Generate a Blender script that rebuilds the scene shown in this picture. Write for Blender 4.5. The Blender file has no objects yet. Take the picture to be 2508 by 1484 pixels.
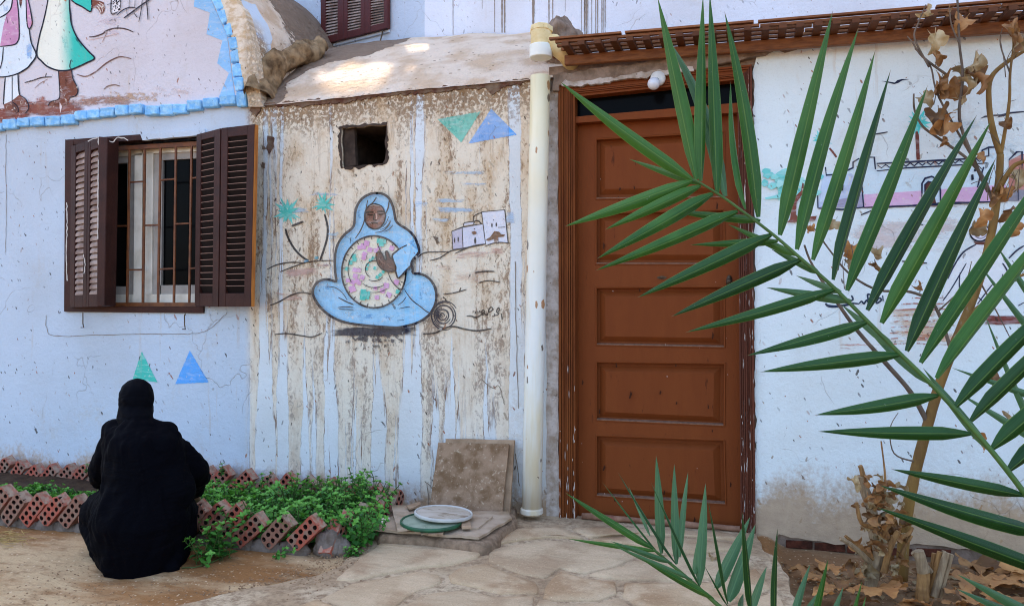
import bpy, bmesh, math, random
from mathutils import Vector, Matrix, noise
from mathutils.geometry import tessellate_polygon, delaunay_2d_cdt

scene = bpy.context.scene
rnd = random.Random(7)
R = math.radians

# ------------------------------------------------------------------ camera
TH = R(16.9)                       # the lane is seen at a slight angle to the house front
F, CX, CY = 1900.0, 1254.0, 742.0  # focal length and centre in photo units (2508 wide)
CAM = Vector((0.0, -4.196, 1.20))
RT = Vector((math.cos(TH), math.sin(TH), 0))
AX = Vector((-math.sin(TH), math.cos(TH), 0))
UP = Vector((0, 0, 1))
cam = bpy.data.objects.new('camera', bpy.data.cameras.new('camera'))
scene.collection.objects.link(cam)
cam.location = CAM
cam.rotation_euler = (R(90), 0, TH)
cam.data.sensor_width = 36
cam.data.lens = F / 2508 * 36
cam.data.clip_start = 0.05
cam.data.clip_end = 500
scene.camera = cam
scene.cycles.filter_width = 1.05

# ------------------------------------------------------------------ sky, sun, exposure
SUN = Vector((-0.25, 0.50, 0.83)).normalized()      # towards the sun: high, behind the house
world = bpy.data.worlds.new('World')
scene.world = world
world.use_nodes = True
wn = world.node_tree
sky = wn.nodes.new('ShaderNodeTexSky')
sky.sky_type = 'NISHITA'
sky.sun_disc = False
sky.sun_elevation = math.asin(SUN.z)
sky.sun_rotation = math.atan2(SUN.x, SUN.y)
sky.air_density = 1.0
sky.dust_density = 2.6
sky.ozone_density = 1.0
bg = wn.nodes['Background']
bg.inputs['Strength'].default_value = 0.15
wn.links.new(sky.outputs['Color'], bg.inputs['Color'])
sl = bpy.data.lights.new('sun', 'SUN')
sl.energy = 2.0
sl.angle = R(2.0)
sl.color = (1.0, 0.90, 0.76)
sun = bpy.data.objects.new('sun', sl)
scene.collection.objects.link(sun)
sun.rotation_euler = SUN.to_track_quat('Z', 'Y').to_euler()
sun.location = (0, 0, 12)
scene.view_settings.view_transform = 'Standard'
scene.view_settings.look = 'None'
scene.view_settings.gamma = 1
scene.view_settings.exposure = 2.02
scene.view_settings.use_curve_mapping = False

# ------------------------------------------------------------------ from the photo to the place
def ray(px, py):
    return AX + RT * ((px - CX) / F) + UP * ((CY - py) / F)
def wp(px, py, off=0.0):           # point on the plane 'off' metres in front of the house front
    d = ray(px, py); t = (-off - CAM.y) / d.y
    return CAM + d * t
def zp(px, py, z=0.0):             # point at height z
    d = ray(px, py); t = (z - CAM.z) / d.z
    return CAM + d * t
def dp(px, py, Z):                 # point at depth Z
    return CAM + ray(px, py) * Z
def zoomer(ox, oy, k):
    return lambda x, y: (ox + k * x, oy + k * y)
z1 = zoomer(0, 0, .2644)
z2 = zoomer(572, 0, .3304)
z3 = zoomer(1266.7, 0, .2644)
z4 = zoomer(1854.2, 0, .2644)
z5 = zoomer(122.6, 277.9, .3415)
z6 = zoomer(612.9, 441.3, .2974)
z7 = zoomer(0, 817.2, .4494)
z8 = zoomer(408.6, 1062.4, .2841)
z9 = zoomer(858, 1021.5, .3117)
z10 = zoomer(1266.7, 147.1, .3965)
z11 = zoomer(1307.5, 735.5, .413)
z12 = zoomer(1838.7, 286, .3855)
z13 = zoomer(1838.7, 817.2, .4495)
z14 = zoomer(1307.5, 1062.4, .3421)
zv = zoomer(0, 0, 1)

def lin(c): return c / 12.92 if c <= .04045 else ((c + .055) / 1.055) ** 2.4
def C(h):
    h = h.lstrip('#'); return tuple(lin(int(h[i:i+2], 16) / 255) for i in (0, 2, 4))
def A(h, k=.78):                   # what a surface is, from how it looks in the blue shade of the lane
    c = C(h); w = (.68, .715, .74)
    return tuple(min(.9, k * c[i] / w[i]) for i in range(3))

def E(h, k=.62):                   # ground colours: lit by the whole open sky
    r, g, b = A(h, k * 1.03)
    return (r * 1.04, g * .965, b * .80)

# ------------------------------------------------------------------ node helpers
class NT:
    def __init__(s, nt): s.nt = nt
    def n(s, t, **kw):
        x = s.nt.nodes.new(t)
        for k, v in kw.items(): setattr(x, k, v)
        return x
    def put(s, sock, v):
        if v is None: return
        if isinstance(v, bpy.types.NodeSocket): s.nt.links.new(v, sock)
        elif isinstance(v, (tuple, list)) and len(v) == 3 and sock.type == 'RGBA': sock.default_value = (*v, 1)
        else: sock.default_value = v
    def m(s, op, a, b=None, c=None, clamp=False):
        x = s.n('ShaderNodeMath', operation=op, use_clamp=clamp)
        for i, v in enumerate((a, b, c)): s.put(x.inputs[i], v)
        return x.outputs[0]
    def ss(s, v, lo, hi):          # smooth step
        x = s.n('ShaderNodeMapRange', interpolation_type='SMOOTHSTEP')
        s.put(x.inputs[0], v); s.put(x.inputs[1], lo); s.put(x.inputs[2], hi)
        return x.outputs[0]
    def mr(s, v, a, b, c, d):
        x = s.n('ShaderNodeMapRange')
        for i, k in enumerate((v, a, b, c, d)): s.put(x.inputs[i], k)
        return x.outputs[0]
    def mix(s, f, a, b, mode='MIX'):
        x = s.n('ShaderNodeMix', data_type='RGBA', blend_type=mode)
        s.put(x.inputs[0], f); s.put(x.inputs[6], a); s.put(x.inputs[7], b)
        return x.outputs[2]
    def vec(s, x, y, z):
        v = s.n('ShaderNodeCombineXYZ')
        for i, k in enumerate((x, y, z)): s.put(v.inputs[i], k)
        return v.outputs[0]
    def scale(s, v, k):
        x = s.n('ShaderNodeVectorMath', operation='MULTIPLY')
        s.put(x.inputs[0], v); x.inputs[1].default_value = k if isinstance(k, tuple) else (k, k, k)
        return x.outputs[0]
    def sep(s, v):
        x = s.n('ShaderNodeSeparateXYZ'); s.put(x.inputs[0], v); return x.outputs
    def noise(s, v, sc=1.0, det=3.0, rough=.55, dist=0.0):
        x = s.n('ShaderNodeTexNoise')
        s.put(x.inputs['Vector'], v); x.inputs['Scale'].default_value = sc
        x.inputs['Detail'].default_value = det; x.inputs['Roughness'].default_value = rough
        x.inputs['Distortion'].default_value = dist
        return x.outputs[0]
    def vor(s, v, sc=1.0, feat='F1', rand=1.0):
        x = s.n('ShaderNodeTexVoronoi', feature=feat)
        s.put(x.inputs['Vector'], v); x.inputs['Scale'].default_value = sc
        x.inputs['Randomness'].default_value = rand
        return x.outputs
    def pos(s): return s.n('ShaderNodeNewGeometry').outputs['Position']
    def obj(s): return s.n('ShaderNodeTexCoord').outputs['Object']
    def rand(s): return s.n('ShaderNodeObjectInfo').outputs['Random']
    def bump(s, h, st=.5, d=.01):
        x = s.n('ShaderNodeBump'); s.put(x.inputs['Height'], h)
        x.inputs['Strength'].default_value = st; x.inputs['Distance'].default_value = d
        return x.outputs[0]

def newmat(name):
    m = bpy.data.materials.new(name); m.use_nodes = True
    N = NT(m.node_tree); b = m.node_tree.nodes['Principled BSDF']
    return m, N, b

XA = wp(612, 500).x; XB = wp(1290, 500).x; XD = wp(1850, 700).x
ZT0 = wp(620, 258); ZT1 = wp(1300, 203)

# ------------------------------------------------------------------ the plaster's wear: one node group for walls and for the paint on them
wear = bpy.data.node_groups.new('plaster_wear', 'ShaderNodeTree')
wi = wear.interface
for nm, tp in (('Color', 'NodeSocketColor'), ('Stain', 'NodeSocketFloat'), ('Specks', 'NodeSocketFloat')):
    wi.new_socket(nm, in_out='INPUT', socket_type=tp)
wi.new_socket('Color', in_out='OUTPUT', socket_type='NodeSocketColor')
wi.new_socket('Height', in_out='OUTPUT', socket_type='NodeSocketFloat')
W = NT(wear)
gi = W.n('NodeGroupInput'); go = W.n('NodeGroupOutput')
P = W.pos(); x, y, z = W.sep(P)
lowf = W.noise(P, 1.3, 3)
col = W.mix(W.ss(lowf, .4, .75), gi.outputs['Color'], W.mix(1.0, gi.outputs['Color'], (.90, .87, .84), 'MULTIPLY'))
# region of the stained bay
reg = W.m('MULTIPLY', W.ss(x, XA - .05, XA + .04), W.m('SUBTRACT', 1.0, W.ss(x, XB, XB + .10)))
reg = W.m('MULTIPLY', reg, W.m('SUBTRACT', 1.0, W.ss(y, .10, .2)))
xw = W.m('ADD', x, W.m('MULTIPLY', W.m('SUBTRACT', W.noise(W.scale(P, (5, 1, 2.2)), 1, 3), .5), .055))
xw = W.m('ADD', xw, W.m('MULTIPLY', W.m('SUBTRACT', W.noise(W.scale(P, (22, 1, 16)), 1, 4, .65), .5), .022))
n1 = W.noise(W.vec(W.m('MULTIPLY', xw, 9.5), 3.7, W.m('MULTIPLY', z, .16)), 1, 4, .62)
thr = W.mr(z, 1.15, .45, .405, .515)
thr = W.m('MINIMUM', W.m('MAXIMUM', thr, .415), .525)
S = W.m('MULTIPLY', W.ss(W.m('SUBTRACT', n1, thr), -.020, .030), reg)
edge = W.m('MULTIPLY', W.m('SUBTRACT', 1.0, W.ss(W.m('ABSOLUTE', W.m('SUBTRACT', n1, thr)), .002, .013)), reg)
fine = W.noise(W.vec(W.m('MULTIPLY', xw, 48), 0, W.m('MULTIPLY', z, 24)), 1, 6, .78, .8)
band = W.noise(W.vec(W.m('MULTIPLY', xw, 9), 14, W.m('MULTIPLY', z, .55)), 1, 3, .6)
vein = W.noise(W.vec(W.m('MULTIPLY', xw, 26), 4, W.m('MULTIPLY', z, 1.1)), 1, 3, .55)
clump = W.noise(W.vec(W.m('MULTIPLY', xw, 8), 9, W.m('MULTIPLY', z, 3.2)), 1, 4, .6)
dirt = W.ss(W.m('ADD', W.m('MULTIPLY', fine, .3), W.m('MULTIPLY', clump, .8)), .46, .76)
stc = W.mix(dirt, A('#e2d5bd'), A('#c2a172'))
stc = W.mix(W.m('MULTIPLY', W.ss(W.m('ADD', fine, W.m('ADD', W.m('MULTIPLY', W.m('SUBTRACT', band, .5), .75), W.m('MULTIPLY', W.m('SUBTRACT', clump, .5), .45))), .53, .66), .85), stc, A('#7b5628'))
vl = W.m('SUBTRACT', 1.0, W.ss(W.m('ABSOLUTE', W.m('SUBTRACT', vein, .5)), .006, .022))
stc = W.mix(W.m('MULTIPLY', W.m('MULTIPLY', vl, W.ss(W.noise(P, 3.5, 3), .46, .6)), .35), stc, A('#8a6438'))
stc = W.mix(W.m('MULTIPLY', W.ss(W.noise(P, 70, 4, .7), .58, .66), .5), stc, A('#efe8dc'))
f1 = W.m('MULTIPLY', S, gi.outputs['Stain'])
col = W.mix(W.m('MULTIPLY', f1, W.m('MINIMUM', W.mr(z, .35, 1.35, .66, .90), .90)), col, stc)
ek = W.m('MULTIPLY', W.m('MULTIPLY', edge, W.ss(W.noise(W.scale(P, (30, 1, 6)), 1, 4), .38, .6)), W.m('MULTIPLY', gi.outputs['Stain'], .9))
col = W.mix(ek, col, A('#6f4c28'))
# crust under the roof edge
ztl = W.mr(x, ZT0.x, ZT1.x, ZT0.z, ZT1.z)
dd = W.m('SUBTRACT', ztl, z)
cb = W.m('SUBTRACT', 1.0, W.ss(W.m('ADD', dd, W.m('MULTIPLY', W.m('SUBTRACT', clump, .5), .55)), .02, .34))
grit = W.noise(P, 42, 6, .7)
ck = W.m('MULTIPLY', W.m('MULTIPLY', W.ss(W.m('ADD', grit, W.m('MULTIPLY', cb, .13)), .56, .63), cb), reg)
col = W.mix(W.m('MULTIPLY', ck, W.m('MULTIPLY', gi.outputs['Stain'], .85)), col, W.mix(W.noise(P, 20, 2), A('#4a3018'), A('#a07a4c')))
# grain of the lime coat, grimy patches and faint run marks
grn = W.noise(P, 120, 4, .75)
col = W.mix(W.m('MULTIPLY', W.ss(grn, .50, .72), .30), col, W.mix(1.0, col, (.74, .70, .64), 'MULTIPLY'))
grime = W.m('MULTIPLY', W.ss(W.noise(W.scale(P, (2.2, 1, 1.3)), 1, 6, .7), .52, .70), W.ss(W.noise(P, 26, 5, .7), .40, .62))
col = W.mix(W.m('MULTIPLY', grime, W.m('MULTIPLY', gi.outputs['Specks'], .34)), col, A('#b3a58f'))
run = W.m('MULTIPLY', W.ss(W.noise(W.vec(W.m('MULTIPLY', xw, 17), 21, W.m('MULTIPLY', z, .7)), 1, 4, .6), .60, .68), W.ss(W.noise(P, 2.3, 3), .45, .6))
col = W.mix(W.m('MULTIPLY', run, W.m('MULTIPLY', gi.outputs['Specks'], .26)), col, A('#b59b76'))
# flakes and splashes
for k, (sx, sz, rot, sd, lim) in enumerate(((17, 7, .45, 0, .17), (30, 12, -.3, 5, .20), (11, 5, .7, 11, .10), (52, 26, .5, 17, .30))):
    v = W.vec(W.m('MULTIPLY', W.m('ADD', x, W.m('MULTIPLY', z, rot)), sx), sd, W.m('MULTIPLY', z, sz))
    v2 = W.n('ShaderNodeVectorMath', operation='ADD'); W.put(v2.inputs[0], v)
    W.put(v2.inputs[1], W.scale(W.n('ShaderNodeTexNoise').outputs[1], .0))
    vo = W.vor(v2.outputs[0], 1.0)
    cr, cg, cb2 = W.sep(vo['Color'])
    wob = W.m('MULTIPLY', W.m('SUBTRACT', W.noise(P, 60, 4), .5), .34)
    rad = W.m('MULTIPLY', W.m('POWER', cr, 2.0), lim)
    mk = W.m('LESS_THAN', W.m('ADD', vo['Distance'], wob), rad)
    mk = W.m('MULTIPLY', W.m('MULTIPLY', mk, W.m('GREATER_THAN', cg, .36)), W.m('MULTIPLY', gi.outputs['Specks'], W.ss(W.noise(P, 1.9 + k, 2), .36, .60)))
    sc = W.mix(W.ss(cb2, .55, .62), A('#3a3028'), A('#94552a'))
    sc = W.mix(W.ss(cb2, .82, .86), sc, A('#9b8d78'))
    col = W.mix(W.m('MULTIPLY', mk, .85), col, sc)
    chips = mk if k == 0 else W.m('MAXIMUM', chips, mk)
# fine speckle and scuffs
scf = W.ss(W.noise(W.scale(P, (6, 1, 14)), 4.0, 5, .7), .62, .70)
col = W.mix(W.m('MULTIPLY', scf, W.m('MULTIPLY', gi.outputs['Specks'], .28)), col, A('#8d7a62'))
# splash zone above the ground
bz = W.m('ADD', z, W.m('MULTIPLY', W.m('SUBTRACT', W.noise(W.scale(P, (5, 1, 3)), 1, 5, .65), .5), .42))
bz = W.m('ADD', bz, W.m('MULTIPLY', W.m('SUBTRACT', grit, .5), .30))
bd = W.m('SUBTRACT', 1.0, W.ss(bz, W.mr(x, XD - .1, XD + .1, .03, .17), W.mr(x, XD - .1, XD + .1, .20, .40)))
col = W.mix(W.m('MULTIPLY', bd, .85), col, W.mix(W.noise(P, 18, 4), A('#8f6d47'), A('#bd9f78')))
# hair cracks
ce = W.vor(W.n('ShaderNodeVectorMath', operation='ADD').outputs[0], 1.0, 'DISTANCE_TO_EDGE')
cv = W.nt.nodes[-2]
W.put(cv.inputs[0], W.scale(P, (2.4, .2, 1.7)))
W.put(cv.inputs[1], W.scale(W.n('ShaderNodeTexNoise').outputs[1], .0))
nzc = W.n('ShaderNodeTexNoise'); nzc.inputs['Scale'].default_value = 5; W.put(nzc.inputs['Vector'], P)
W.put(cv.inputs[1], W.scale(nzc.outputs[1], .45))
cl = W.m('MULTIPLY', W.m('SUBTRACT', 1.0, W.ss(W.m('ADD', ce['Distance'], W.m('MULTIPLY', grit, .006)), .002, .0085)), W.ss(W.noise(P, 1.7, 2), .52, .60))
col = W.mix(W.m('MULTIPLY', cl, .42), col, A('#85735d'))
h = W.m('ADD', W.m('MULTIPLY', W.noise(P, 9, 5, .6), 1.1), W.m('MULTIPLY', grit, .6))
h = W.m('SUBTRACT', h, W.m('MULTIPLY', cl, .5))
h = W.m('ADD', h, W.m('MULTIPLY', ck, .35)); h = W.m('SUBTRACT', h, W.m('MULTIPLY', chips, .8)); h = W.m('ADD', h, W.m('MULTIPLY', grn, .25))
h = W.m('SUBTRACT', h, W.m('MULTIPLY', f1, W.m('MULTIPLY', fine, .35)))
W.put(go.inputs['Color'], col); W.put(go.inputs['Height'], h)

def plaster(name, c, stain=1.0, specks=1.0, rough=.85, bump=.6, alpha=None, c2=None, grad=None, worn=0):
    m, N, b = newmat(name)
    g = N.n('ShaderNodeGroup'); g.node_tree = wear
    base = c
    if grad:                        # painted fade between two colours along x
        xs = N.sep(N.pos())[0]
        wob = N.m('MULTIPLY', N.m('SUBTRACT', N.noise(N.pos(), 9, 3), .5), .05)
        base = N.mix(N.ss(N.m('ADD', xs, wob), grad[0], grad[1]), c, c2)
    elif c2:
        base = N.mix(N.ss(N.noise(N.scale(N.pos(), (14, 1, 26)), 1, 4, .6), .42, .62), c, c2)
    dk = max(c) < .12
    if worn:                        # brush marks, thin spots and chips in old paint
        br = N.noise(N.scale(N.pos(), (9, 1, 40)), 1, 4, .6); ch = N.noise(N.pos(), 30, 6, .72)
        base = N.mix(N.m('MULTIPLY', N.ss(br, .48, .66), .04 if dk else .24), base, A('#e6e8ee')); base = N.mix(N.m('MULTIPLY', N.ss(N.noise(N.pos(), 7, 4), .5, .7), .25), base, tuple(v * .62 for v in c))
        base = N.mix(N.m('MULTIPLY', N.ss(ch, .60 if not dk else .63, .645 if not dk else .68), worn), base, A('#ddd6cc'))
    N.put(g.inputs['Color'], base); g.inputs['Stain'].default_value = stain; g.inputs['Specks'].default_value = specks
    N.put(b.inputs['Base Color'], g.outputs['Color'])
    b.inputs['Roughness'].default_value = rough
    b.inputs['Specular IOR Level'].default_value = .25
    N.put(b.inputs['Normal'], N.bump(g.outputs['Height'], bump, .012))
    if alpha is not None:           # thin or worn paint: (noise scale xyz, lo, hi) and the 'fade' attribute
        at = N.n('ShaderNodeAttribute'); at.attribute_name = 'fade'
        nz = N.noise(N.scale(N.pos(), alpha[0]), 1, 5, .65)
        f = N.m('ADD', nz, N.m('MULTIPLY', N.m('SUBTRACT', at.outputs['Fac'], 1.0), alpha[3] if len(alpha) > 3 else .5))
        N.put(b.inputs['Alpha'], N.m('MULTIPLY', N.ss(f, alpha[1], alpha[2]), alpha[4] if len(alpha) > 4 else 1.0))
    return m

_paint = {}
def paint(hexc, stain=.35, specks=.8, alpha=None):
    k = (hexc, stain, specks, alpha)
    if k not in _paint:
        _paint[k] = plaster('paint_' + hexc.strip('#'), A(hexc), stain, specks, .7, .5, alpha, None, None, .75)
    return _paint[k]

def simple(name, c, rough=.6, var=.25, sc=20, bump=0.2, bsc=None, spec=.15, c2=None, stretch=(1, 1, 1), metal=0, randv=.0, dirt=None, world=False):
    m, N, b = newmat(name)
    P = N.pos() if world else N.obj()
    P = N.scale(P, stretch)
    nz = N.noise(P, sc, 5, .6)
    c2 = c2 or tuple(v * (1 - var * 1.6) for v in c)
    colr = N.mix(N.ss(nz, .35, .68), c, c2)
    if randv:
        colr = N.mix(1.0, colr, N.vec(*[N.mr(N.rand(), 0, 1, 1 - randv, 1 + randv)] * 3), 'MULTIPLY')
    if dirt:
        colr = N.mix(N.m('MULTIPLY', N.ss(N.noise(P, dirt[1], 5, .7), dirt[2], dirt[2] + .08), dirt[3] if len(dirt) > 3 else .8), colr, dirt[0])
    N.put(b.inputs['Base Color'], colr)
    b.inputs['Roughness'].default_value = rough
    b.inputs['Specular IOR Level'].default_value = spec
    b.inputs['Metallic'].default_value = metal
    if bump: N.put(b.inputs['Normal'], N.bump(N.noise(P, bsc or sc * 2.5, 5, .65), bump, .01))
    return m

# ------------------------------------------------------------------ mesh helpers
class MB:
    def __init__(s): s.v = []; s.f = []; s.m = []; s.fade = None
    def add(s, vs, fs, mi=0):
        o = len(s.v); s.v += [Vector(v) for v in vs]
        for f in fs: s.f.append([o + i for i in f]); s.m.append(mi)
        return o
    def hexa(s, p, mi=0):          # 8 points: 4 front ring, 4 back ring
        s.add(p, [(0, 1, 2, 3), (7, 6, 5, 4), (0, 4, 5, 1), (1, 5, 6, 2), (2, 6, 7, 3), (3, 7, 4, 0)], mi)
    def box(s, o, a, b, c, mi=0):  # corner o and three edge vectors
        o, a, b, c = map(Vector, (o, a, b, c))
        s.hexa([o, o + a, o + a + b, o + b, o + c, o + a + c, o + a + b + c, o + b + c], mi)
    def poly(s, pts, holes=(), mi=0):
        allp = [list(map(Vector, pts))] + [list(map(Vector, h)) for h in holes]
        if not holes:
            nrm = Vector(); l = allp[0]
            for i in range(len(l)): nrm += (l[i] - l[0]).cross(l[(i + 1) % len(l)] - l[0])
        else: nrm = (allp[0][1] - allp[0][0]).cross(allp[0][-1] - allp[0][0])
        nrm.normalize(); ex = nrm.orthogonal().normalized(); ey = nrm.cross(ex); o0 = allp[0][0]
        flat = [v for l in allp for v in l]; ed = []; k = 0
        for l in allp: ed += [(k + i, k + (i + 1) % len(l)) for i in range(len(l))]; k += len(l)
        r = delaunay_2d_cdt([Vector(((v - o0).dot(ex), (v - o0).dot(ey))) for v in flat], ed, [], 0, 1e-6)
        l2 = [[Vector(((v - o0).dot(ex), (v - o0).dot(ey))) for v in l] for l in allp]
        def inside(c):
            par = False
            for l in l2:
                for i in range(len(l)):
                    a, b = l[i], l[(i + 1) % len(l)]
                    if (a.y > c.y) != (b.y > c.y) and c.x < (b.x - a.x) * (c.y - a.y) / (b.y - a.y) + a.x: par = not par
            return par
        tris = [f for f in r[2] if inside(sum((r[0][i] for i in f), Vector((0, 0))) / len(f))]
        vs = [flat[og[0]] if og else o0 + ex * q.x + ey * q.y for q, og in zip(r[0], r[3])]
        s.add(vs, tris, mi)
    def prism(s, pts, vec, holes=(), mi=0, back=True):
        vec = Vector(vec); pts = [Vector(p) for p in pts]
        s.poly(pts, holes, mi)
        if back: s.poly([p + vec for p in pts], [[Vector(q) + vec for q in h] for h in holes], mi)
        for loop in [pts] + [list(map(Vector, h)) for h in holes]:
            n = len(loop)
            s.add(loop + [p + vec for p in loop], [(i, (i + 1) % n, n + (i + 1) % n, n + i) for i in range(n)], mi)
    def tube(s, path, rad, n=8, mi=0, cap=True):
        path = [Vector(p) for p in path]
        if not isinstance(rad, (list, tuple)): rad = [rad] * len(path)
        t0 = (path[1] - path[0]).normalized()
        ref = t0.orthogonal().normalized(); rings = []
        for i, p in enumerate(path):
            t = (path[min(i + 1, len(path) - 1)] - path[max(i - 1, 0)]).normalized()
            ref = (ref - t * ref.dot(t)).normalized(); b = t.cross(ref)
            rings.append([p + (ref * math.cos(2 * math.pi * k / n) + b * math.sin(2 * math.pi * k / n)) * rad[i] for k in range(n)])
        o = s.add([v for r in rings for v in r], [(i * n + k, i * n + (k + 1) % n, (i + 1) * n + (k + 1) % n, (i + 1) * n + k)
                  for i in range(len(path) - 1) for k in range(n)], mi)
        if cap:
            s.f.append([o + k for k in range(n)][::-1]); s.m.append(mi)
            s.f.append([o + (len(path) - 1) * n + k for k in range(n)]); s.m.append(mi)
    def lathe(s, prof, base, n=24, mi=0, rot=None):   # profile of (radius, height)
        base = Vector(base); vs = []
        for r, hh in prof:
            for k in range(n):
                v = Vector((r * math.cos(2 * math.pi * k / n), r * math.sin(2 * math.pi * k / n), hh))
                vs.append(base + (rot @ v if rot else v))
        s.add(vs, [(i * n + k, i * n + (k + 1) % n, (i + 1) * n + (k + 1) % n, (i + 1) * n + k)
                   for i in range(len(prof) - 1) for k in range(n)] + [list(range(n))[::-1], [(len(prof) - 1) * n + k for k in range(n)]], mi)
    def grid(s, fn, nu, nv, mi=0):
        vs = [fn(i / nu, j / nv) for j in range(nv + 1) for i in range(nu + 1)]
        return s.add(vs, [(j * (nu + 1) + i, j * (nu + 1) + i + 1, (j + 1) * (nu + 1) + i + 1, (j + 1) * (nu + 1) + i)
                   for j in range(nv) for i in range(nu)], mi)
    def mesh(s, name, mats, base=(0, 0, 0), smooth=False, bevel=0):
        base = Vector(base); me = bpy.data.meshes.new(name)
        me.from_pydata([v - base for v in s.v], [], s.f)
        for mt in (mats if isinstance(mats, (list, tuple)) else [mats]): me.materials.append(mt)
        if max(s.m, default=0): me.polygons.foreach_set('material_index', s.m)
        bm = bmesh.new(); bm.from_mesh(me)
        bmesh.ops.remove_doubles(bm, verts=bm.verts, dist=1e-6)
        bmesh.ops.recalc_face_normals(bm, faces=bm.faces)
        if bevel:
            es = [e for e in bm.edges if len(e.link_faces) == 2 and e.calc_face_angle(0) > .6]
            bmesh.ops.bevel(bm, geom=es, offset=bevel, segments=1, affect='EDGES', clamp_overlap=True)
        bm.to_mesh(me); bm.free()
        if smooth: me.polygons.foreach_set('use_smooth', [True] * len(me.polygons))
        me.update(); return me
    def build(s, name, mats, parent=None, smooth=False, bevel=0, kind=None, label=None):
        base = ORIGIN.get(parent.name, Vector()) if parent else Vector()
        return link(name, s.mesh(name, mats, base, smooth, bevel), parent, kind, label)

ORIGIN = {}
def link(name, me, parent=None, kind=None, label=None):
    o = bpy.data.objects.new(name, me); scene.collection.objects.link(o)
    if parent:
        o.parent = parent; ORIGIN[o.name] = ORIGIN.get(parent.name, Vector())
    if kind: o['kind'] = kind
    if label: o['label'] = label
    return o
def thing(name, label, cat, loc, group=None):
    o = bpy.data.objects.new(name, None); scene.collection.objects.link(o)
    o.empty_display_size = .1
    o.location = loc; ORIGIN[o.name] = Vector(loc)
    o['label'] = label; o['category'] = cat
    if group: o['group'] = group
    return o
def tag(o, label, cat, group=None):
    o['label'] = label; o['category'] = cat
    if group: o['group'] = group
    return o
def place(name, me, parent, M, label=None):        # a copy sharing its mesh, M in world space
    o = bpy.data.objects.new(name, me); scene.collection.objects.link(o)
    if parent:
        o.parent = parent; M = Matrix.Translation(-ORIGIN.get(parent.name, Vector())) @ M
    o.matrix_local = M
    if label: o['label'] = label
    return o
def ragged(pts, amp, step, seed, closed=True):
    out = []; n = len(pts)
    for i in range(n if closed else n - 1):
        a, b = Vector(pts[i]), Vector(pts[(i + 1) % n]); L = (b - a).length
        k = max(1, int(L / step))
        for j in range(k):
            p = a.lerp(b, j / k)
            q = p * (1 / step / 2.3) + Vector((seed * 7.1, 0, seed * 3.3))
            d = Vector((noise.noise(q), 0, noise.noise(q + Vector((31, 5, 9))))) * amp * 1.6
            out.append(p + d)
    if not closed: out.append(Vector(pts[-1]))
    return out
def spline(pts, n=6):
    pts = [tuple(p) for p in pts]; out = []
    for i in range(len(pts) - 1):
        p0, p1, p2, p3 = pts[max(i - 1, 0)], pts[i], pts[i + 1], pts[min(i + 2, len(pts) - 1)]
        for k in range(n):
            t = k / n
            out.append(tuple(.5 * ((2 * p1[j]) + (-p0[j] + p2[j]) * t + (2 * p0[j] - 5 * p1[j] + 4 * p2[j] - p3[j]) * t * t
                       + (-p0[j] + 3 * p1[j] - 3 * p2[j] + p3[j]) * t ** 3) for j in range(len(p1))))
    out.append(pts[-1]); return out
def loopspline(pts, n=4):
    m = len(pts); out = []
    for i in range(m):
        p0, p1, p2, p3 = (pts[(i + k) % m] for k in (-1, 0, 1, 2))
        for k in range(n):
            t = k / n
            out.append(tuple(.5 * ((2 * p1[j]) + (-p0[j] + p2[j]) * t + (2 * p0[j] - 5 * p1[j] + 4 * p2[j] - p3[j]) * t * t
                       + (-p0[j] + 3 * p1[j] - 3 * p2[j] + p3[j]) * t ** 3) for j in range(2)))
    return out

# ------------------------------------------------------------------ materials
M = {}
M['white'] = plaster('white_plaster', A('#dde9ec'), 1.0, 1.0)
M['shaded_blue_white'] = plaster('shaded_bluish_plaster', A('#bccad8'), 1.0, 1.0)  # bluish plaster, darkened to paint in the deeper shade on this wall
M['stained'] = plaster('stained_white_plaster', A('#d6dde0'), 1.0, 1.0)
M['gable'] = plaster('gable_plaster', A('#cfccd2'), .4, .9)
M['upper'] = plaster('upper_plaster', A('#c2d0e0'), 0.0, .7)
M['cream'] = plaster('cream_plaster', A('#e6d9c6'), .5, 1.0, .9, .9, None, A('#cdb592'))
M['mud'] = simple('mud_plaster', A('#a08c7c', .62), .95, .3, 13, 1.0, 30, .15, A('#7a6757', .62), world=True)
M['edge'] = simple('broken_edge', A('#6a4436', .55), .95, .3, 13, 1.0, 40, .15, A('#8a7560', .6), world=True)
M['grey'] = simple('grey_plaster', A('#c2bab4'), .9, .2, 14, .8, 30, .2, A('#98897a'), world=True, dirt=(A('#6b5b4b'), 30, .6))
M['door'] = simple('brown_paint', (.205, .050, .0115), .6, .18, 5, .12, 60, .12, (.190, .045, .0105), stretch=(3, 3, .6), world=True, dirt=((.07, .018, .006), 9, .64))
M['frame'] = simple('worn_brown_paint', (.200, .056, .014), .6, .18, 6, .2, 60, .10, (.135, .035, .010), stretch=(4, 4, .5), world=True, dirt=(A('#c9b7a6'), 30, .70))
M['peeled'] = simple('peeling_brown_paint', (.14, .038, .018), .6, .2, 6, .4, 60, .2, (.10, .028, .014), stretch=(9, 9, .6), world=True, dirt=(A('#d9cfc6'), 9, .60))
M['dark_wood'] = simple('dark_brown_paint', (.052, .0145, .009), .55, .2, 7, .25, 50, .2, (.034, .0095, .0065), world=True, dirt=(A('#9a7a66'), 45, .71))
M['slat'] = simple('slat_paint', A('#a8958a'), .6, .15, 9, .1, 50, .3, A('#7a6257'), world=True)
M['slat_shaded'] = simple('shaded_slat_paint', (.012, .007, .006), .7, .15, 9, .1, 50, .1, world=True)  # near-black copy of the slat paint, shade between slats painted in
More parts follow.
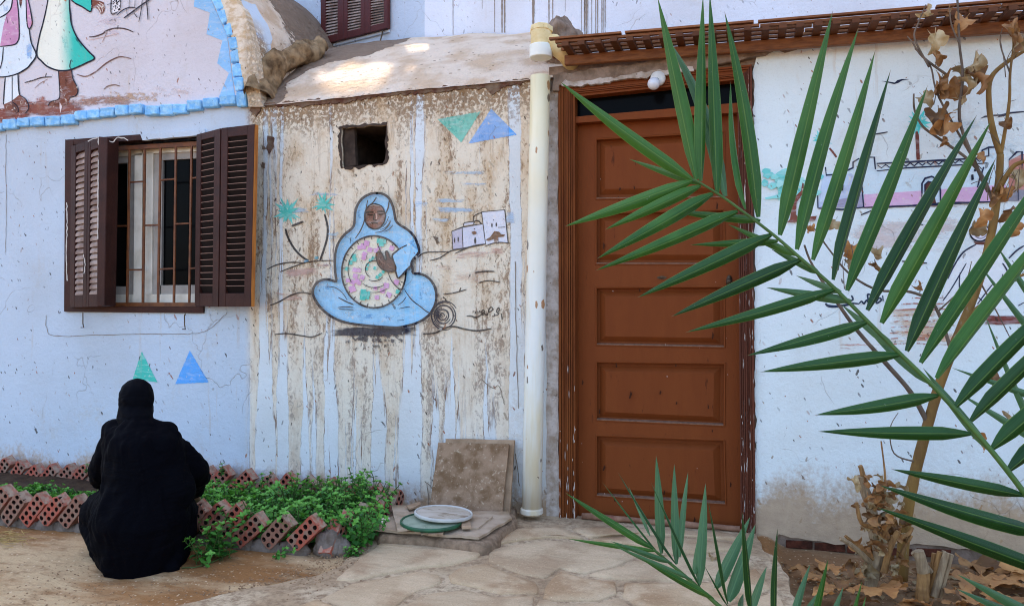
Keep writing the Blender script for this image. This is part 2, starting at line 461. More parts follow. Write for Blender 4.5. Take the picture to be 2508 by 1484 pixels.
M['slat_lit_edge'] = simple('lit_slat_edge_paint', A('#8a6a5c'), .6, .15, 9, .1, 50, .2, world=True)  # light along the slats' front edges, painted as a paler colour
M['orange_edge'] = simple('bare_wood_edge', A('#b5722f'), .6, .2, 9, .2, 30, .3, A('#8f5521'), stretch=(6, 6, .6), world=True)
M['maroon'] = simple('maroon_paint', (.105, .020, .016), .5, .15, 6, .15, 40, .25, (.080, .015, .012), world=True)
M['sash'] = simple('sash_paint', A('#d9d5c8'), .5, .12, 8, .15, 40, .4, A('#c6bfae'), world=True, dirt=(A('#7d705c'), 30, .68))
M['sash_in'] = simple('inner_sash_paint', A('#a29c94'), .6, .15, 8, .15, 40, .3, world=True)
M['bar'] = simple('iron_bar_paint', A('#74431f'), .5, .2, 18, .2, 60, .4, A('#59311a'), world=True)
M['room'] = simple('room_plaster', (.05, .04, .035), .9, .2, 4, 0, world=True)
M['dark_mud'] = simple('dark_brown_mud', (.09, .06, .045), .95, .3, 14, .5, world=True)  # one dark brown tone for the vent rim, duct and board
M['dust'] = simple('settled_dust', A('#8a6a58', .7), .9, .25, 40, .3, world=True)
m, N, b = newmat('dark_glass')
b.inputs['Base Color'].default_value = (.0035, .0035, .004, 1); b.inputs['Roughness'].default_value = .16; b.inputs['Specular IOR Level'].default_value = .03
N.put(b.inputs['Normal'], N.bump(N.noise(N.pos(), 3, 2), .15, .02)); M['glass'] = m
m, N, b = newmat('blue_brick_paint')
nz = N.noise(N.pos(), 22, 5, .65)
cc = N.mix(N.ss(nz, .38, .66), A('#74b6ea'), A('#9fd0f2'))
cc = N.mix(N.ss(N.noise(N.scale(N.pos(), (1, 1, 2)), 55, 4, .7), .64, .72), cc, A('#3f6f93'))
cc = N.mix(1.0, cc, N.vec(*[N.mr(N.rand(), 0, 1, .86, 1.06)] * 3), 'MULTIPLY')
N.put(b.inputs['Base Color'], cc); b.inputs['Roughness'].default_value = .75
N.put(b.inputs['Normal'], N.bump(nz, .8, .012)); M['blue_brick'] = m

# ------------------------------------------------------------------ the house
house = thing('painted_house', 'whitewashed mud house with painted murals, shuttered window, brown door and rounded roof', 'house', wp(1000, 700))
GZ = -.25
def low(p, z=GZ): return Vector((p.x, p.y, z))
def P3(zm, pts, off=0.0): return [wp(*zm(*p), off) for p in pts]

rim_out = [(645, 262), (635, 211), (627, 137), (603, 40), (579, 0), (502, -132), (344, -238), (80, -278), (-240, -265), (-520, -120), (-620, 60)]
win_hole = P3(z5, [(150, 195), (1108, 118), (1100, 1402), (135, 1405)])
left = [low(wp(-620, 600)), low(wp(612, 600))] + [wp(612, 262)] + [wp(*p) for p in spline(rim_out, 4)]
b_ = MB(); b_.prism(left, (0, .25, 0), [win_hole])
b_.build('wall', M['shaded_blue_white'], house, label='smooth white plaster wall round the shuttered window')

# gable panel above the blue bricks, a skin of paint-ready plaster
gp = spline([z1(2290, 985), z1(2225, 640), z1(2110, 250), z1(2010, -40), (420, -150), (250, -200), (60, -220), (-240, -210), (-520, -60), (-600, 90)], 4)
base_line = [(-600, 395), (-100, 325), z1(0, 1160), z1(680, 1065), z1(1330, 1020), z1(1870, 960), z1(2200, 935)]
b_ = MB(); b_.prism([wp(*p, .006) for p in gp + base_line], (0, .008, 0))
b_.build('gable_panel', M['gable'], house)

# arch rim
inner = [z1(2300, 990), z1(2275, 850), z1(2238, 700), z1(2215, 580), z1(2190, 440), z1(2135, 320), z1(2085, 190), z1(2030, 60), z1(1985, -60), (440, -165), (280, -215), (70, -238), (-240, -228), (-520, -85)]
outer = [(644, 262), (635, 211), (627, 137), (603, 40), (579, 0), (560, -40), (490, -140), (344, -238), (80, -278), (-240, -265), (-540, -110)]
ro = [wp(*p, .03) for p in spline(outer, 4)]; ri = [wp(*p, .03) for p in spline(inner, 4)]
b_ = MB(); b_.prism(ragged(ro + ri[::-1], .006, .04, 3), (0, .06, 0))
b_.build('arch_rim', M['cream'], house)
# the long vault running back from the rim
ro2 = [wp(*p, -.005) for p in spline(outer, 5)]
b_ = MB(); n = len(ro2)
def vg(u, v):
    k = u * (n - 1); i = min(int(k), n - 2); p = ro2[i].lerp(ro2[i + 1], k - i)
    q = p + Vector((0, 2.2 * v, 0))
    return q + Vector((noise.noise(q * 3), 0, noise.noise(q * 3 + Vector((9, 0, 0))))) * .03 * min(1, v * 6)
b_.grid(vg, 60, 24)
lv = b_.build('vault_roof', None, house, smooth=True)

# blue painted edging bricks
row = [(-125, 1140, 10, 1215), (20, 1107, 142, 1195), (152, 1092, 268, 1172), (270, 1083, 398, 1168), (412, 1080, 550, 1165), (556, 1062, 680, 1150), (683, 1025, 800, 1108),
       (803, 1018, 916, 1100), (919, 995, 1045, 1085), (1055, 975, 1180, 1065), (1184, 965, 1308, 1055), (1338, 980, 1470, 1070), (1474, 970, 1595, 1068), (1598, 965, 1720, 1052),
       (1723, 930, 1858, 1025), (1872, 905, 2012, 995), (2026, 882, 2178, 975), (2186, 850, 2272, 988)]
for x0 in (-265, -400, -535): row.insert(0, (x0, 1165 - (x0 + 125) * .1, x0 + 128, 1240 - (x0 + 125) * .1))
cols = [((2155, 725), (2245, 712), (2250, 838), (2172, 846)), ((2137, 597), (2218, 583), (2232, 704), (2150, 716)), ((2122, 470), (2200, 455), (2214, 575), (2134, 588)),
        ((2108, 350), (2178, 338), (2196, 448), (2120, 462)), ((2062, 235), (2128, 212), (2150, 325), (2100, 345)), ((2005, 108), (2070, 82), (2096, 200), (2052, 228)),
        ((1950, -15), (2020, -38), (2064, 72), (2000, 100)), ((1890, -130), (1962, -160), (2012, -48), (1945, -22))]
def lumpy_box(q, d, seed):
    bm = bmesh.new(); p = MB(); f = [wp(*c, d) for c in q]
    nrm = Vector((0, d, 0)); p.hexa(f + [v + nrm for v in f])
    me = p.mesh('brick', M['blue_brick'], (0, 0, 0)); bm.from_mesh(me)
    bmesh.ops.bevel(bm, geom=bm.edges[:], offset=.006, segments=1, affect='EDGES')
    bmesh.ops.subdivide_edges(bm, edges=[e for e in bm.edges if e.calc_length() > .02], cuts=2, use_grid_fill=True)
    for v in bm.verts:
        k = noise.noise(v.co * 38 + Vector((seed, 0, 0))) * .0032 + noise.noise(v.co * 14 + Vector((0, seed, 0))) * .003
        v.co += Vector((k, k * 1.6, -k))
    for v in bm.verts: v.co -= ORIGIN[house.name]
    bm.to_mesh(me); bm.free(); return me
for i, (a, c, d, e) in enumerate(row):
    t = rnd.uniform(-6, 6)
    me = lumpy_box([z1(a + 1, c + 4 + t * .3), z1(d - 1, c - 4), z1(d - 1, e - 5), z1(a + 1, e + 3)], .042 + rnd.uniform(-.006, .008), i)
    link('brick', me, house)
for i, q in enumerate(cols):
    link('brick', lumpy_box([z1(*p) for p in q], .036 + rnd.uniform(-.004, .006), 50 + i), house)

# stained middle bay
mtop = [(1345, 190), (1300, 199), (1150, 214), (1000, 227), (870, 243), (760, 254), (700, 259), (612, 262)]
vent = ragged(P3(z2, [(800, 950), (960, 938), (1130, 925), (1128, 1190), (1110, 1213), (960, 1228), (810, 1240), (796, 1100)]), .008, .03, 5)
b_ = MB(); b_.prism([low(wp(612, 600)), low(wp(1345, 600))] + [wp(*p) for p in mtop], (0, .25, 0), [vent])
b_.build('wall', M['stained'], house, label='white plaster wall streaked with brown mud drips')
# chipped rim round the vent and dark duct behind it
vo = ragged(P3(z2, [(782, 932), (960, 918), (1145, 910), (1142, 1195), (1114, 1226), (960, 1240), (790, 1256), (778, 1090)], .004), .012, .012, 8)
b_ = MB(); b_.prism(vo, (0, .0035, 0), [[v + Vector((0, -.004, 0)) for v in vent]])
b_.build('vent_rim', M['dark_mud'], house)
def room(name, pts, depth, mat):
    b = MB(); f = [Vector(p) + Vector((0, .25, 0)) for p in pts]; c = sum(f, Vector()) / len(f)
    k = [c + (v - c) * 1.12 for v in f]; bk = [v + Vector((0, depth, 0)) for v in k]
    nn = len(k); b.poly(bk)
    b.add(k + bk, [(i, (i + 1) % nn, nn + (i + 1) % nn, nn + i) for i in range(nn)])
    return b.build(name, mat, house)
vc = sum(vent, Vector()) / len(vent)
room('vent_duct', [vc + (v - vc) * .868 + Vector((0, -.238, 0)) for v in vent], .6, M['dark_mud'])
b_ = MB(); hp = [wp(*z2(*p), -.03) for p in [(795, 955), (895, 945), (905, 1225), (805, 1240)]]
b_.prism(hp, (0, .03, 0)); b_.build('vent_board', M['dark_mud'], house)
# small plaster losses
for k, pl in enumerate(([(250, 1010), (300, 1015), (298, 1090), (262, 1150), (245, 1100)], [(208, 1205), (225, 1215), (232, 1250), (210, 1240)], [(205, 1075), (222, 1080), (245, 1105), (210, 1110)])):
    b_ = MB(); b_.prism(ragged(P3(z2, pl, .003), .006, .012, 40 + k), (0, .0025, 0)); b_.build('plaster_chip', M['edge'], house)

# rounded roof over the middle bay
ft = [(560, 262), (635, 260), (700, 254), (760, 248), (870, 237), (1000, 221), (1150, 209), (1300, 195), (1425, 183)]
tt = [(560, 250), (640, 225), (690, 172), (760, 127), (870, 106), (1000, 93), (1150, 84), (1300, 80), (1425, 84)]
yk = [(560, .1), (640, .22), (690, .6), (760, .95), (870, 1.1), (1425, 1.1)]
def tab(t, v):
    for (a, b), (c, d) in zip(t, t[1:]):
        if v <= c: return b + (d - b) * max(0, (v - a)) / (c - a)
    return t[-1][1]
def V(px, s, bumpy=True):
    p0 = wp(px, tab(ft, px), .02); p1 = wp(px, tab(tt, px), -tab(yk, px))
    p = p0.lerp(p1, s); p.z = p0.z + (p1.z - p0.z) * math.sin(s * 1.0) / math.sin(1.0)
    if bumpy: p += Vector((0, -.4, .6)) * noise.noise(p * 3.1) * .028 * min(1, s * 5) + Vector((0, -.3, .5)) * noise.noise(p * 11) * .007
    return p
b_ = MB(); NU, NV = 120, 30
b_.grid(lambda u, v: V(590 + u * 827, v), NU, NV)
vault = b_.build('vault_roof', None, house, smooth=True)
# attribute: where the skim coat has gone and mud shows
def smooth(a, b, v): t = max(0, min(1, (v - a) / (b - a))); return t * t * (3 - 2 * t)
def setattr_f(o, name, vals):
    at = o.data.attributes.new(name, 'FLOAT', 'POINT'); at.data.foreach_set('value', vals)
vals = []
inv = ORIGIN[house.name]
for v in vault.data.vertices:
    w = v.co + inv; d = w - CAM; Zd = d.dot(AX); px = CX + F * d.dot(RT) / Zd; py = CY - F * d.z / Zd
    fr = (tab(ft, px) - py) / max(1, tab(ft, px) - tab(tt, px))
    lim = tab([(600, .2), (700, .55), (800, .70), (900, .74), (1000, .96), (1050, 1.25), (1090, 1.3), (1130, 1.2), (1420, 1.15)], px)
    a = smooth(lim - .10, lim + .10, fr)
    bnd = tab([(600, 1), (650, .95), (700, .62), (745, .25), (800, 0), (1420, 0)], px)
    a = max(a, smooth(.3, .9, bnd) * smooth(-.1, .25, fr + (700 - px) * .004))
    vals.append(a)
setattr_f(vault, 'mud', vals)
m, N, b = newmat('roof_skim')
at = N.n('ShaderNodeAttribute'); at.attribute_name = 'mud'
nz = N.noise(N.pos(), 9, 5, .62)
mk = N.ss(N.m('ADD', at.outputs['Fac'], N.m('MULTIPLY', N.m('SUBTRACT', nz, .5), .9)), .49, .53)
base = N.mix(N.ss(N.noise(N.pos(), 5, 4), .4, .65), A('#ead3bd', .77), A('#d8bb9c', .72))
vo = N.vor(N.scale(N.pos(), (20, 26, 30)), 1.0); cr, cg, cb = N.sep(vo['Color'])
sp = N.m('MULTIPLY', N.m('LESS_THAN', N.m('ADD', vo['Distance'], N.m('MULTIPLY', N.m('SUBTRACT', N.noise(N.pos(), 60, 3), .5), .3)), N.m('MULTIPLY', cr, .24)), N.m('GREATER_THAN', cg, .5))
base = N.mix(N.m('MULTIPLY', sp, .8), base, N.mix(cb, A('#a98a6c'), A('#7d5b44')))
cc = N.mix(mk, base, N.mix(N.noise(N.pos(), 14, 5), A('#a08b78', .7), A('#7b6654', .7)))
N.put(b.inputs['Base Color'], cc); b.inputs['Roughness'].default_value = .9; b.inputs['Specular IOR Level'].default_value = .2
hh = N.m('SUBTRACT', N.m('ADD', N.m('MULTIPLY', N.noise(N.scale(N.pos(), (1, 1, 1.5)), 16, 6, .65), 1.0), N.m('MULTIPLY', sp, .25)), N.m('MULTIPLY', mk, .5))
N.put(b.inputs['Normal'], N.bump(hh, 1.0, .05))
vault.data.materials[0] = m
# left vault: same coat, mud on the crown
vals = []
for v in lv.data.vertices:
    w = v.co + inv; vals.append(smooth(.15, .95, (w.y - .15) / 1.0 * .75 + (.25 if w.z > 2.9 else 0)))
setattr_f(lv, 'mud', vals); lv.data.materials[0] = m
# crumbling mud lip between roof and wall
tl = [(612, 254), (700, 250), (870, 236), (1000, 220), (1150, 207), (1300, 194), (1345, 188)]
bl = [(1345, 197), (1295, 202), (1240, 210), (1208, 232), (1186, 217), (1110, 219), (1075, 228), (1000, 229), (870, 244), (845, 254), (800, 251), (745, 264), (722, 259), (690, 261), (640, 263), (628, 284), (612, 270)]
b_ = MB(); b_.prism(ragged([wp(*p, .010) for p in tl + bl], .009, .009, 12), (0, .03, 0))
b_.build('mud_edge', M['edge'], house)
# the lump of old mortar at the roof's left end
def blob(mb, c, rx, ry, rz, seed, amp=.25, sub=3, mi=0, fr=2.2):
    bm = bmesh.new(); bmesh.ops.create_icosphere(bm, subdivisions=sub, radius=1)
    vs = []
    for v in bm.verts:
        k = 1 + noise.fractal(v.co * fr + Vector((seed * 3.7, seed, 0)), 1.0, 2.0, 3) * amp
        vs.append(Vector(c) + Vector((v.co.x * rx, v.co.y * ry, v.co.z * rz)) * k)
    mb.add(vs, [[v.index for v in f.verts] for f in bm.faces], mi); bm.free()
b_ = MB(); lp_ = [Vector(p) for p in spline([tuple(wp(*q)) for q in ((640, 244, -.02), (645, 222, -.05), (652, 196, -.09), (668, 170, -.16), (696, 150, -.26), (732, 134, -.42), (768, 122, -.6), (790, 116, -.72))], 12)]
for k_ in range(len(lp_)):
    pass
nl = len(lp_); rows = []
for k_, q in enumerate(lp_):
    t_ = k_ / (nl - 1); tg = (lp_[min(k_ + 1, nl - 1)] - lp_[max(k_ - 1, 0)]).normalized(); e1 = tg.cross(Vector((0, 1, 0))).normalized(); e2 = tg.cross(e1)
    rw = []
    for j_ in range(28):
        an = 2 * math.pi * j_ / 28; rd = .062 * (1 - .45 * t_) * (1.25 if math.cos(an) > 0 else 1)
        v = q + (e1 * math.cos(an) + e2 * math.sin(an) * 1.5) * rd
        v += (v - q).normalized() * (noise.noise(v * 7) * .045 + noise.noise(v * 19) * .018 + noise.noise(v * 47) * .007); rw.append(v)
    rows.append(rw)
b_.add([v for r0 in rows for v in r0], [(i * 28 + j, i * 28 + (j + 1) % 28, (i + 1) * 28 + (j + 1) % 28, (i + 1) * 28 + j) for i in range(nl - 1) for j in range(28)])
b_.build('mortar_lump', simple('old_mortar', A('#a98f6d', .64), .95, .3, 9, 1.0, 34, .15, A('#5c4630', .56), world=True), house, smooth=True)
# rough end of the roof behind the pipe
b_ = MB(); blob(b_, wp(1380, 120, -.35), .12, .3, .15, 14, .25, 4)
b_.build('roof_end', M['mud'], house, smooth=True)

# ---- door bay: mud core, plaster skin, lintel band
core_top = [(2760, 40), (2508, 66), (1854, 118), (1345, 165)]
door_hole = [low(wp(1374, 600, -.014)), wp(1372, 208, -.014), wp(1843, 164, -.014), low(wp(1846, 600, -.014))]
b_ = MB(); ox = wp(1345, 600, -.014)
loop = [low(ox)] + door_hole + [low(wp(2760, 600, -.014))] + [wp(*p, -.014) for p in core_top]
b_.prism(loop, (0, .236, 0)); b_.build('wall', M['mud'], house, label='bare mud wall round the brown door')
b_ = MB()
strip = [(1338, 1300), (1369, 1300), (1369, 640), (1366, 216), (1345, 226), (1338, 330)]
b_.prism(ragged([wp(*p, .003) for p in strip], .006, .05, 21), (0, .017, 0)); b_.build('plaster_strip', M['grey'], house)
ptop = [(1847, 172), (1854, 135), (1865, 127), (1907, 114), (1965, 103), (2023, 100), (2118, 102), (2198, 91), (2250, 90), (2303, 90), (2356, 79), (2436, 77), (2508, 71), (2760, 60)]
pbot = [(2760, 1405), (2508, 1368), (2423, 1352), (2330, 1340), (2243, 1333), (2150, 1336), (2063, 1333), (1974, 1320), (1905, 1308), (1893, 1345), (1850, 1345)]
b_ = MB(); b_.prism(ragged([wp(*p, 0) for p in ptop + pbot], .010, .03, 23), (0, .014, 0))
b_.build('wall', M['white'], house, label='white plaster wall with painted village beside the brown door')
for k, pl in enumerate(([(195, 470), (250, 440), (390, 440), (370, 465), (260, 490)], [(705, 400), (790, 385), (830, 400), (740, 420)])):
    b_ = MB(); b_.prism(ragged(P3(z4, pl, .002), .004, .02, 60 + k), (0, .0018, 0)); b_.build('plaster_chip', M['mud'], house)
lt = [(320, 700), (380, 685), (480, 680), (560, 660), (700, 630), (900, 605), (1150, 580), (1240, 540), (1360, 520), (1500, 500), (1700, 460), (2100, 420), (2473, 385)]
lb = [(2300, 500), (2200, 540), (1900, 590), (1650, 640), (1400, 668), (1100, 700), (800, 745), (520, 775), (390, 785), (385, 840), (330, 830)]
b_ = MB(); b_.prism(ragged(P3(z3, lt + lb, .034), .010, .02, 25), (0, .05, 0)); b_.build('lintel_band', M['mud'], house, bevel=.004)
b_ = MB(); b_.prism(ragged(P3(z3, [(400, 778), (440, 748), (520, 762), (640, 742), (800, 722), (930, 712), (1100, 682), (1250, 655), (1400, 646), (1640, 618), (1640, 652), (1400, 694), (1100, 724), (800, 768), (520, 802), (405, 802)], .0355), .008, .014, 27), (0, .03, 0))
b_.build('plaster_strip', M['grey'], house)
# red bricks where the plaster has fallen off the foot of the wall
bk = simple('old_red_brick', A('#74402f', .5), .95, .3, 18, .8, 40, .15, A('#4a2d22', .5), world=True)
for (x0, y0, x1, y1) in ((1925, 1322, 1990, 1341), (1995, 1328, 2070, 1348), (2075, 1338, 2140, 1354), (2150, 1340, 2235, 1358), (2245, 1342, 2330, 1362)):
    b_ = MB(); f = [wp(*q, -.004) for q in ((x0, y0), (x1, y0 + 4), (x1, y1 + 4), (x0, y1))]
    b_.hexa(f + [v + Vector((0, .009, 0)) for v in f]); b_.build('brick', bk, house, bevel=.003)

# ---- door
def bil(q, s, t): # corners TL TR BR BL
    return Vector(q[0]).lerp(q[1], s).lerp(Vector(q[3]).lerp(q[2], s), t)
def qpx(c, off): return [wp(*p, off) for p in c]
def slabq(mb, c, off, th, mi=0):
    f = qpx(c, off); mb.hexa(f + [v + Vector((0, th, 0)) for v in f], mi)
jl = [(1368, 205), (1408, 238), (1410, 1284), (1370, 1296)]
jt = [(1368, 205), (1842, 160), (1806, 196), (1408, 238)]
jr = [(1806, 196), (1842, 160), (1851, 1330), (1814, 1305)]
dframe = None
b_ = MB()
def jamb(mb, c, vert, mi=0):
    q = qpx(c, .004)
    back = Vector((0, .12, 0))
    mb.hexa(q + [v + back for v in q], mi)
    for lo, hi, pr in ((.02, .16, .016), (.19, .30, .010), (.50, .60, .011), (.64, .72, .014), (.76, .82, .011), (.90, 1.0, .004)):
        if vert == 'l': p = [bil(q, lo, 0), bil(q, hi, 0), bil(q, hi, 1), bil(q, lo, 1)]
        elif vert == 'r': p = [bil(q, 1 - hi, 0), bil(q, 1 - lo, 0), bil(q, 1 - lo, 1), bil(q, 1 - hi, 1)]
        else: p = [bil(q, 0, lo), bil(q, 1, lo), bil(q, 1, hi), bil(q, 0, hi)]
        k = Vector((0, -pr, 0)); s = .0015
        mb.hexa([v + k for v in p] + [v + Vector((0, -.001, 0)) for v in p], mi)
jamb(b_, jl, 'l'); dframe = b_.build('door_frame', M['frame'], house)
b_ = MB(); jamb(b_, jt, 't'); b_.build('frame_head', M['door'], dframe)
b_ = MB(); jamb(b_, jr, 'r'); b_.build('jamb', M['peeled'], dframe)
b_ = MB(); slabq(b_, [(1403, 287), (1810, 252), (1810, 276), (1402, 302)], -.012, .06); b_.build('transom_bar', M['door'], dframe)
b_ = MB(); slabq(b_, [(1403, 236), (1812, 190), (1812, 262), (1403, 296)], -.062, .004); b_.build('pane', M['glass'], dframe)

leafq = [(1400, 296), (1816, 262), (1817, 1297), (1404, 1280)]
pans = [[(1459, 341), (1774, 323), (1774, 484), (1459, 488)], [(1459, 522), (1774, 514), (1774, 648), (1459, 647)], [(1459, 704), (1774, 702), (1775, 851), (1460, 845)],
        [(1460, 886), (1776, 890), (1774, 1043), (1460, 1029)], [(1460, 1066), (1774, 1078), (1778, 1235), (1460, 1214)]]
b_ = MB(); b_.prism(qpx(leafq, -.08), (0, .03, 0), [qpx(p, -.08) for p in pans])
door = b_.build('door', M['door'], house, label='brown panelled wooden door')
for p in pans:
    b_ = MB(); q = qpx(p, -.116); c = sum(q, Vector()) / 4
    q = [c + (v - c) * 1.01 for v in q]
    b_.hexa(q + [v + Vector((0, .012, 0)) for v in q])
    # raised field with sloping margins, and a bead round the opening
    dx = (q[1] - q[0]).normalized() * .045; dz = (q[0] - q[3]).normalized() * .038
    o = [q[0] + dx * .55 - dz * .6, q[1] - dx * .55 - dz * .6, q[2] - dx * .55 + dz * .6, q[3] + dx * .55 + dz * .6]
    i_ = [q[0] + dx * 1.35 - dz * 1.4, q[1] - dx * 1.35 - dz * 1.4, q[2] - dx * 1.35 + dz * 1.4, q[3] + dx * 1.35 + dz * 1.4]
    fr = [v + Vector((0, -.021, 0)) for v in i_]; bkk = [v + Vector((0, .001, 0)) for v in o]
    b_.hexa(fr + bkk)
    pq = qpx(p, -.076)
    for a0, a1 in ((0, 1), (1, 2), (2, 3), (3, 0)):
        b_.tube([pq[a0] + Vector((0, .004, 0)), pq[a1] + Vector((0, .004, 0))], .0055, 6)
    b_.build('panel', M['door'], door)
    b_ = MB(); e_ = (q[1] - q[0]).normalized() * .004
    b_.hexa([pq[3] + e_ + Vector((0, -.001, .0075)), pq[2] - e_ + Vector((0, -.001, .0075)), pq[2] - e_ + Vector((0, -.001, .002)), pq[3] + e_ + Vector((0, -.001, .002)), pq[3] + e_ + Vector((0, .032, .010)), pq[2] - e_ + Vector((0, .032, .010)), pq[2] - e_ + Vector((0, .032, .001)), pq[3] + e_ + Vector((0, .032, .001))])
    b_.build('dust_ledge', M['dust'], door)
# chips in the paint of frame and door
rc = random.Random(12); b_ = MB()
for k in range(96):
    w_ = rc.random()
    if w_ < .42: x_, y_, o_ = rc.choice((1371, 1406, 1390)) + rc.gauss(0, 2.5), 1290 - abs(rc.gauss(0, 190)), .0215
    elif w_ < .85: x_, y_, o_ = rc.choice((1846, 1820, 1840)) + rc.gauss(0, 3.5), 1310 - rc.random() ** 1.5 * 1080, .0215
    else: x_, y_, o_ = rc.uniform(1415, 1805), rc.uniform(320, 1280), -.0785
    h_ = rc.uniform(3, 26) if w_ < .85 else rc.uniform(1.5, 4); a_ = rc.uniform(.5, 1.3)
    b_.prism([wp(x_, y_, o_), wp(x_ + a_, y_ + h_ * .3, o_), wp(x_ + a_ * .7, y_ + h_, o_), wp(x_ - a_ * .5, y_ + h_ * .6, o_)], (0, .004, 0))
b_.build('paint_chip', simple('chipped_primer', A('#cfc4bb'), .8, .2, 20, 0, world=True), house, kind='stuff')
b_ = MB()
for k in range(26):
    x_, y_ = rc.uniform(1415, 1800), rc.uniform(420, 1270); h_ = rc.uniform(6, 20); s_ = rc.uniform(-.35, .2)
    b_.prism([wp(x_, y_, -.0785), wp(x_ + 3, y_ + h_ * .4, -.0785), wp(x_ + s_ * h_ + 2, y_ + h_, -.0785), wp(x_ + s_ * h_ - 1, y_ + h_ * .9, -.0785)], (0, .003, 0))
b_.build('scuff_mark', simple('dark_scuff', (.06, .017, .006), .7, .2, 20, 0, world=True), door, kind='stuff')
metal = simple('tarnished_metal', (.12, .08, .05), .4, .3, 40, .2, metal=.6)
b_ = MB(); kp = wp(1786, 690, -.08)
b_.prism([kp + Vector((.016 * math.cos(a), 0, .036 * math.sin(a))) for a in [k * math.pi / 8 for k in range(16)]], (0, -.005, 0))
b_.lathe([(.006, 0), (.006, .02), (.014, .026), (.017, .036), (.012, .046), (.001, .05)], kp, 14, 0, Matrix.Rotation(R(90), 3, 'X'))
b_.build('handle', metal, door, smooth=True)
b_ = MB(); kp = wp(1621, 680, -.08)
b_.prism([kp + Vector((.026 * math.cos(a), 0, .009 * math.sin(a))) for a in [k * math.pi / 8 for k in range(16)]], (0, -.004, 0))
b_.tube([kp + Vector((-.015, -.003, 0)), kp + Vector((0, -.012, -.004)), kp + Vector((.015, -.003, 0))], .003, 6)
b_.build('latch', metal, door)
dh = [wp(1368, 1330, -.014), wp(1368, 190, -.014), wp(1850, 150, -.014), wp(1850, 1350, -.014)]
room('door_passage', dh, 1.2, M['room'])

# ---- window with shutters and grille
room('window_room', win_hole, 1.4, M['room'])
b_ = MB()
for c, off, th in (([(108, 188), (165, 200), (150, 1410), (100, 1420)], .012, .10), ([(110, 190), (660, 150), (660, 190), (150, 226)], .010, .10), ([(660, 150), (1112, 112), (1112, 150), (660, 190)], -.02, .08),
                   ([(105, 1385), (1100, 1388), (1098, 1432), (110, 1422)], .014, .10), ([(1062, 150), (1112, 118), (1104, 1400), (1050, 1400)], .006, .09)):
    slabq(b_, [z5(*p) for p in c], off, th)
wframe = b_.build('window_frame', M['dark_wood'], house)
b_ = MB(); b_.prism(ragged(P3(z5, [(650, 150), (1108, 112), (1110, 138), (1060, 160), (800, 182), (665, 192)], .016), .004, .03, 71), (0, .03, 0)); b_.build('plaster_patch', M['shaded_blue_white'], house)
# sashes
def rail(mb, c, off, th, mi=0): slabq(mb, [z5(*p) for p in c], off, th, mi)
b_ = MB()
for c in ([(395, 250), (660, 238), (660, 300), (395, 312)], [(606, 290), (664, 286), (655, 1300), (598, 1300)], [(385, 1300), (655, 1297), (655, 1362), (385, 1362)]): rail(b_, c, -.10, .045)
s1 = b_.build('sash', M['sash'], wframe)
b_ = MB()
for c in ([(400, 308), (606, 298), (606, 352), (400, 362)], [(556, 352), (606, 350), (600, 1300), (548, 1300)], [(385, 1240), (560, 1240), (560, 1302), (385, 1302)]): rail(b_, c, -.112, .035)
b_.build('sash_rebate', M['sash_in'], s1)
b_ = MB()
for c in ([(668, 238), (1060, 218), (1060, 272), (668, 290)], [(672, 286), (740, 283), (728, 1300), (664, 1300)], [(664, 1297), (1050, 1294), (1050, 1360), (664, 1362)]): rail(b_, c, -.094, .045)
s2 = b_.build('sash', M['sash'], wframe)
b_ = MB()
for c in ([(738, 284), (1062, 268), (1062, 322), (738, 340)], [(738, 338), (806, 335), (796, 1300), (726, 1300)], [(790, 1232), (1050, 1230), (1050, 1298), (790, 1298)]): rail(b_, c, -.106, .035)
b_.build('sash_rebate', M['sash_in'], s2)
b_ = MB(); rail(b_, [(800, 318), (1064, 305), (1052, 1240), (790, 1240)], -.125, .004); b_.build('pane', M['glass'], s2)
# grille
gr = MB(); rail(gr, [(405, 240), (1060, 200), (1060, 232), (405, 270)], -.045, .022)
grille = gr.build('window_grille', M['bar'], house)
gr = MB(); rail(gr, [(385, 1356), (1045, 1356), (1045, 1386), (385, 1384)], -.045, .022); gr.build('rail', M['bar'], grille)
for (xt, xb) in ((448, 436), (566, 548), (676, 662), (788, 770), (899, 884), (1012, 994)):
    yt = 268 - (xt - 405) * .061
    b_ = MB(); rail(b_, [(xt - 7, yt), (xt + 7, yt), (xb + 7, 1358), (xb - 7, 1358)], -.048, .012); b_.build('bar', M['bar'], grille, bevel=.002)
for (xa, ya, xb, yb) in ((400, 500, 440, 496), (566, 494, 668, 488), (788, 478, 893, 470), (1012, 464, 1060, 460), (450, 808, 556, 806), (672, 803, 780, 800), (890, 793, 1000, 788), (556, 1122, 660, 1120), (775, 1117, 884, 1112), (1000, 1112, 1050, 1108)):
    b_ = MB(); rail(b_, [(xa + 4, ya - 6), (xb - 4, yb - 6), (xb - 4, yb + 6), (xa + 4, ya + 6)], -.049, .010); b_.build('crossbar', M['bar'], grille, bevel=.002)

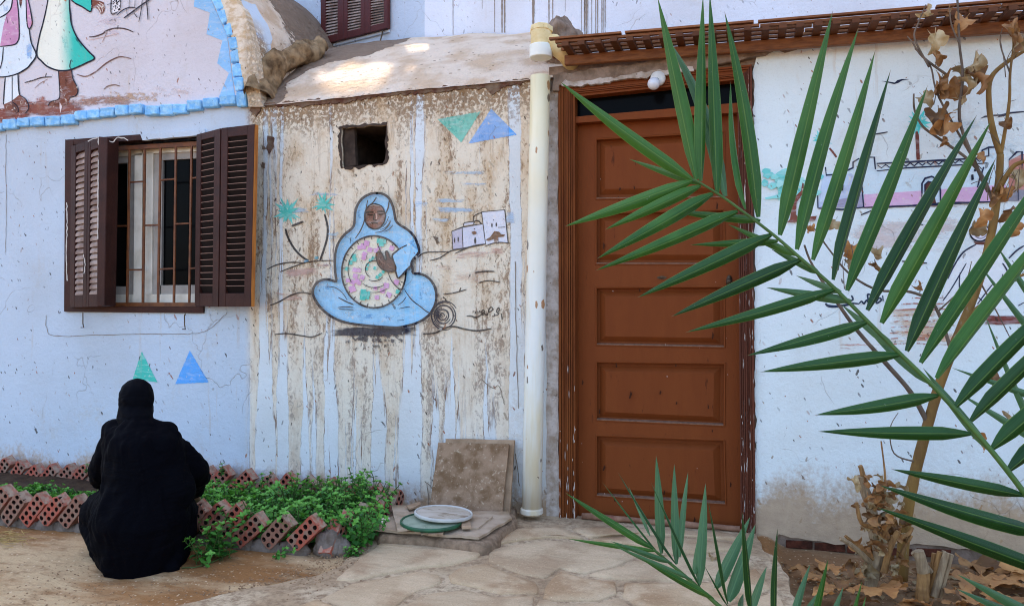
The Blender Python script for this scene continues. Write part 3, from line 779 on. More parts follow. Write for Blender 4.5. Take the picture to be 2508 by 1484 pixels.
def shutter(parent, q, th, op, ns, tilt, mf, ms, name='shutter', label=None, edge=None, sth=.010):
    """q: front corners TL TR BR BL; op: opening (s0,t0,s1,t1); tilt +1 = front edge of each slat low"""
    nrm = (q[3] - q[0]).cross(q[1] - q[0]).normalized()
    if nrm.dot(CAM - q[0]) < 0: nrm = -nrm
    def pt(s, t, d): return bil(q, s, t) - nrm * d
    def bx(mb, s0, t0, s1, t1, d0, d1, mi=0):
        mb.hexa([pt(s0, t0, d0), pt(s1, t0, d0), pt(s1, t1, d0), pt(s0, t1, d0), pt(s0, t0, d1), pt(s1, t0, d1), pt(s1, t1, d1), pt(s0, t1, d1)], mi)
    s0, t0, s1, t1 = op; mb = MB()
    bx(mb, 0, 0, s0, 1, 0, th); bx(mb, s1, 0, 1, 1, 0, th, 1 if False else 0)
    bx(mb, s0, 0, s1, t0, .001, th - .001); bx(mb, s0, t1, s1, 1, .001, th - .001)
    # thin bead round the opening
    w = (s1 - s0) * .05; hgt = .004
    sh = mb.build(name, mf, parent, bevel=.002, label=label)
    if edge:
        mb = MB(); bx(mb, 1.0005, .001, 1.012, .999, .003, th - .002); mb.build('edge_strip', edge, sh)
    step = (t1 - t0) / ns
    for i in range(ns):
        c = t0 + (i + .5) * step; e = step * (.42 if tilt > 0 else .72) * tilt; k = step * (sth * 20 if tilt > 0 else .055)
        mb = MB()
        f0, f1 = c + e, c - e
        mb.hexa([pt(s0 + .004, f0 - k, .004), pt(s1 - .004, f0 - k, .004), pt(s1 - .004, f0 + k, .004), pt(s0 + .004, f0 + k, .004),
                 pt(s0 + .004, f1 - k, th - .004), pt(s1 - .004, f1 - k, th - .004), pt(s1 - .004, f1 + k, th - .004), pt(s0 + .004, f1 + k, th - .004)])
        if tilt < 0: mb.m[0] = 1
        mb.build('slat', ms if tilt > 0 else [ms, M['slat_lit_edge']], sh)
    return sh
def corners(pp, offs): return [wp(*z5(*p), o) for p, o in zip(pp, offs)]
shutter(house, corners([(150, 236), (272, 196), (256, 1388), (140, 1392)], (.03, .075, .075, .03)), .030, (.28, .05, .80, .925), 24, 1, M['dark_wood'], M['slat'])
shutter(house, corners([(274, 200), (350, 174), (342, 1386), (258, 1388)], (.078, .105, .105, .078)), .030, (.22, .06, .92, .925), 24, 1, M['dark_wood'], M['slat'])
b_ = MB(); rail(b_, [(346, 166), (411, 172), (388, 1380), (340, 1386)], .135, .10); b_.build('shutter', M['dark_wood'], house, bevel=.004, label='shutter leaf seen edge on')
shutter(house, corners([(1050, 152), (1220, 108), (1204, 1386), (1036, 1380)], (.05, .155, .155, .05)), .030, (.20, .04, .76, .925), 24, -1, M['dark_wood'], M['slat_shaded'], sth=.006)
shutter(house, corners([(1228, 106), (1466, 78), (1438, 1386), (1211, 1386)], (.16, .20, .20, .16)), .032, (.20, .055, .79, .925), 26, -1, M['dark_wood'], M['slat_shaded'], edge=M['orange_edge'], sth=.006)

# hairline seam of the patched plaster below the window, nails and a wire hook
b_ = MB()
def seam(pts, w, off=.0035):
    global b_
    pp = spline(pts, 8); k = len(pp); L_, R_ = [], []
    for j, (xx, yy) in enumerate(pp):
        a, c = pp[max(j - 1, 0)], pp[min(j + 1, k - 1)]; dx, dy = c[0] - a[0], c[1] - a[1]; d = math.hypot(dx, dy) or 1
        q = noise.noise(Vector((xx * .11, yy * .11, 3))) * 2.2; ww = w * (.5 + .5 * abs(noise.noise(Vector((xx * .07, yy * .07, 9)))))
        L_.append(wp(xx - dy / d * (q - ww), yy + dx / d * (q - ww), off)); R_.append(wp(xx - dy / d * (q + ww), yy + dx / d * (q + ww), off))
    b_.add(L_ + R_, [(j, j + 1, k + j + 1, k + j) for j in range(k - 1)])
seam([(113, 772), (114, 800), (132, 822), (250, 820), (370, 818), (470, 817), (512, 806), (540, 782), (556, 764)], 1.0)
seam([(14, 330), (14, 420), (15, 520), (13, 620)], .8)
for pts in ([(1040, 1178), (1062, 1198), (1068, 1215), (1110, 1225)], [(1045, 1185), (1050, 1225), (1048, 1250)], [(1262, 1110), (1268, 1150), (1272, 1190)], [(1262, 640), (1264, 800), (1270, 1000)], [(1180, 930), (1206, 950), (1222, 945), (1236, 990)]): seam(pts, 1.4)
b_.build('plaster_crack', simple('crack_line', A('#8f8170', .7), .95, .2, 30, 0, world=True), house, kind='stuff')  # grey-brown lines for cracks and patch seams
b_ = MB()
for x0, y0 in ((203, 766), (452, 770)): b_.tube([wp(x0, y0, .03), wp(x0, y0 + 26, .03), wp(x0 + 2, y0 + 36, .03), wp(x0 - 5, y0 + 36, .03)], .0035, 6)
b_.build('wire_hook', metal, house, kind='stuff')
# old white paint dribbled over the shutters
b_ = MB()
for pts, w in (([(478, 690 - 352), (486, 410), (484, 560), (478, 720)], 1.2),): pass
for pts, w in (([z5(345, 172), z5(352, 260), z5(346, 420), z5(344, 700), z5(340, 900)], 2.2), ([z5(345, 172), z5(300, 190), z5(270, 200)], 2.4), ([z5(412, 195), z5(450, 205), z5(480, 175), z5(520, 178), z5(560, 195)], 2.0), ([z5(240, 1010), z5(250, 1080), z5(244, 1150)], 1.6), ([z5(118, 640), z5(122, 800), z5(116, 1000), z5(122, 1200)], 2.0)): seam(pts, w, .118)
b_.build('paint_dribble', simple('old_white_paint', A('#cfc8c0'), .7, .2, 20, 0, world=True), house, kind='stuff')

# ------------------------------------------------------------------ the taller house behind
U0 = wp(1040, 0, -1.12); phi = R(15.6)
UL = Vector((-math.cos(phi), math.sin(phi), 0)); UN = Vector((-math.sin(phi), -math.cos(phi), 0))
upper = thing('upper_house', 'taller pale blue house rising behind the rounded mud roof, with maroon shutters', 'house', (0, 1.3, 0))
def ul(px, py, off=0):
    d = ray(px, py); t = (U0 + UN * off - CAM).dot(UN) / d.dot(UN); return CAM + d * t
# made-up openings in the unseen upper wall, shaped to throw the sun patch
def to_ul(p):
    t = (U0 - p).dot(UN) / SUN.dot(UN); return p + SUN * t
def VV(px, py):                    # point of the roof seen at a place
    lo, hi = 0, 1
    for _ in range(30):
        mid = (lo + hi) / 2; w = V(px, mid, False); d = w - CAM
        if CY - F * d.z / d.dot(AX) > py: lo = mid
        else: hi = mid
    return V(px, lo, False)
hole = [to_ul(VV(*p)) for p in ((762, 186), (786, 172), (810, 176), (832, 156), (866, 148), (893, 158), (925, 150), (950, 160), (968, 178), (950, 190), (958, 206), (928, 214), (905, 232), (872, 228), (842, 240), (806, 236), (788, 226), (772, 208))]
hole2 = [to_ul(VV(*p)) for p in ((985, 118), (1015, 105), (1062, 101), (1068, 117), (1030, 124), (995, 128))]
hole3 = [to_ul(VV(*p)) for p in ((985, 176), (1004, 168), (1022, 174), (1016, 186), (994, 190))]
b_ = MB()
b_.prism([Vector((U0.x, U0.y, -.2)), U0 + UL * 14 - Vector((0, 0, U0.z + .2)), U0 + UL * 14 + Vector((0, 0, 17 - U0.z)), Vector((U0.x, U0.y, 17))], -UN * .03, [hole, hole2, hole3])  # carried far above view, an added height that keeps the lane shaded
b_.build('wall', M['upper'], upper)
b_ = MB(); e = Vector((U0.x, U0.y, -.2))
b_.prism([e, e + Vector((10, 0, 0)), e + Vector((10, 0, 17.2)), e + Vector((0, 0, 17.2))], (0, .2, 0))  # same added height, out of view, to block the sun
b_.build('wall', plaster('upper_plaster_clean', A('#dbe2f0'), 0, .6), upper, label='paler wall with dark drip lines')
# maroon shutters
ux = [645, 815, 972, 1140]
def ubot(x): return 335 - (x - 645) * .2525
q_all = []
b_ = MB()
for i in range(3):
    xa, xb = ux[i] + (2 if i else 0), ux[i + 1]
    pts = [z2(xa, -330), z2(xb, -330), z2(xb, ubot(xb)), z2(xa, ubot(xa))]
    q = [ul(*p, .05) for p in pts]
    lw = [.21, .17, .24][i]; rw = [.74, .80, .84][i]
    shutter(upper, q, .035, (lw, .02, rw, .915), 26, 1, M['maroon'], M['slat'])
b_ = MB(); q = [ul(*p, .02) for p in (z2(625, 345), z2(1150, 215), z2(1150, 240), z2(690, 355))]
b_.hexa(q + [v - UN * .018 for v in q]); b_.build('sill', M['upper'], upper)
b_ = MB(); hk = ul(*z2(1105, 225), .04); b_.tube([hk, hk + Vector((.0, -.01, -.04)), hk + Vector((-.01, -.02, -.09)), hk + Vector((.01, -.02, -.11))], .006, 6); b_.build('shutter_hook', metal, upper)
# drips down the paler wall
drip_m = {}
def drip(x, w, y1, y0=-60, zm=z2, wobble=.5, strength=.42):
    pts = []; r2 = random.Random(int(x * 13)); k = 22
    L, Rr = [], []
    for i in range(k + 1):
        y = y0 + (y1 - y0) * i / k; j = r2.uniform(-1, 1) * wobble
        ww = w * (1 - .35 * i / k) * r2.uniform(.75, 1.15) * .5
        L.append(wp(*zm(x + j - ww, y), -1.117)); Rr.append(wp(*zm(x + j + ww, y), -1.117))
    b = MB(); b.add(L + Rr, [(i, i + 1, k + 2 + i, k + 1 + i) for i in range(k)])
    o = b.build('drip_stain', M['drip'], upper); setattr_f(o, 'fade', [1.0] * len(o.data.vertices))
M['drip'] = plaster('drip_stain', A('#8e8275'), 0, .3, .9, .3, ((60, 1, 7), .30, .42, .5, .9))
for x, w, y1 in ((1627, 6, 262), (1843, 4, 70), (1935, 6, 240), (1990, 13, 245), (2010, 13, 245), (2222, 22, 205), (2338, 10, 215), (2366, 8, 238), (2600, 6, 262), (2755, 8, 300)):
    drip(x, w, y1)
for x, w, y1 in ((445, 5, 110), (595, 7, 405), (624, 10, 400), (640, 22, 400), (655, 8, 330), (690, 7, 395), (727, 10, 395), (745, 12, 395), (785, 12, 395), (802, 8, 395)):
    drip(x, w, y1, -80, z3)

# ------------------------------------------------------------------ ground
m, N, b = newmat('dusty_earth')
Pn = N.pos(); px_, py_, pz_ = N.sep(Pn)
n_a = N.noise(N.scale(Pn, (1.1, 2.6, 1)), 1, 5, .6); n_b = N.noise(Pn, 26, 6, .7); n_c = N.noise(N.scale(Pn, (7, 14, 1)), 1, 5, .65)
cc = N.mix(N.ss(n_a, .42, .58), E('#c6b094', .62), E('#9c744f', .58))
cc = N.mix(N.m('MULTIPLY', N.ss(n_c, .5, .66), .6), cc, E('#8b6c50', .6))
cc = N.mix(N.m('MULTIPLY', N.ss(n_b, .58, .68), .55), cc, E('#d8c6b0', .62))
bed = N.ss(px_, wp(1880, 1300).x - .02, wp(1905, 1300).x + .05)
cc = N.mix(N.m('MULTIPLY', bed, .7), cc, N.mix(n_b, E('#6d5340', .6), E('#8d7058', .6)))
vo = N.vor(Pn, 70); r0, g0, b0 = N.sep(vo['Color'])
st = N.m('MULTIPLY', N.m('LESS_THAN', vo['Distance'], N.m('MULTIPLY', r0, .38)), N.m('GREATER_THAN', g0, .72))
cc = N.mix(N.m('MULTIPLY', st, .8), cc, N.mix(N.ss(b0, .5, .6), E('#e0d4c2', .65), E('#6f5644', .6)))
g2 = N.noise(Pn, 120, 4, .75)
cc = N.mix(N.m('MULTIPLY', N.ss(g2, .48, .70), .5), cc, N.mix(1.0, cc, (.55, .50, .45), 'MULTIPLY'))
N.put(b.inputs['Base Color'], cc); b.inputs['Roughness'].default_value = .95; b.inputs['Specular IOR Level'].default_value = .15
N.put(b.inputs['Normal'], N.bump(N.m('ADD', N.m('ADD', N.m('MULTIPLY', n_b, .6), n_c), N.m('MULTIPLY', st, .5)), .9, .014))
M['earth'] = m
pit = zp(905, 1312); stepc = zp(1090, 1290)
def gz(x, y):
    if not (-5 < x < 3.5 and -3.2 < y < .3): return 0.0
    p = Vector((x, y, 0))
    h = noise.noise(p * 1.7) * .012 + noise.noise(p * 6) * .005 + noise.noise(p * 19) * .0022
    d = ((x - pit.x) ** 2 + (y - pit.y) ** 2) ** .5
    h -= .11 * max(0, 1 - d / .17) ** .8
    h -= .055 * smooth(wp(1880, 1300).x - .02, wp(1930, 1300).x, x) * smooth(-1.6, -.5, y)
    return h
def axis_vals(lo, hi, step, far):
    v = []; t = lo
    while t < hi + 1e-6: v.append(t); t += step
    s = step; a = lo
    while a > -far: s *= 1.5; a -= s; v.insert(0, a)
    s = step; a = hi
    while a < far: s *= 1.5; a += s; v.append(a)
    return v
xs = axis_vals(-3.6, 1.9, .022, 120); ys = axis_vals(-1.75, .04, .020, 120)
b_ = MB(); nx = len(xs)
b_.add([(a, c, gz(a, c)) for c in ys for a in xs], [(j * nx + i, j * nx + i + 1, (j + 1) * nx + i + 1, (j + 1) * nx + i) for j in range(len(ys) - 1) for i in range(nx - 1)])
b_.build('ground', M['earth'], None, smooth=True, kind='structure')

# paved apron in front of the door
m, N, b = newmat('mortar_bed')
n_b = N.noise(N.pos(), 30, 6, .7)
N.put(b.inputs['Base Color'], N.mix(N.ss(n_b, .4, .66), N.mix(N.ss(N.noise(N.pos(), 3, 3), .4, .6), E('#c6b7a4', .70), E('#b09b84', .68)), E('#96806a', .62)))
b.inputs['Roughness'].default_value = .95; N.put(b.inputs['Normal'], N.bump(N.m('ADD', n_b, N.noise(N.pos(), 9, 4)), .9, .014)); M['bed'] = m
pav_edge = [(926, 1305), (905, 1322), (872, 1352), (838, 1382), (770, 1410), (660, 1432), (540, 1455), (420, 1490), (250, 1560)]
pav = [zp(*p, .016) for p in pav_edge] + [Vector((-1.5, -3.5, .04)), Vector((-1.5, -7, .04)), Vector((1.2, -7, .04))] + \
      [zp(*p, .04) for p in ((2010, 1600), (1960, 1484), (1925, 1400), (1905, 1355), (1870, 1338))] + [wp(1848, 1320, -.05), wp(1372, 1290, -.05), wp(1360, 1288, 0), wp(1150, 1270, 0)]
for p in pav: p.z = .016
pr = ragged(pav, .016, .04, 31)
paving = thing('paving', 'x', 'x', zp(1500, 1400)); del paving['label']; del paving['category']; paving['kind'] = 'structure'
b_ = MB(); n = len(pr); inn = []
cen = sum(pr, Vector()) / n
top = [Vector((p.x, p.y, .016)) for p in pr]
b_.poly(top); bot = [Vector((p.x, p.y, -.12)) + (p - cen) * .012 for p in pr]
b_.add(top + bot, [(i, (i + 1) % n, n + (i + 1) % n, n + i) for i in range(n)])
b_.build('mortar_bed', M['bed'], paving)
m, N, b = newmat('sandstone')
Po = N.pos(); q = N.scale(Po, (5, 22, 5)); dist = N.noise(q, 1, 6, .68, .8); n_b = N.noise(Po, 38, 6, .7)
hue = N.rand()
c1 = N.mix(N.ss(hue, .2, .8), E('#bfae9e', .62), E('#b08f72', .62)); c2 = N.mix(hue, E('#94786a', .6), E('#a3805f', .6))
cc = N.mix(N.m('MULTIPLY', N.ss(dist, .42, .66), .6), c1, c2)
cc = N.mix(.60, cc, N.mix(N.ss(N.noise(Po, 3, 3), .4, .6), E('#c8b8a2', .70), E('#b29b82', .66)))
cc = N.mix(N.m('MULTIPLY', N.ss(N.noise(Po, 4, 5, .6), .44, .6), .75), cc, E('#c9b8a4', .72))
cc = N.mix(N.m('MULTIPLY', N.ss(n_b, .6, .68), .5), cc, E('#dccdb8', .62))
g2 = N.noise(Po, 130, 4, .75)
cc = N.mix(N.m('MULTIPLY', N.ss(g2, .48, .70), .5), cc, N.mix(1.0, cc, (.55, .50, .45), 'MULTIPLY'))
cc = N.mix(N.m('MULTIPLY', N.ss(N.noise(Po, 90, 3, .7), .63, .68), .6), cc, E('#e8dccb', .62))
N.put(b.inputs['Base Color'], cc); b.inputs['Roughness'].default_value = .85; b.inputs['Specular IOR Level'].default_value = .25
N.put(b.inputs['Normal'], N.bump(N.m('ADD', N.m('MULTIPLY', dist, 1.0), N.m('MULTIPLY', n_b, .5)), .8, .012)); M['stone'] = m
stones = [
 [(250, 985), (640, 1003), (1050, 1036), (1010, 1106), (820, 1158), (560, 1183), (250, 1236), (20, 1285), (-110, 1275), (60, 1120)],
 [(230, 1262), (560, 1205), (700, 1225), (728, 1290), (665, 1328), (540, 1362), (400, 1450), (330, 1495), (-60, 1498), (-230, 1420), (0, 1308)],
 [(1080, 1042), (1260, 1006), (1560, 966), (1850, 985), (2240, 1015), (2290, 1088), (2090, 1165), (1840, 1235), (1640, 1186), (1545, 1270), (1350, 1236), (1080, 1138)],
 [(1310, 880), (1640, 868), (1720, 890), (1840, 955), (1560, 942), (1260, 982), (1120, 1008), (1180, 950)],
 [(1060, 1148), (1350, 1262), (1480, 1300), (1490, 1388), (1180, 1388), (960, 1330), (780, 1298), (760, 1235), (860, 1176)],
 [(1655, 1212), (1840, 1262), (2080, 1300), (2108, 1390), (1960, 1445), (1600, 1447), (1522, 1420), (1515, 1340)],
 [(430, 1462), (600, 1388), (900, 1350), (1150, 1405), (1470, 1410), (1440, 1500), (1200, 1640), (700, 1650), (400, 1560)],
 [(1492, 1432), (1600, 1470), (1950, 1470), (2130, 1422), (2290, 1556), (2100, 1700), (1500, 1680), (1310, 1620)],
 [(1880, 968), (2300, 936), (2700, 956), (3000, 994), (3060, 1048), (2700, 1078), (2330, 1072), (2260, 1006)],
 [(1740, 878), (2100, 868), (3000, 912), (3080, 968), (2700, 940), (2200, 920), (1880, 950)],
 [(2320, 1097), (2700, 1097), (3050, 1074), (3180, 1160), (2900, 1266), (2500, 1286), (2130, 1278), (1866, 1242), (2100, 1178)],
 [(2130, 1304), (2500, 1308), (2900, 1288), (3200, 1190), (3320, 1350), (2900, 1500), (2330, 1536), (2140, 1410)],
 [(-270, 1432), (-90, 1510), (320, 1512), (385, 1570), (300, 1700), (-480, 1700), (-640, 1560)],
 [(2310, 1560), (2900, 1520), (3350, 1370), (3500, 1600), (3000, 1800), (2150, 1720)],
 [(400, 1600), (700, 1668), (1200, 1660), (1300, 1650), (1480, 1700), (1300, 1950), (600, 1950), (330, 1720)],
]
for k, pl in enumerate(stones):
    pts = ragged([zp(*z9(*p), .020) for p in pl], 0, .05, k)
    c = sum(pts, Vector()) / len(pts); o = []
    for p in pts:
        d = p - c; p2 = p + Vector((noise.noise(p * 9), noise.noise(p * 9 + Vector((4, 4, 4))), 0)) * .014 - d.normalized() * .004
        o.append(p2)
    rings = []; hz = rnd.uniform(-.002, .006)
    for sc_, zz in ((1.0, -.012), (.988, .000), (.96, .004), (.72, .006), (.42, .006), (.15, .006)):
        rings.append([Vector((c.x + (p.x - c.x) * sc_, c.y + (p.y - c.y) * sc_, .019 + zz + hz + noise.noise(Vector((p.x * sc_, p.y * sc_, k)) * 7) * .0035 * (zz > 0))) for p in o])
    n = len(o); b_ = MB()
    b_.add([v for r in rings for v in r], [(i * n + j, i * n + (j + 1) % n, (i + 1) * n + (j + 1) % n, (i + 1) * n + j) for i in range(5) for j in range(n)] + [[5 * n + j for j in range(n)]])
    b_.build('flagstone', M['stone'], paving, smooth=True)

# loose grit along the edge of the paving
grit_m = simple('grit', E('#a58c76', .62), .9, .4, 40, 0, c2=E('#7d6654', .6), randv=0, world=True)
b_ = MB()
for k in range(900):
    t = rnd.random(); e = pav_edge[1:7]; i = min(int(t * 5), 4); f = t * 5 - i
    x = e[i][0] + (e[i + 1][0] - e[i][0]) * f + rnd.gauss(-25, 38); y = e[i][1] + (e[i + 1][1] - e[i][1]) * f + rnd.gauss(4, 12)
    if rnd.random() < .30: x, y = rnd.uniform(0, 900), rnd.uniform(1380, 1484)
    p = zp(x, y); s = rnd.uniform(.002, .0055); zt = (gz(p.x, p.y) if x < 700 else .016) + s * .3
    blob(b_, (p.x, p.y, zt), s, s * rnd.uniform(.6, 1), s * .6, k, .3, 1)
b_.build('gravel', grit_m, None, kind='stuff')

# ------------------------------------------------------------------ concrete step, boards, tiles and lids
stp = [zp(*p, .07) for p in ((936, 1308), (1060, 1318), (1180, 1331), (1204, 1326), (1262, 1268), (1262, 1240), (960, 1244), (908, 1286))]
step = thing('concrete_step', 'low rough concrete ledge carrying the flat tiles and the two round lids', 'step', zp(1090, 1300))
pr = ragged(stp, .010, .03, 44); n = len(pr); c = sum(pr, Vector()) / n
b_ = MB(); rr = []
for s_, zz in ((1.03, -.02), (1.02, .03), (1.0, .055), (.96, .066), (.5, .068)):
    rr.append([Vector((c.x + (p.x - c.x) * s_, c.y + (p.y - c.y) * s_, zz + noise.noise(p * 12) * .006)) for p in pr])
b_.add([v for r in rr for v in r], [(i * n + j, i * n + (j + 1) % n, (i + 1) * n + (j + 1) % n, (i + 1) * n + j) for i in range(4) for j in range(n)] + [[4 * n + j for j in range(n)]])
b_.build('slab', simple('rough_concrete', A('#a48b72', .62), .95, .3, 20, .9, 40, .15, A('#7f6a56', .6), world=True), step, smooth=True)

tile_m = simple('dusty_tile', A('#b3987c', .68), .75, .25, 7, .35, 40, .25, A('#8f7459', .68), dirt=(A('#5d4530', .7), 13, .60, .7), world=True)
tile_e = simple('dusty_tile_flat', A('#c0ab93', .62), .8, .2, 7, .3, 40, .25, A('#9c8468', .62), dirt=(A('#6f5640', .6), 11, .62, .6), world=True)
board_m = simple('mottled_board', A('#9a7f66', .72), .85, .25, 14, .5, 46, .2, A('#74593f', .70), dirt=(A('#c2ae94', .72), 48, .57, .55), world=True)
def leaning(name, tl, tr, br, bl, ot, ob, th, label, mat):
    q = [wp(*tl, ot), wp(*tr, ot), wp(*br, ob), wp(*bl, ob)]; base = (q[2] + q[3]) / 2
    nrm = (q[3] - q[0]).cross(q[1] - q[0]).normalized()
    if nrm.y > 0: nrm = -nrm
    t = thing(name, label, 'board', base)
    pr = ragged(q, .0025, .05, len(tl) + int(tl[0])); b = MB(); b.prism(pr, -nrm * th)
    b.build('panel', mat, t); return t
leaning('board', z9(752, 168), z9(1291, 176), z9(1251, 757), z9(680, 740), .035, .19, .012, 'slightly taller square board half hidden behind the mottled board against the stained wall', tile_m)
leaning('board', z9(690, 198), z9(1246, 208), z9(1189, 772), z9(624, 706), .065, .235, .014, 'mottled brown square board leaning in front against the stained wall', board_m)
def flat(name, px, z, th, label, cat, mat, amp=.003, group=None, tilt=0):
    q = [zp(*z9(*p), z + tilt * i) for i, p in enumerate(px)]
    o = MB(); o.prism(ragged(q, amp, .03, int(px[0][0]) % 17) if amp else q, (0, 0, -th))
    c = sum(q, Vector()) / len(q)
    me = o.mesh(name, mat, c); ob = link(name, me); ob.location = c
    tag(ob, label, cat, group); return ob
flat('board', [(130, 868), (560, 905), (1012, 940), (1272, 788), (1240, 742), (420, 730)], .088, .012, 'large flat board lying on the ledge under the round lids', 'board', tile_e, .003)
flat('tile_piece', [(322, 690), (446, 692), (505, 872), (368, 882)], .108, .010, 'pale broken tile sticking out beside the rim of the green lid', 'tile', tile_e, .002)
flat('tile_piece', [(448, 716), (600, 716), (640, 780), (470, 790)], .102, .008, 'tile fragment lying behind the green lid', 'tile', tile_e, .002)
flat('tile_piece', [(800, 758), (1117, 776), (1010, 868), (940, 868), (780, 820)], .098, .009, 'rhombic tile lying under the edge of the white lid', 'tile', tile_e, .002)
flat('tile_piece', [(872, 812), (940, 808), (948, 858), (876, 860)], .112, .012, 'small square tile chip between the white lid and the flat board', 'tile', tile_m, .001)
flat('tile_piece', [(523, 882), (585, 886), (610, 905), (560, 912)], .098, .008, 'pale triangular tile chip below the green lid', 'tile', tile_e, .001)
flat('tile_piece', [(608, 898), (732, 896), (728, 914), (612, 918)], .099, .009, 'narrow brown tile strip in front of the green lid', 'tile', tile_m, .001)
flat('tile_piece', [(440, 692), (548, 660), (552, 684), (470, 716)], .125, .008, 'dark tile shard pointing out behind the pale broken tile', 'tile', tile_m, .001)
white_m = simple('chipped_white_tile', A('#e6ddcf', .7), .6, .15, 12, .2, 40, .3, A('#bfae97', .7), world=True)
flat('tile_piece', [(150, 838), (300, 772), (312, 796), (190, 850)], .100, .008, 'white tile sliver at the edge of the mint', 'tile', white_m, .001)
flat('wood_offcut', [(378, 958), (510, 962), (516, 980), (384, 972)], .034, .012, 'short pale wooden offcut lying on the paving before the ledge', 'wood offcut', simple('offcut_wood', A('#d4bfa3', .65), .7, .2, 20, .2, stretch=(1, 6, 6)), .0)

def lid(name, c, r, label, mt, mr, rot, inner):
    t = thing(name, label, 'lid', c); b = MB()
    b.lathe([(r * .99, 0), (r, .004), (r, .013), (r * .98, .017), (r * .95, .0165), (r * .94, .009), (r * .93, .0085)], c, 48, 0, rot)
    b.build('rim', mr, t, smooth=True)
    b = MB(); b.lathe([(r * .93, .002), (r * .93, inner), (r * .88, inner + .003), (r * .5, inner + .003), (r * .1, inner + .004)], c, 48, 0, rot)
    b.build('disc', mt, t, smooth=True)
gl_rim = simple('green_plastic', A('#27603f', .7), .4, .2, 12, .15, 40, .45, A('#1f4a33', .7))
gl_top = simple('dusty_green_plastic', A('#a3b09a', .62), .7, .25, 9, .3, 50, .2, A('#83927c', .62), dirt=(A('#c9c2ae', .65), 30, .62, .6))
wl_rim = simple('white_plastic', A('#d3d2cb', .62), .45, .1, 12, .1, 40, .3)
wl_top = simple('dirty_white_plastic', A('#cfc5b6', .60), .6, .15, 7, .3, 40, .2, A('#b8a994', .60), dirt=(A('#8a745d', .6), 11, .54, .75), stretch=(1, 2.5, 1))
lid('bucket_lid', zp(*z9(636, 832), .104), .155, 'round green bucket lid lying under the white lid', gl_top, gl_rim, Matrix.Rotation(R(1), 3, 'Y'), .010)
lid('bucket_lid', zp(*z9(732, 768), .126), .148, 'round dirty white bucket lid resting on the green lid', wl_top, wl_rim, Matrix.Rotation(R(3), 3, 'Y') @ Matrix.Rotation(R(-2), 3, 'X'), .011)

# ------------------------------------------------------------------ drain pipe
m, N, b = newmat('yellowed_pvc')
Pn = N.pos(); xx, yy, zz = N.sep(Pn)
cc = N.mix(N.ss(N.m('ADD', zz, N.m('MULTIPLY', N.noise(Pn, 5, 3), .8)), 1.4, 3.0), A('#dfe2dc'), A('#e2d3a8'))
cc = N.mix(N.m('MULTIPLY', N.ss(N.noise(N.scale(Pn, (9, 9, 1.0)), 1, 4), .46, .64), .6), cc, A('#d3c08c'))
vo = N.vor(N.scale(Pn, (34, 14, 11)), 1); cr, cg, cb = N.sep(vo['Color'])
mk = N.m('MULTIPLY', N.m('LESS_THAN', N.m('ADD', vo['Distance'], N.m('MULTIPLY', N.m('SUBTRACT', N.noise(Pn, 50, 3), .5), .3)), N.m('MULTIPLY', cr, .34)), N.m('GREATER_THAN', cg, .35))
cc = N.mix(N.m('MULTIPLY', mk, .9), cc, N.mix(N.ss(cb, .4, .5), A('#a8733f'), A('#5a4a3a')))
cc = N.mix(N.m('MULTIPLY', N.m('SUBTRACT', 1, N.ss(zz, .08, .22)), .5), cc, A('#b39f80'))
N.put(b.inputs['Base Color'], cc); b.inputs['Roughness'].default_value = .38
N.put(b.inputs['Normal'], N.bump(N.noise(Pn, 8, 3), .08, .01)); M['pvc'] = m
pt_, pb_ = wp(1325, 120, .085), wp(1302, 1288, .085)
pb_.z = .05
pipe = thing('drain_pipe', 'yellowed white plastic drain pipe running down the wall beside the brown door', 'pipe', pb_)
def lerpz(zz): return pt_.lerp(pb_, (pt_.z - zz) / (pt_.z - pb_.z))
b_ = MB(); b_.tube([lerpz(.04), lerpz(.6), lerpz(1.2), lerpz(1.8), lerpz(2.44)], .0545, 32); b_.build('pipe_shaft', M['pvc'], pipe, smooth=False)
bpy.data.objects['pipe_shaft'].data.polygons.foreach_set('use_smooth', [len(p.vertices) == 4 for p in bpy.data.objects['pipe_shaft'].data.polygons])
pw = simple('clean_pvc', A('#ebe9e0'), .4, .06, 5, .05, world=True)
za, zb = wp(1325, 142, .085).z, wp(1325, 112, .085).z
b_ = MB(); c = lerpz(za); b_.lathe([(.055, -.004), (.0615, 0), (.062, .004), (.062, zb - za - .004), (.060, zb - za), (.05, zb - za)], c, 32); b_.build('collar', pw, pipe)
zc = wp(1325, 82, .085).z
ypvc = simple('old_pvc_joint', A('#e0cf9f'), .5, .2, 10, .15, 40, .35, A('#cdb67d'), dirt=(A('#94713f'), 20, .62, .7), world=True)
b_ = MB(); c = lerpz(zb); b_.lathe([(.05, -.002), (.057, 0), (.057, zc - zb + .01), (.05, zc - zb + .012)], c, 32); b_.build('branch_joint', ypvc, pipe)
b_ = MB(); c = lerpz(zc); b_.lathe([(.054, 0), (.064, .004), (.064, .030), (.056, .036), (.02, .044)], c, 8, 0, Matrix.Rotation(R(-8), 3, 'X')); b_.build('pipe_cap', ypvc, pipe)
b_ = MB(); c0 = lerpz((zb + zc) / 2 - .01); b_.tube([c0, c0 + Vector((.06, .02, -.01)), c0 + Vector((.13, .06, -.07)), c0 + Vector((.16, .16, -.12))], [.04, .052, .05, .05], 16); b_.build('elbow', ypvc, pipe, smooth=True)
b_ = MB(); b_.lathe([(.058, 0), (.064, .004), (.063, .026), (.056, .032)], lerpz(.045), 24); b_.build('foot_socket', M['pvc'], pipe)

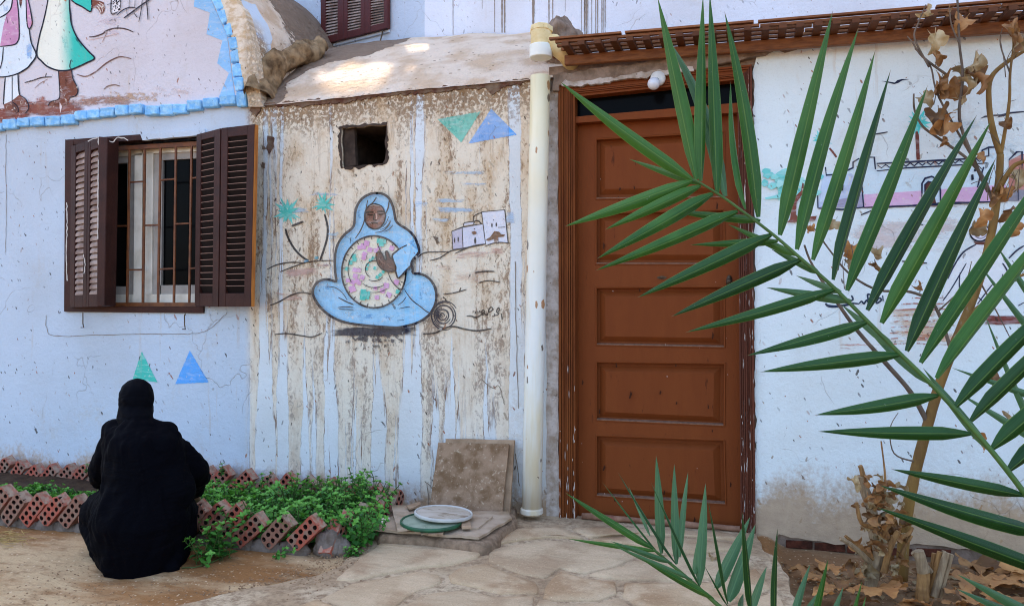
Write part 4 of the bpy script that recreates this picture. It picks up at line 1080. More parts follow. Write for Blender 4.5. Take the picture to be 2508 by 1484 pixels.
# ------------------------------------------------------------------ lamp over the door
lp = wp(*z3(1305, 735), .02)
lamp = thing('wall_lamp', 'bare white light bulb in a round holder above the brown door', 'lamp', lp)
wpl = simple('white_fitting', A('#dcdedd'), .35, .08, 20, .05)
rotx = Matrix.Rotation(R(90), 3, 'X')
b_ = MB(); b_.lathe([(.040, 0), (.040, .014), (.034, .026), (.020, .031)], lp, 24, 0, rotx); b_.build('lamp_base', wpl, lamp, smooth=True)
ddir = (wp(*z3(1248, 795), .11) - lp).normalized(); rq = Vector((0, 0, 1)).rotation_difference(ddir).to_matrix()
b_ = MB(); b_.lathe([(.016, .015), (.017, .045), (.015, .047)], lp, 20, 0, rq); b_.build('holder', simple('black_collar', (.02, .02, .02), .5, .1, 10, 0), lamp, smooth=True)
m, N, b = newmat('opal_bulb'); b.inputs['Base Color'].default_value = (.72, .72, .76, 1); b.inputs['Roughness'].default_value = .25
b_ = MB(); b_.lathe([(.014, .045)] + [(.014 + .018 * math.sin(min(1, k / 4) * math.pi / 2), .046 + k * .006) for k in range(1, 5)] + [(.0325 * math.cos(a), .078 + .0325 * math.sin(a)) for a in [k * math.pi / 18 for k in range(0, 9)]] + [(.001, .1105)], lp, 24, 0, rq)
b_.build('bulb', m, lamp, smooth=True)

# ------------------------------------------------------------------ wooden lattice along the top of the wall
wood = simple('stained_wood', (.27, .098, .030), .55, .25, 7, .25, 40, .25, (.17, .055, .017), stretch=(2, 10, 10), randv=.12, world=True)
wood_shaded = simple('stained_wood_shaded', (.13, .045, .016), .6, .25, 7, .25, 40, .2, (.09, .030, .011), randv=.15, world=True)  # same wood darkened for the cross slats, canopy shade put into the colour
ba, bb = wp(1384, 142, .07), wp(2800, 33, .07)
dirb = (bb - ba); Lb = dirb.length; dirb.normalize()
trel = thing('lattice_canopy', 'brown wooden lattice canopy lying along the wall top above the door', 'canopy', ba)
def along(s, y, zz): return ba + dirb * s + Vector((0, y, zz))
b_ = MB(); b_.box(along(0, -.018, -.044), dirb * Lb, (0, .036, 0), (0, 0, .052)); b_.build('beam', wood, trel, bevel=.003)
zt = .009
s = .02; nb = 0
while s < Lb:
    b_ = MB(); j = rnd.uniform(-.01, .012)
    b_.box(along(s, -.17 + j, zt), dirb * .036, (0, .58, 0), (0, 0, .022)); b_.build('slat', wood_shaded, trel)
    s += .0815 + rnd.uniform(-.004, .004)
for k in range(9):
    y = -.150 + k * .060
    t0 = -.06 + rnd.uniform(-.05, .06)
    while t0 < Lb:
        t1 = min(Lb, t0 + rnd.uniform(.9, 1.5))
        b_ = MB(); dz = rnd.uniform(0, .004)
        b_.box(along(t0, y + rnd.uniform(-.004, .004), zt + .023 + dz), dirb * (t1 - t0 - .004), (0, .024, 0), (0, 0, .012)); b_.build('batten', wood, trel)
        t0 = t1
for s0, s1 in ((-.05, .33), (.35, .98), (1.0, 1.75), (1.78, 2.25)):
    b_ = MB(); b_.box(along(s0, -.160, zt + .041 + rnd.uniform(0, .003)), dirb * (s1 - s0), (0, .03, 0), (0, 0, .010)); b_.build('batten', wood, trel)
# second beam and lower lattice seen in the gap beside the pipe
b_ = MB(); b_.box(along(-.02, .36, -.06), dirb * Lb, (0, .04, 0), (0, 0, .094)); b_.build('beam', wood, trel)

# cloth roll against the draught
d0, d1 = wp(*z14(345, 664), .015), wp(*z14(1474, 700), .015)
d0.z = d1.z = .034
tag_o = MB(); path = [d0.lerp(d1, k / 14) + Vector((0, 0, math.sin(k * 1.7) * .002)) for k in range(15)]
tag_o.tube(path, [.016 + .003 * math.sin(k * .9) for k in range(15)], 12)
me = tag_o.mesh('draught_roll', simple('faded_cloth', A('#a68069', .6), .9, .25, 12, .4, 60, .1, A('#7f5c4a', .6), dirt=(A('#7b3f3a', .7), 9, .6, .6)), d0, True)
o = link('draught_roll', me); o.location = d0; tag(o, 'faded pink cloth roll lying along the foot of the brown door', 'draught stopper')

# ------------------------------------------------------------------ brick edging of the herb bed
def brick_mesh(mats, sd=0):
    Lx, Ly, T = .176, .081, .064; b = MB(); cx, cy = Lx / 5, Ly / 2; r = .0118
    for i in range(5):
        for j in range(2):
            x0, y0 = -Lx / 2 + i * cx, -Ly / 2 + j * cy; c = Vector((x0 + cx / 2 + (.004 if i < 2 else 0) * 0, y0 + cy / 2 * (1.12 if j == 0 else .88), 0))
            sq = [Vector((x0 + cx * a, y0 + cy * e, 0)) for a, e in ((0, 0), (.5, 0), (1, 0), (1, .5), (1, 1), (.5, 1), (0, 1), (0, .5))]
            oc = [c + Vector((math.cos(math.radians(225 + 45 * k)) * r, math.sin(math.radians(225 + 45 * k)) * r, 0)) for k in range(8)]
            dp_ = [v + Vector((0, 0, -.045)) for v in oc]
            b.add(sq + oc, [(k, (k + 1) % 8, 8 + (k + 1) % 8, 8 + k) for k in range(8)], 0)
            b.add(oc + dp_, [(k, (k + 1) % 8, 8 + (k + 1) % 8, 8 + k) for k in range(8)] + [list(range(8, 16))], 1)
    h = [Vector((-Lx / 2, -Ly / 2, 0)), Vector((Lx / 2, -Ly / 2, 0)), Vector((Lx / 2, Ly / 2, 0)), Vector((-Lx / 2, Ly / 2, 0))]
    k = [v + Vector((0, 0, -T)) for v in h]
    b.add(h + k, [(0, 1, 5, 4), (1, 2, 6, 5), (2, 3, 7, 6), (3, 0, 4, 7), (4, 5, 6, 7)], 0)
    rb = random.Random(sd)
    for i in range(len(b.v)):
        v = b.v[i]; q = Vector((round(v.x, 4), round(v.y, 4), round(v.z, 4))) * 41 + Vector((sd * 5, sd, 0))
        b.v[i] = v + Vector((noise.noise(q), noise.noise(q + Vector((7, 1, 3))), noise.noise(q + Vector((2, 9, 5))))) * .0032
    for cxs, cys in ((1, 1), (-1, 1), (1, -1), (-1, -1)):
        if rb.random() < .6:
            c_ = Vector((cxs * Lx / 2, cys * Ly / 2, 0)); k_ = rb.uniform(.3, .8)
            for i in range(len(b.v)):
                d_ = (b.v[i] - c_).length
                if d_ < .022: b.v[i] = b.v[i].lerp(Vector((0, 0, -.03)), (1 - d_ / .022) * k_ * .22)
    return b.mesh('brick', mats)
m, N, b = newmat('hollow_red_brick')
ob = N.obj(); nz = N.noise(ob, 24, 5, .65); rr_ = N.rand()
cc = N.mix(N.ss(N.m('ADD', nz, N.m('MULTIPLY', N.m('SUBTRACT', rr_, .5), .5)), .40, .64), A('#ad5642', .74), A('#946a57', .66))
cc = N.mix(N.m('MULTIPLY', N.ss(N.noise(N.pos(), 11, 5, .7), .48, .62), .8), cc, A('#98836f', .6))
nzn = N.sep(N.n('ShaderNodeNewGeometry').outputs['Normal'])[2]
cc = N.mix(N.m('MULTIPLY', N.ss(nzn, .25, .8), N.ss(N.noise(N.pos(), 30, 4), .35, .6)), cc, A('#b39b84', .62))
N.put(b.inputs['Base Color'], cc); b.inputs['Roughness'].default_value = .9; N.put(b.inputs['Normal'], N.bump(N.noise(ob, 60, 5, .7), .7, .008)); M['hbrick'] = m
hole_m = simple('brick_core', (.045, .022, .016), .95, .3, 30, 0)
bm1s = [brick_mesh([M['hbrick'], hole_m], k) for k in range(6)]
mort = simple('grey_mortar', A('#8d8076', .6), .95, .3, 18, 1.0, 36, .12, A('#6a5d52', .6), world=True)
def edging(name, label, bricks, faces=None):
    """bricks: (centre, direction along the row, outward normal, tilt)"""
    t = thing(name, label, 'brick edging', (bricks[0][0].x, bricks[0][0].y, 0))
    for c, D, nn, a in bricks:
        L = D * math.cos(a) + UP * math.sin(a); S = -D * math.sin(a) + UP * math.cos(a)
        if nn.dot(L.cross(S)) < 0: L = -L
        Mx = Matrix((L, S, nn)).transposed().to_4x4(); Mx = Matrix.Translation(c) @ Mx
        place('brick', bm1s[rnd.randrange(6)], t, Mx @ Matrix.Rotation(rnd.uniform(-.03, .03), 4, 'Y'))
    for (c, D, nn, a), (c2, *_r) in zip(bricks, bricks[1:]):
        b = MB(); g = (c + c2) / 2; w = (c2 - c).length * .62
        base = Vector((g.x, g.y, 0)) - nn * .036
        blob(b, base + Vector((0, 0, .012)), 1, 1, 1, int(c.x * 100), 0, 3)
        k = len(b.v); bb_ = MB()
        for i, v in enumerate(b.v):
            l = v - base - Vector((0, 0, .012)); q = 1 + noise.noise(l * 2.5 + c * 9) * .25
            b.v[i] = base + (D * l.x * w + nn * l.y * .028 + UP * (l.z * (.062 if l.z > 0 else .05))) * q
        b.build('mortar', mort, t, smooth=True)
    return t
g0, g1 = zp(0, 1290), zp(770, 1366); Drow = (g1 - g0).normalized(); nrow = Vector((Drow.y, -Drow.x, 0))
fr = []
for x, y in ((-52, 1228), (-8, 1232), (30, 1247), (78, 1250), (124, 1252), (173, 1256), (220, 1258), (270, 1262), (318, 1266), (368, 1268), (418, 1270), (469, 1272), (519, 1273), (563, 1277), (607, 1300), (673, 1304), (742, 1308)):
    bz = zp(x, 1290 + 76 * x / 770).z if False else None
    G = zp(x, 1290 + 76 * x / 770); Zd = (G - CAM).dot(AX)
    fr.append((dp(x, y, Zd + .005), Drow, nrow, R(48 if x < 560 else 43) + rnd.uniform(-.06, .06)))
edging('brick_edging', 'front row of tilted hollow red bricks edging the herb bed behind the crouching person', fr)
e0, e1 = zp(812, 1368), wp(985, 1262, .22); e1.z = 0; Dr = (e1 - e0).normalized(); nr = Vector((Dr.y, -Dr.x, 0))
rt = []
for k, s in enumerate((.10, .26, .48, .72, .93)):
    c = e0.lerp(e1, s) + Vector((0, 0, .075 + rnd.uniform(-.01, .01)))
    rt.append((c, Dr, nr, R(46) + rnd.uniform(-.1, .1)))
rett = edging('brick_edging', 'short return row of hollow bricks at the bed end by the flat tiles', rt)
b_ = MB(); gq = zp(797, 1362); blob(b_, gq + Vector((0, .03, .035)), .075, .05, .085, 3, .3, 3); blob(b_, gq + Vector((.05, .05, .02)), .06, .05, .06, 8, .3, 3); b_.build('mortar', mort, rett, True)
bk_ = []
for x, y in ((2, 1150), (37, 1160), (72, 1168), (112, 1168), (153, 1168), (191, 1166), (232, 1170), (275, 1172), (320, 1172), (365, 1174), (410, 1176), (455, 1178), (494, 1176), (533, 1175), (588, 1184), (641, 1195), (690, 1194), (741, 1203), (795, 1208), (850, 1214), (905, 1222)):
    bk_.append((wp(x, y, .10), Vector((1, 0, 0)), Vector((0, -1, 0)), R(47) + rnd.uniform(-.12, .12)))
edging('brick_edging', 'rear row of tilted hollow bricks standing against the foot of the white wall', bk_)
# soil in the bed
b_ = MB()
def soilf(u, v):
    a = zp(-75, 1266).lerp(zp(800, 1345), u); w = wp(-75 + 1035 * u, 1150, .08); w.z = 0
    p = a.lerp(w, v); p.z = .028 + noise.noise(p * 6) * .018 + noise.noise(p * 22) * .006; return p
b_.grid(soilf, 110, 36)
b_.build('soil', simple('dark_soil', A('#5f4a38', .5), .95, .3, 24, 1.0, 50, .1, A('#43342a', .5), world=True), None, smooth=True, kind='structure')

# ------------------------------------------------------------------ the murals: coats of paint on the plaster
class Art:
    def __init__(s, name, zm, off, label=None, stain=.3):
        s.name, s.zm, s.off, s.label, s.stain = name, zm, off + .0012, label, stain
        s.mb = MB(); s.mats = []; s.fd = []
    def mi(s, c, alpha):
        mt = c if not isinstance(c, str) else paint(c, s.stain, .8, alpha)
        if mt not in s.mats: s.mats.append(mt)
        return s.mats.index(mt)
    def up(s): s.off += .00016
    def fill(s, c, pts, sm=0, alpha=None, jag=.0):
        s.up()
        if sm: pts = loopspline(pts, sm)
        p = [wp(*s.zm(*q), s.off) for q in pts]
        if jag: p = ragged(p, jag, jag * 3, len(pts))
        n0 = len(s.mb.v); s.mb.poly(p, (), s.mi(c, alpha)); s.fd += [1.0] * (len(s.mb.v) - n0)
    def line(s, c, pts, w, sm=5, taper=.35, alpha=None, close=False):
        s.up()
        if close: pts = loopspline(pts, sm); pts = pts + pts[:2]
        elif sm and len(pts) > 2: pts = spline(pts, sm)
        n = len(pts); L, Rr = [], []
        for i, (x, y) in enumerate(pts):
            a, b = pts[max(i - 1, 0)], pts[min(i + 1, n - 1)]
            dx, dy = b[0] - a[0], b[1] - a[1]; d = math.hypot(dx, dy) or 1
            t = i / (n - 1); ww = w * .66 * (1 if close else 1 - taper * abs(2 * t - 1) ** 3)
            ww *= 1 + .18 * noise.noise(Vector((x * .05, y * .05, w)))
            L.append(wp(*s.zm(x - dy / d * ww, y + dx / d * ww), s.off)); Rr.append(wp(*s.zm(x + dy / d * ww, y - dx / d * ww), s.off))
        n0 = len(s.mb.v); s.mb.add(L + Rr, [(i, i + 1, n + i + 1, n + i) for i in range(n - 1)], s.mi(c, alpha)); s.fd += [1.0] * (len(s.mb.v) - n0)
    def wash(s, c, cx, cy, rx, ry, alpha=((6, 1, 16), .38, .55, .9, .8), rot=0, n=16):
        """a thin brushed patch that fades out to its edge"""
        s.up(); vs, fd = [], []
        for j in range(n + 1):
            for i in range(n + 1):
                u, v = i / n * 2 - 1, j / n * 2 - 1
                x, y = u * rx, v * ry
                vs.append(wp(*s.zm(cx + x * math.cos(rot) - y * math.sin(rot), cy + x * math.sin(rot) + y * math.cos(rot)), s.off))
                fd.append(max(0, 1 - max(abs(u), abs(v)) ** 3))
        s.mb.add(vs, [(j * (n + 1) + i, j * (n + 1) + i + 1, (j + 1) * (n + 1) + i + 1, (j + 1) * (n + 1) + i) for j in range(n) for i in range(n)], s.mi(c, alpha)); s.fd += fd
    def ell(s, c, cx, cy, rx, ry, a0=0, a1=360, n=28):
        return [(cx + rx * math.cos(R(a0 + (a1 - a0) * k / n)), cy + ry * math.sin(R(a0 + (a1 - a0) * k / n))) for k in range(n + (a1 - a0 != 360))]
    def done(s):
        me = bpy.data.meshes.new(s.name); bs = ORIGIN[house.name]
        me.from_pydata([v - bs for v in s.mb.v], [], s.mb.f)
        for mt in s.mats: me.materials.append(mt)
        me.polygons.foreach_set('material_index', s.mb.m)
        o = link(s.name, me, house, label=s.label); setattr_f(o, 'fade', s.fd); return o
SKY, NAVY, TEAL, PINK, CREAM, SKIN = '#90caf0', '#0c1024', '#43c2b4', '#d49cc8', '#ebe4d2', '#5b3227'
BLK = '#201d22'

# hills, sky dabs and drifting sand behind the woman
a = Art('painted_landscape', z6, .0, None, .12)
for cx, cy, rx, ry, c in ((1700, 250, 260, 45, '#a9cdf2'), (1650, 170, 240, 30, '#b4d4f4'), (1850, 40, 190, 30, '#a9cdf2'), (600, 110, 230, 30, '#b9d6f2'), (420, 250, 160, 40, '#bcd9f2'),
                          (1400, 200, 120, 60, '#bcd4f2'), (1560, 330, 140, 30, '#c4dcf4'), (1750, -60, 330, 26, '#b9d6f2'), (680, 460, 90, 60, '#bcdcee'), (2140, 300, 60, 90, '#bcd4f2')):
    a.wash(c, cx, cy, rx, ry, ((5, 1, 22), .40, .58, .8, .7))
for cx, cy, rx, ry, c in ((420, 760, 300, 70, '#d3aca0'), (330, 960, 210, 60, '#dcb7a6'), (1850, 620, 300, 60, '#caa79b'), (1800, 800, 280, 120, '#dcc2ae'), (2030, 580, 110, 60, '#c89a8c'), (1600, 720, 130, 50, '#d9bfb2'), (600, 700, 100, 30, '#9a6f7a')):
    a.wash(c, cx, cy, rx, ry, ((4, 1, 30), .40, .62, .8, .75))
for p, w in (([(138, 735), (210, 700), (300, 680), (370, 677), (440, 682)], 8), ([(245, 755), (330, 722), (450, 680), (560, 665), (680, 662)], 7), ([(165, 1030), (240, 1000), (330, 950), (420, 925), (500, 938)], 8),
             ([(200, 1270), (300, 1262), (420, 1280), (510, 1290), (590, 1258)], 8), ([(1380, 635), (1430, 600), (1500, 592), (1640, 590)], 7), ([(1478, 662), (1560, 640), (1660, 580), (1780, 566)], 7),
             ([(1685, 605), (1760, 570), (1840, 540), (1940, 525)], 7), ([(1930, 548), (1990, 522), (2060, 512), (2130, 520)], 6), ([(1590, 940), (1680, 928), (1780, 900)], 7), ([(1880, 845), (1960, 828), (2060, 842)], 7),
             ([(1420, 1265), (1520, 1258), (1610, 1215), (1680, 1205), (1760, 1225), (1870, 1240), (1985, 1222)], 10), ([(1850, 762), (1930, 752), (2010, 752)], 9), ([(340, 378), (390, 360), (436, 342)], 14),
             ([(725, 965), (790, 1000), (850, 1024)], 7)):
    a.line(BLK, p, w)
a.wash('#1d1e33', 1020, 1245, 440, 46, ((7, 1, 26), .10, .42, .7, .97)); a.wash('#3a3640', 1030, 1300, 410, 70, ((34, 1, 40), .44, .52, .55, .8))
a.wash('#4a4440', 1030, 1380, 330, 60, ((34, 1, 30), .50, .58, .5, .7))
a.done()

# desert palms
def painted_palm(nm, zm, cx, cy, r, trunk, off=.0, cols=(TEAL, '#63cfc6'), tc='#1d1c22', tw=9, n=15, sd=1):
    a = Art(nm, zm, off, None, .08); rr = random.Random(sd)
    if trunk: a.line(tc, trunk, tw, taper=.2)
    for k in range(n):
        an = 2 * math.pi * k / n + rr.uniform(-.15, .15); L = r * rr.uniform(.6, 1.1); w = r * rr.uniform(.07, .13)
        if math.sin(an) > .55: L *= .75
        tip = (cx + L * math.cos(an), cy + L * math.sin(an)); q = an + math.pi / 2
        mid = (cx + L * .45 * math.cos(an), cy + L * .45 * math.sin(an))
        a.fill(cols[k % 2], [(cx, cy), (mid[0] + w * math.cos(q), mid[1] + w * math.sin(q)), tip, (mid[0] - w * math.cos(q), mid[1] - w * math.sin(q))])
    a.fill(cols[0], a.ell(0, cx, cy, r * .28, r * .28, n=12)); a.done()
painted_palm('painted_palm', z6, 308, 265, 135, [(290, 400), (310, 470), (360, 560), (420, 625), (480, 665)], sd=3, tw=13)
painted_palm('painted_palm', z6, 600, 200, 105, [(612, 280), (636, 380), (632, 480), (600, 590), (575, 660)], sd=5, tw=13)
a = Art('painted_grass', z6, .0005); a.wash('#58bcd0', 545, 640, 40, 30); a.wash('#4aa8d0', 460, 668, 40, 20); a.done()

# the seated woman with a basket
body = [(1035, 108), (1090, 114), (1140, 147), (1168, 200), (1185, 262), (1198, 330), (1228, 367), (1290, 405), (1345, 457), (1375, 520), (1391, 580), (1374, 617), (1337, 660), (1326, 695), (1338, 728), (1342, 766),
        (1400, 772), (1460, 800), (1505, 850), (1531, 920), (1528, 1000), (1500, 1070), (1450, 1130), (1360, 1180), (1250, 1208), (1180, 1213), (1050, 1205), (900, 1190), (780, 1170), (690, 1135), (610, 1080), (550, 1010), (517, 940),
        (520, 890), (550, 845), (600, 820), (655, 820), (708, 832), (700, 760), (697, 660), (705, 580), (730, 510), (775, 450), (830, 405), (855, 370), (860, 320), (866, 260), (886, 200), (925, 150), (980, 118)]
a = Art('painted_woman', z6, .001, 'painted woman in a blue robe sitting with a patterned basket', .16)
a.fill(SKY, body, 3)
for cx, cy, rx, ry in ((640, 900, 90, 60), (1400, 930, 90, 100), (1000, 1120, 300, 40), (780, 600, 40, 120), (1330, 530, 40, 80), (900, 280, 30, 90)): a.wash('#6aaede', cx, cy, rx, ry, ((22, 1, 22), .46, .62, .6, .7))
for cx, cy, rx, ry in ((850, 1100, 200, 50), (1450, 900, 60, 100), (640, 880, 70, 50), (1040, 150, 70, 30), (1250, 470, 50, 50), (1180, 1130, 200, 40)): a.wash('#b5daf8', cx, cy, rx, ry, ((26, 1, 26), .5, .64, .6, .8))
face = [(1025, 197), (1080, 215), (1105, 258), (1112, 305), (1098, 352), (1062, 394), (1010, 401), (968, 375), (946, 330), (942, 285), (955, 238), (985, 207)]
a.fill('#80574a', face, 3)
a.wash('#b08a78', 1072, 325, 28, 42, ((30, 1, 30), .35, .6, .5, .8)); a.wash('#a67f6e', 985, 325, 28, 38, ((30, 1, 30), .35, .6, .5, .8)); a.wash('#a3796a', 1030, 235, 45, 16, ((30, 1, 50), .42, .6, .5, .8))
for p, w, c in (([(950, 268), (985, 262), (1015, 266)], 12, '#251513'), ([(1045, 262), (1075, 258), (1105, 262)], 12, '#251513'), ([(962, 282), (990, 288), (1012, 284)], 9, '#1a1010'), ([(1050, 280), (1078, 282), (1098, 276)], 9, '#1a1010'),
                ([(1035, 275), (1042, 305), (1036, 322)], 9, '#c9a290'), ([(1022, 275), (1016, 305), (1018, 328), (1040, 330)], 9, '#2c1814'), ([(992, 358), (1020, 350), (1050, 356)], 10, '#26130f'), ([(1000, 372), (1025, 374), (1045, 368)], 4, '#9a6c5c'),
                ([(960, 225), (1000, 202), (1045, 200), (1090, 228)], 7, '#b9b0aa'), ([(975, 218), (1015, 206), (1060, 212)], 5, '#d0c8c2')):
    a.line(c, p, w)
a.line(NAVY, face, 8, 3, close=True)
disk = a.ell(0, 1018, 755, 264, 296)
a.fill('#e9dfca', disk)
for k in range(26):
    an = R(-150 + k * 14); p, q = (1018 + 258 * math.cos(an), 755 + 290 * math.sin(an)), (1018 + 236 * math.cos(an), 755 + 266 * math.sin(an)); a.line(NAVY, [p, q], 7, 0)
def sq(c, x, y, s, rot):
    a.fill(c, [(x + s * math.cos(R(rot + 90 * k + 45)) * .7, y + s * math.sin(R(rot + 90 * k + 45)) * .7) for k in range(4)])
for x, y, s, r in ((930, 545, 46, 10), (958, 520, 44, 15), (985, 575, 40, 20), (940, 610, 38, 30), (900, 555, 34, 0), (1032, 580, 36, 10), (1165, 560, 38, 20), (860, 740, 36, 15), (893, 742, 34, 5), (865, 790, 40, 10), (845, 840, 38, 20), (880, 830, 36, 0), (922, 800, 38, 20),
                   (895, 845, 36, 12), (840, 895, 52, -20), (1120, 868, 44, 5), (1088, 910, 40, 10), (1140, 945, 42, 25), (1042, 965, 36, 0), (1030, 890, 30, 0), (1203, 840, 42, 20), (805, 825, 34, 0), (935, 640, 34, 25), (1060, 560, 28, 0)): sq(PINK, x, y, s, r)
for x, y, s, r in ((1062, 500, 40, 10), (1100, 505, 38, 5), (1080, 530, 36, 0), (850, 625, 36, 10), (858, 655, 34, 5), (825, 680, 34, 0), (795, 730, 32, 20), (930, 920, 44, 5), (965, 935, 40, 0), (925, 965, 46, 5), (960, 960, 40, 10), (1215, 920, 34, 15), (990, 660, 26, 30), (965, 700, 26, 0), (955, 730, 24, 0), (1028, 725, 28, 10), (1070, 780, 28, 40), (1045, 800, 26, 20), (1095, 755, 24, 30), (1010, 640, 22, 20)): sq(TEAL, x, y, s, r)
for r_, a0, a1, w in ((72, 120, 300, 6), (95, 40, 120, 5), (150, 60, 130, 5), (215, 150, 230, 5), (190, 55, 100, 4)): a.line(NAVY, a.ell(0, 1020, 735, r_, r_, a0, a1, 12), w, 2)
a.line(NAVY, [(1045, 520), (1070, 580), (1100, 640)], 6); a.line(NAVY, [(1135, 760), (1165, 830), (1220, 890), (1275, 900)], 6)
for an in range(0, 360, 24): a.line('#7d7466', [(1018 + 110 * math.cos(R(an)), 755 + 120 * math.sin(R(an))), (1018 + 135 * math.cos(R(an + 4)), 755 + 148 * math.sin(R(an + 4)))], 4, 0)
a.line(NAVY, disk, 11, 2, close=True)
a.fill(SKY, [(1290, 500), (1388, 585), (1337, 675), (1225, 805), (1205, 780), (1172, 620), (1212, 580), (1268, 545)])
a.line(NAVY, [(1290, 535), (1240, 560), (1200, 590), (1170, 622), (1185, 690), (1205, 780), (1225, 805), (1280, 745), (1337, 690)], 11, 4)
hand = [(1040, 602), (1058, 588), (1078, 596), (1092, 620), (1106, 655), (1124, 655), (1116, 615), (1112, 592), (1126, 584), (1140, 606), (1150, 640), (1172, 652), (1190, 690), (1200, 742), (1135, 752), (1085, 732), (1052, 695), (1036, 640)]
a.fill('#55342b', hand, 2); a.line('#1a1014', hand, 8, 2, close=True)
for p in ([(1060, 640), (1080, 670), (1110, 690)], [(1130, 690), (1150, 715), (1180, 720)]): a.line('#8d6455', p, 5)
for p, w in (([(968, 165), (955, 230), (948, 290), (935, 350), (905, 420), (865, 480)], 8), ([(1040, 140), (1015, 180), (985, 205)], 8), ([(1145, 165), (1135, 230), (1112, 280)], 9), ([(1160, 330), (1135, 380), (1090, 420), (1030, 432)], 6), ([(1175, 370), (1145, 405), (1105, 425)], 5), ([(1140, 300), (1120, 350), (1090, 390)], 5), ([(1150, 345), (1115, 390), (1070, 410)], 5),
             ([(830, 470), (822, 520)], 6), ([(620, 875), (700, 885), (760, 930), (800, 990)], 5), ([(720, 1050), (780, 1042), (850, 1048)], 6), ([(730, 1062), (790, 1064), (850, 1066)], 5), ([(1225, 1058), (1270, 1048), (1315, 1042)], 5), ([(1215, 1030), (1255, 1000), (1285, 960)], 5), ([(1210, 1155), (1265, 1152)], 5), ([(1325, 700), (1310, 740)], 6)):
    a.line(NAVY, p, w)
a.line(NAVY, body, 16, 3, close=True)
a.line('#20202a', [(1275, 910), (1330, 985), (1400, 1040), (1460, 1085), (1525, 1106)], 7)
a.done()

# spool of yarn and the painter's signature
a = Art('painted_yarn', z6, .0006, None, .1)
for r_, a0, a1, w in ((118, 60, 330, 9), (100, -60, 160, 8), (84, 120, 420, 9), (66, 20, 260, 9), (50, 150, 430, 9), (36, 0, 240, 8), (20, 90, 380, 7), (8, 0, 300, 6), (108, 200, 300, 6)):
    a.line('#3a3840', a.ell(0, 1602 - (118 - r_) * .22, 1115, r_ * .92, r_, a0, a1, 18), w, 2, .6)
a.done()
a = Art('painted_signature', z6, .0006, None, .2)
for p, w in (([(2068, 1098), (2072, 1125), (2075, 1150)], 8), ([(2040, 1085), (2052, 1068), (2048, 1052), (2035, 1060), (2030, 1085), (2046, 1100), (2030, 1112), (2005, 1112)], 8), ([(2010, 1100), (2012, 1118), (1992, 1122)], 8),
             ([(2000, 1060), (1985, 1045), (1968, 1062), (1962, 1085), (1985, 1078), (2002, 1058)], 8), ([(1962, 1085), (1950, 1108), (1928, 1100), (1930, 1085)], 8), ([(1928, 1100), (1912, 1112), (1908, 1080), (1922, 1068), (1926, 1085), (1905, 1105)], 8),
             ([(1905, 1105), (1880, 1122), (1850, 1128), (1815, 1118), (1782, 1120)], 10), ([(1955, 1130), (1960, 1136)], 9), ([(1838, 1130), (1848, 1132)], 10), ([(1862, 1140), (1870, 1140)], 9),
             ([(1828, 1078), (1838, 1075), (1832, 1092)], 6), ([(1850, 1080), (1856, 1092), (1848, 1096)], 6), ([(1868, 1074), (1868, 1096)], 6), ([(1882, 1094), (1888, 1076), (1896, 1092)], 6)):
    a.line(BLK, p, w, 4)
a.done()

# little white houses on the hill
a = Art('painted_village', z6, .0008, None, .12)
a.fill('#cfd2e2', [(1745, 388), (1912, 360), (1935, 525), (1752, 560)]); a.fill('#b9b4c6', [(1660, 422), (1745, 388), (1752, 560), (1668, 572)]); a.fill('#d9dce8', [(1905, 262), (2096, 245), (2124, 512), (1938, 528)])
a.fill('#d3d6e4', [(1755, 375), (1768, 352), (1835, 340), (1850, 362)])
for p in ([(1660, 422), (1668, 572)], [(1660, 422), (1745, 388), (1912, 360)], [(1745, 388), (1752, 560)], [(1905, 262), (2096, 245), (2124, 522)], [(1905, 262), (1938, 528)], [(1668, 572), (1752, 562), (1840, 545), (1938, 528)], [(1838, 302), (1836, 342)]): a.line(BLK, p, 8 if len(p) > 2 else 7, 0)
a.line(BLK, [(1755, 380), (1765, 352), (1835, 342), (1870, 336), (1900, 358)], 6); a.line(BLK, [(1838, 362), (1850, 338), (1880, 335), (1905, 360)], 6); a.line(BLK, [(1836, 302), (1870, 280), (1905, 268)], 6)
for x, y, w, h_ in ((1682, 495, 8, 44), (1712, 488, 8, 44), (1852, 498, 14, 56), (1990, 372, 10, 36), (2026, 366, 10, 36), (1846, 402, 8, 8), (2004, 328, 6, 8)): a.fill(BLK, a.ell(0, x, y, w / 2 + 1, h_ / 2, n=10))
a.fill('#6d4f38', [(1822, 428), (1850, 420), (1864, 436), (1838, 450)], 2); a.fill('#6d4a30', [(1938, 490), (1975, 470), (2010, 420), (2050, 425), (2065, 445), (2100, 450), (2085, 465), (2040, 470), (2045, 510), (2010, 515), (2005, 485), (1960, 502)])
a.line(BLK, [(2040, 390), (2100, 386)], 5, 0); a.fill('#4a3628', [(1502, 462), (1550, 470), (1540, 492), (1558, 515), (1535, 528), (1525, 498)], 0)
a.done()

# diamonds of paint: triangles
for zm, c, pts in ((z2, '#38bfae', [(1512, 885), (1832, 828), (1688, 1058)]), (z2, '#5aa6ee', [(1910, 808), (2100, 1000), (1742, 1066)]), (z7, '#45bfae', [(772, 96), (858, 264), (722, 248)]), (z7, '#5aa6ee', [(1034, 92), (1138, 264), (955, 274)])):
    a = Art('painted_triangle', zm, .0004, None, .28); a.fill(c, pts, 0, None, .0015); a.done()

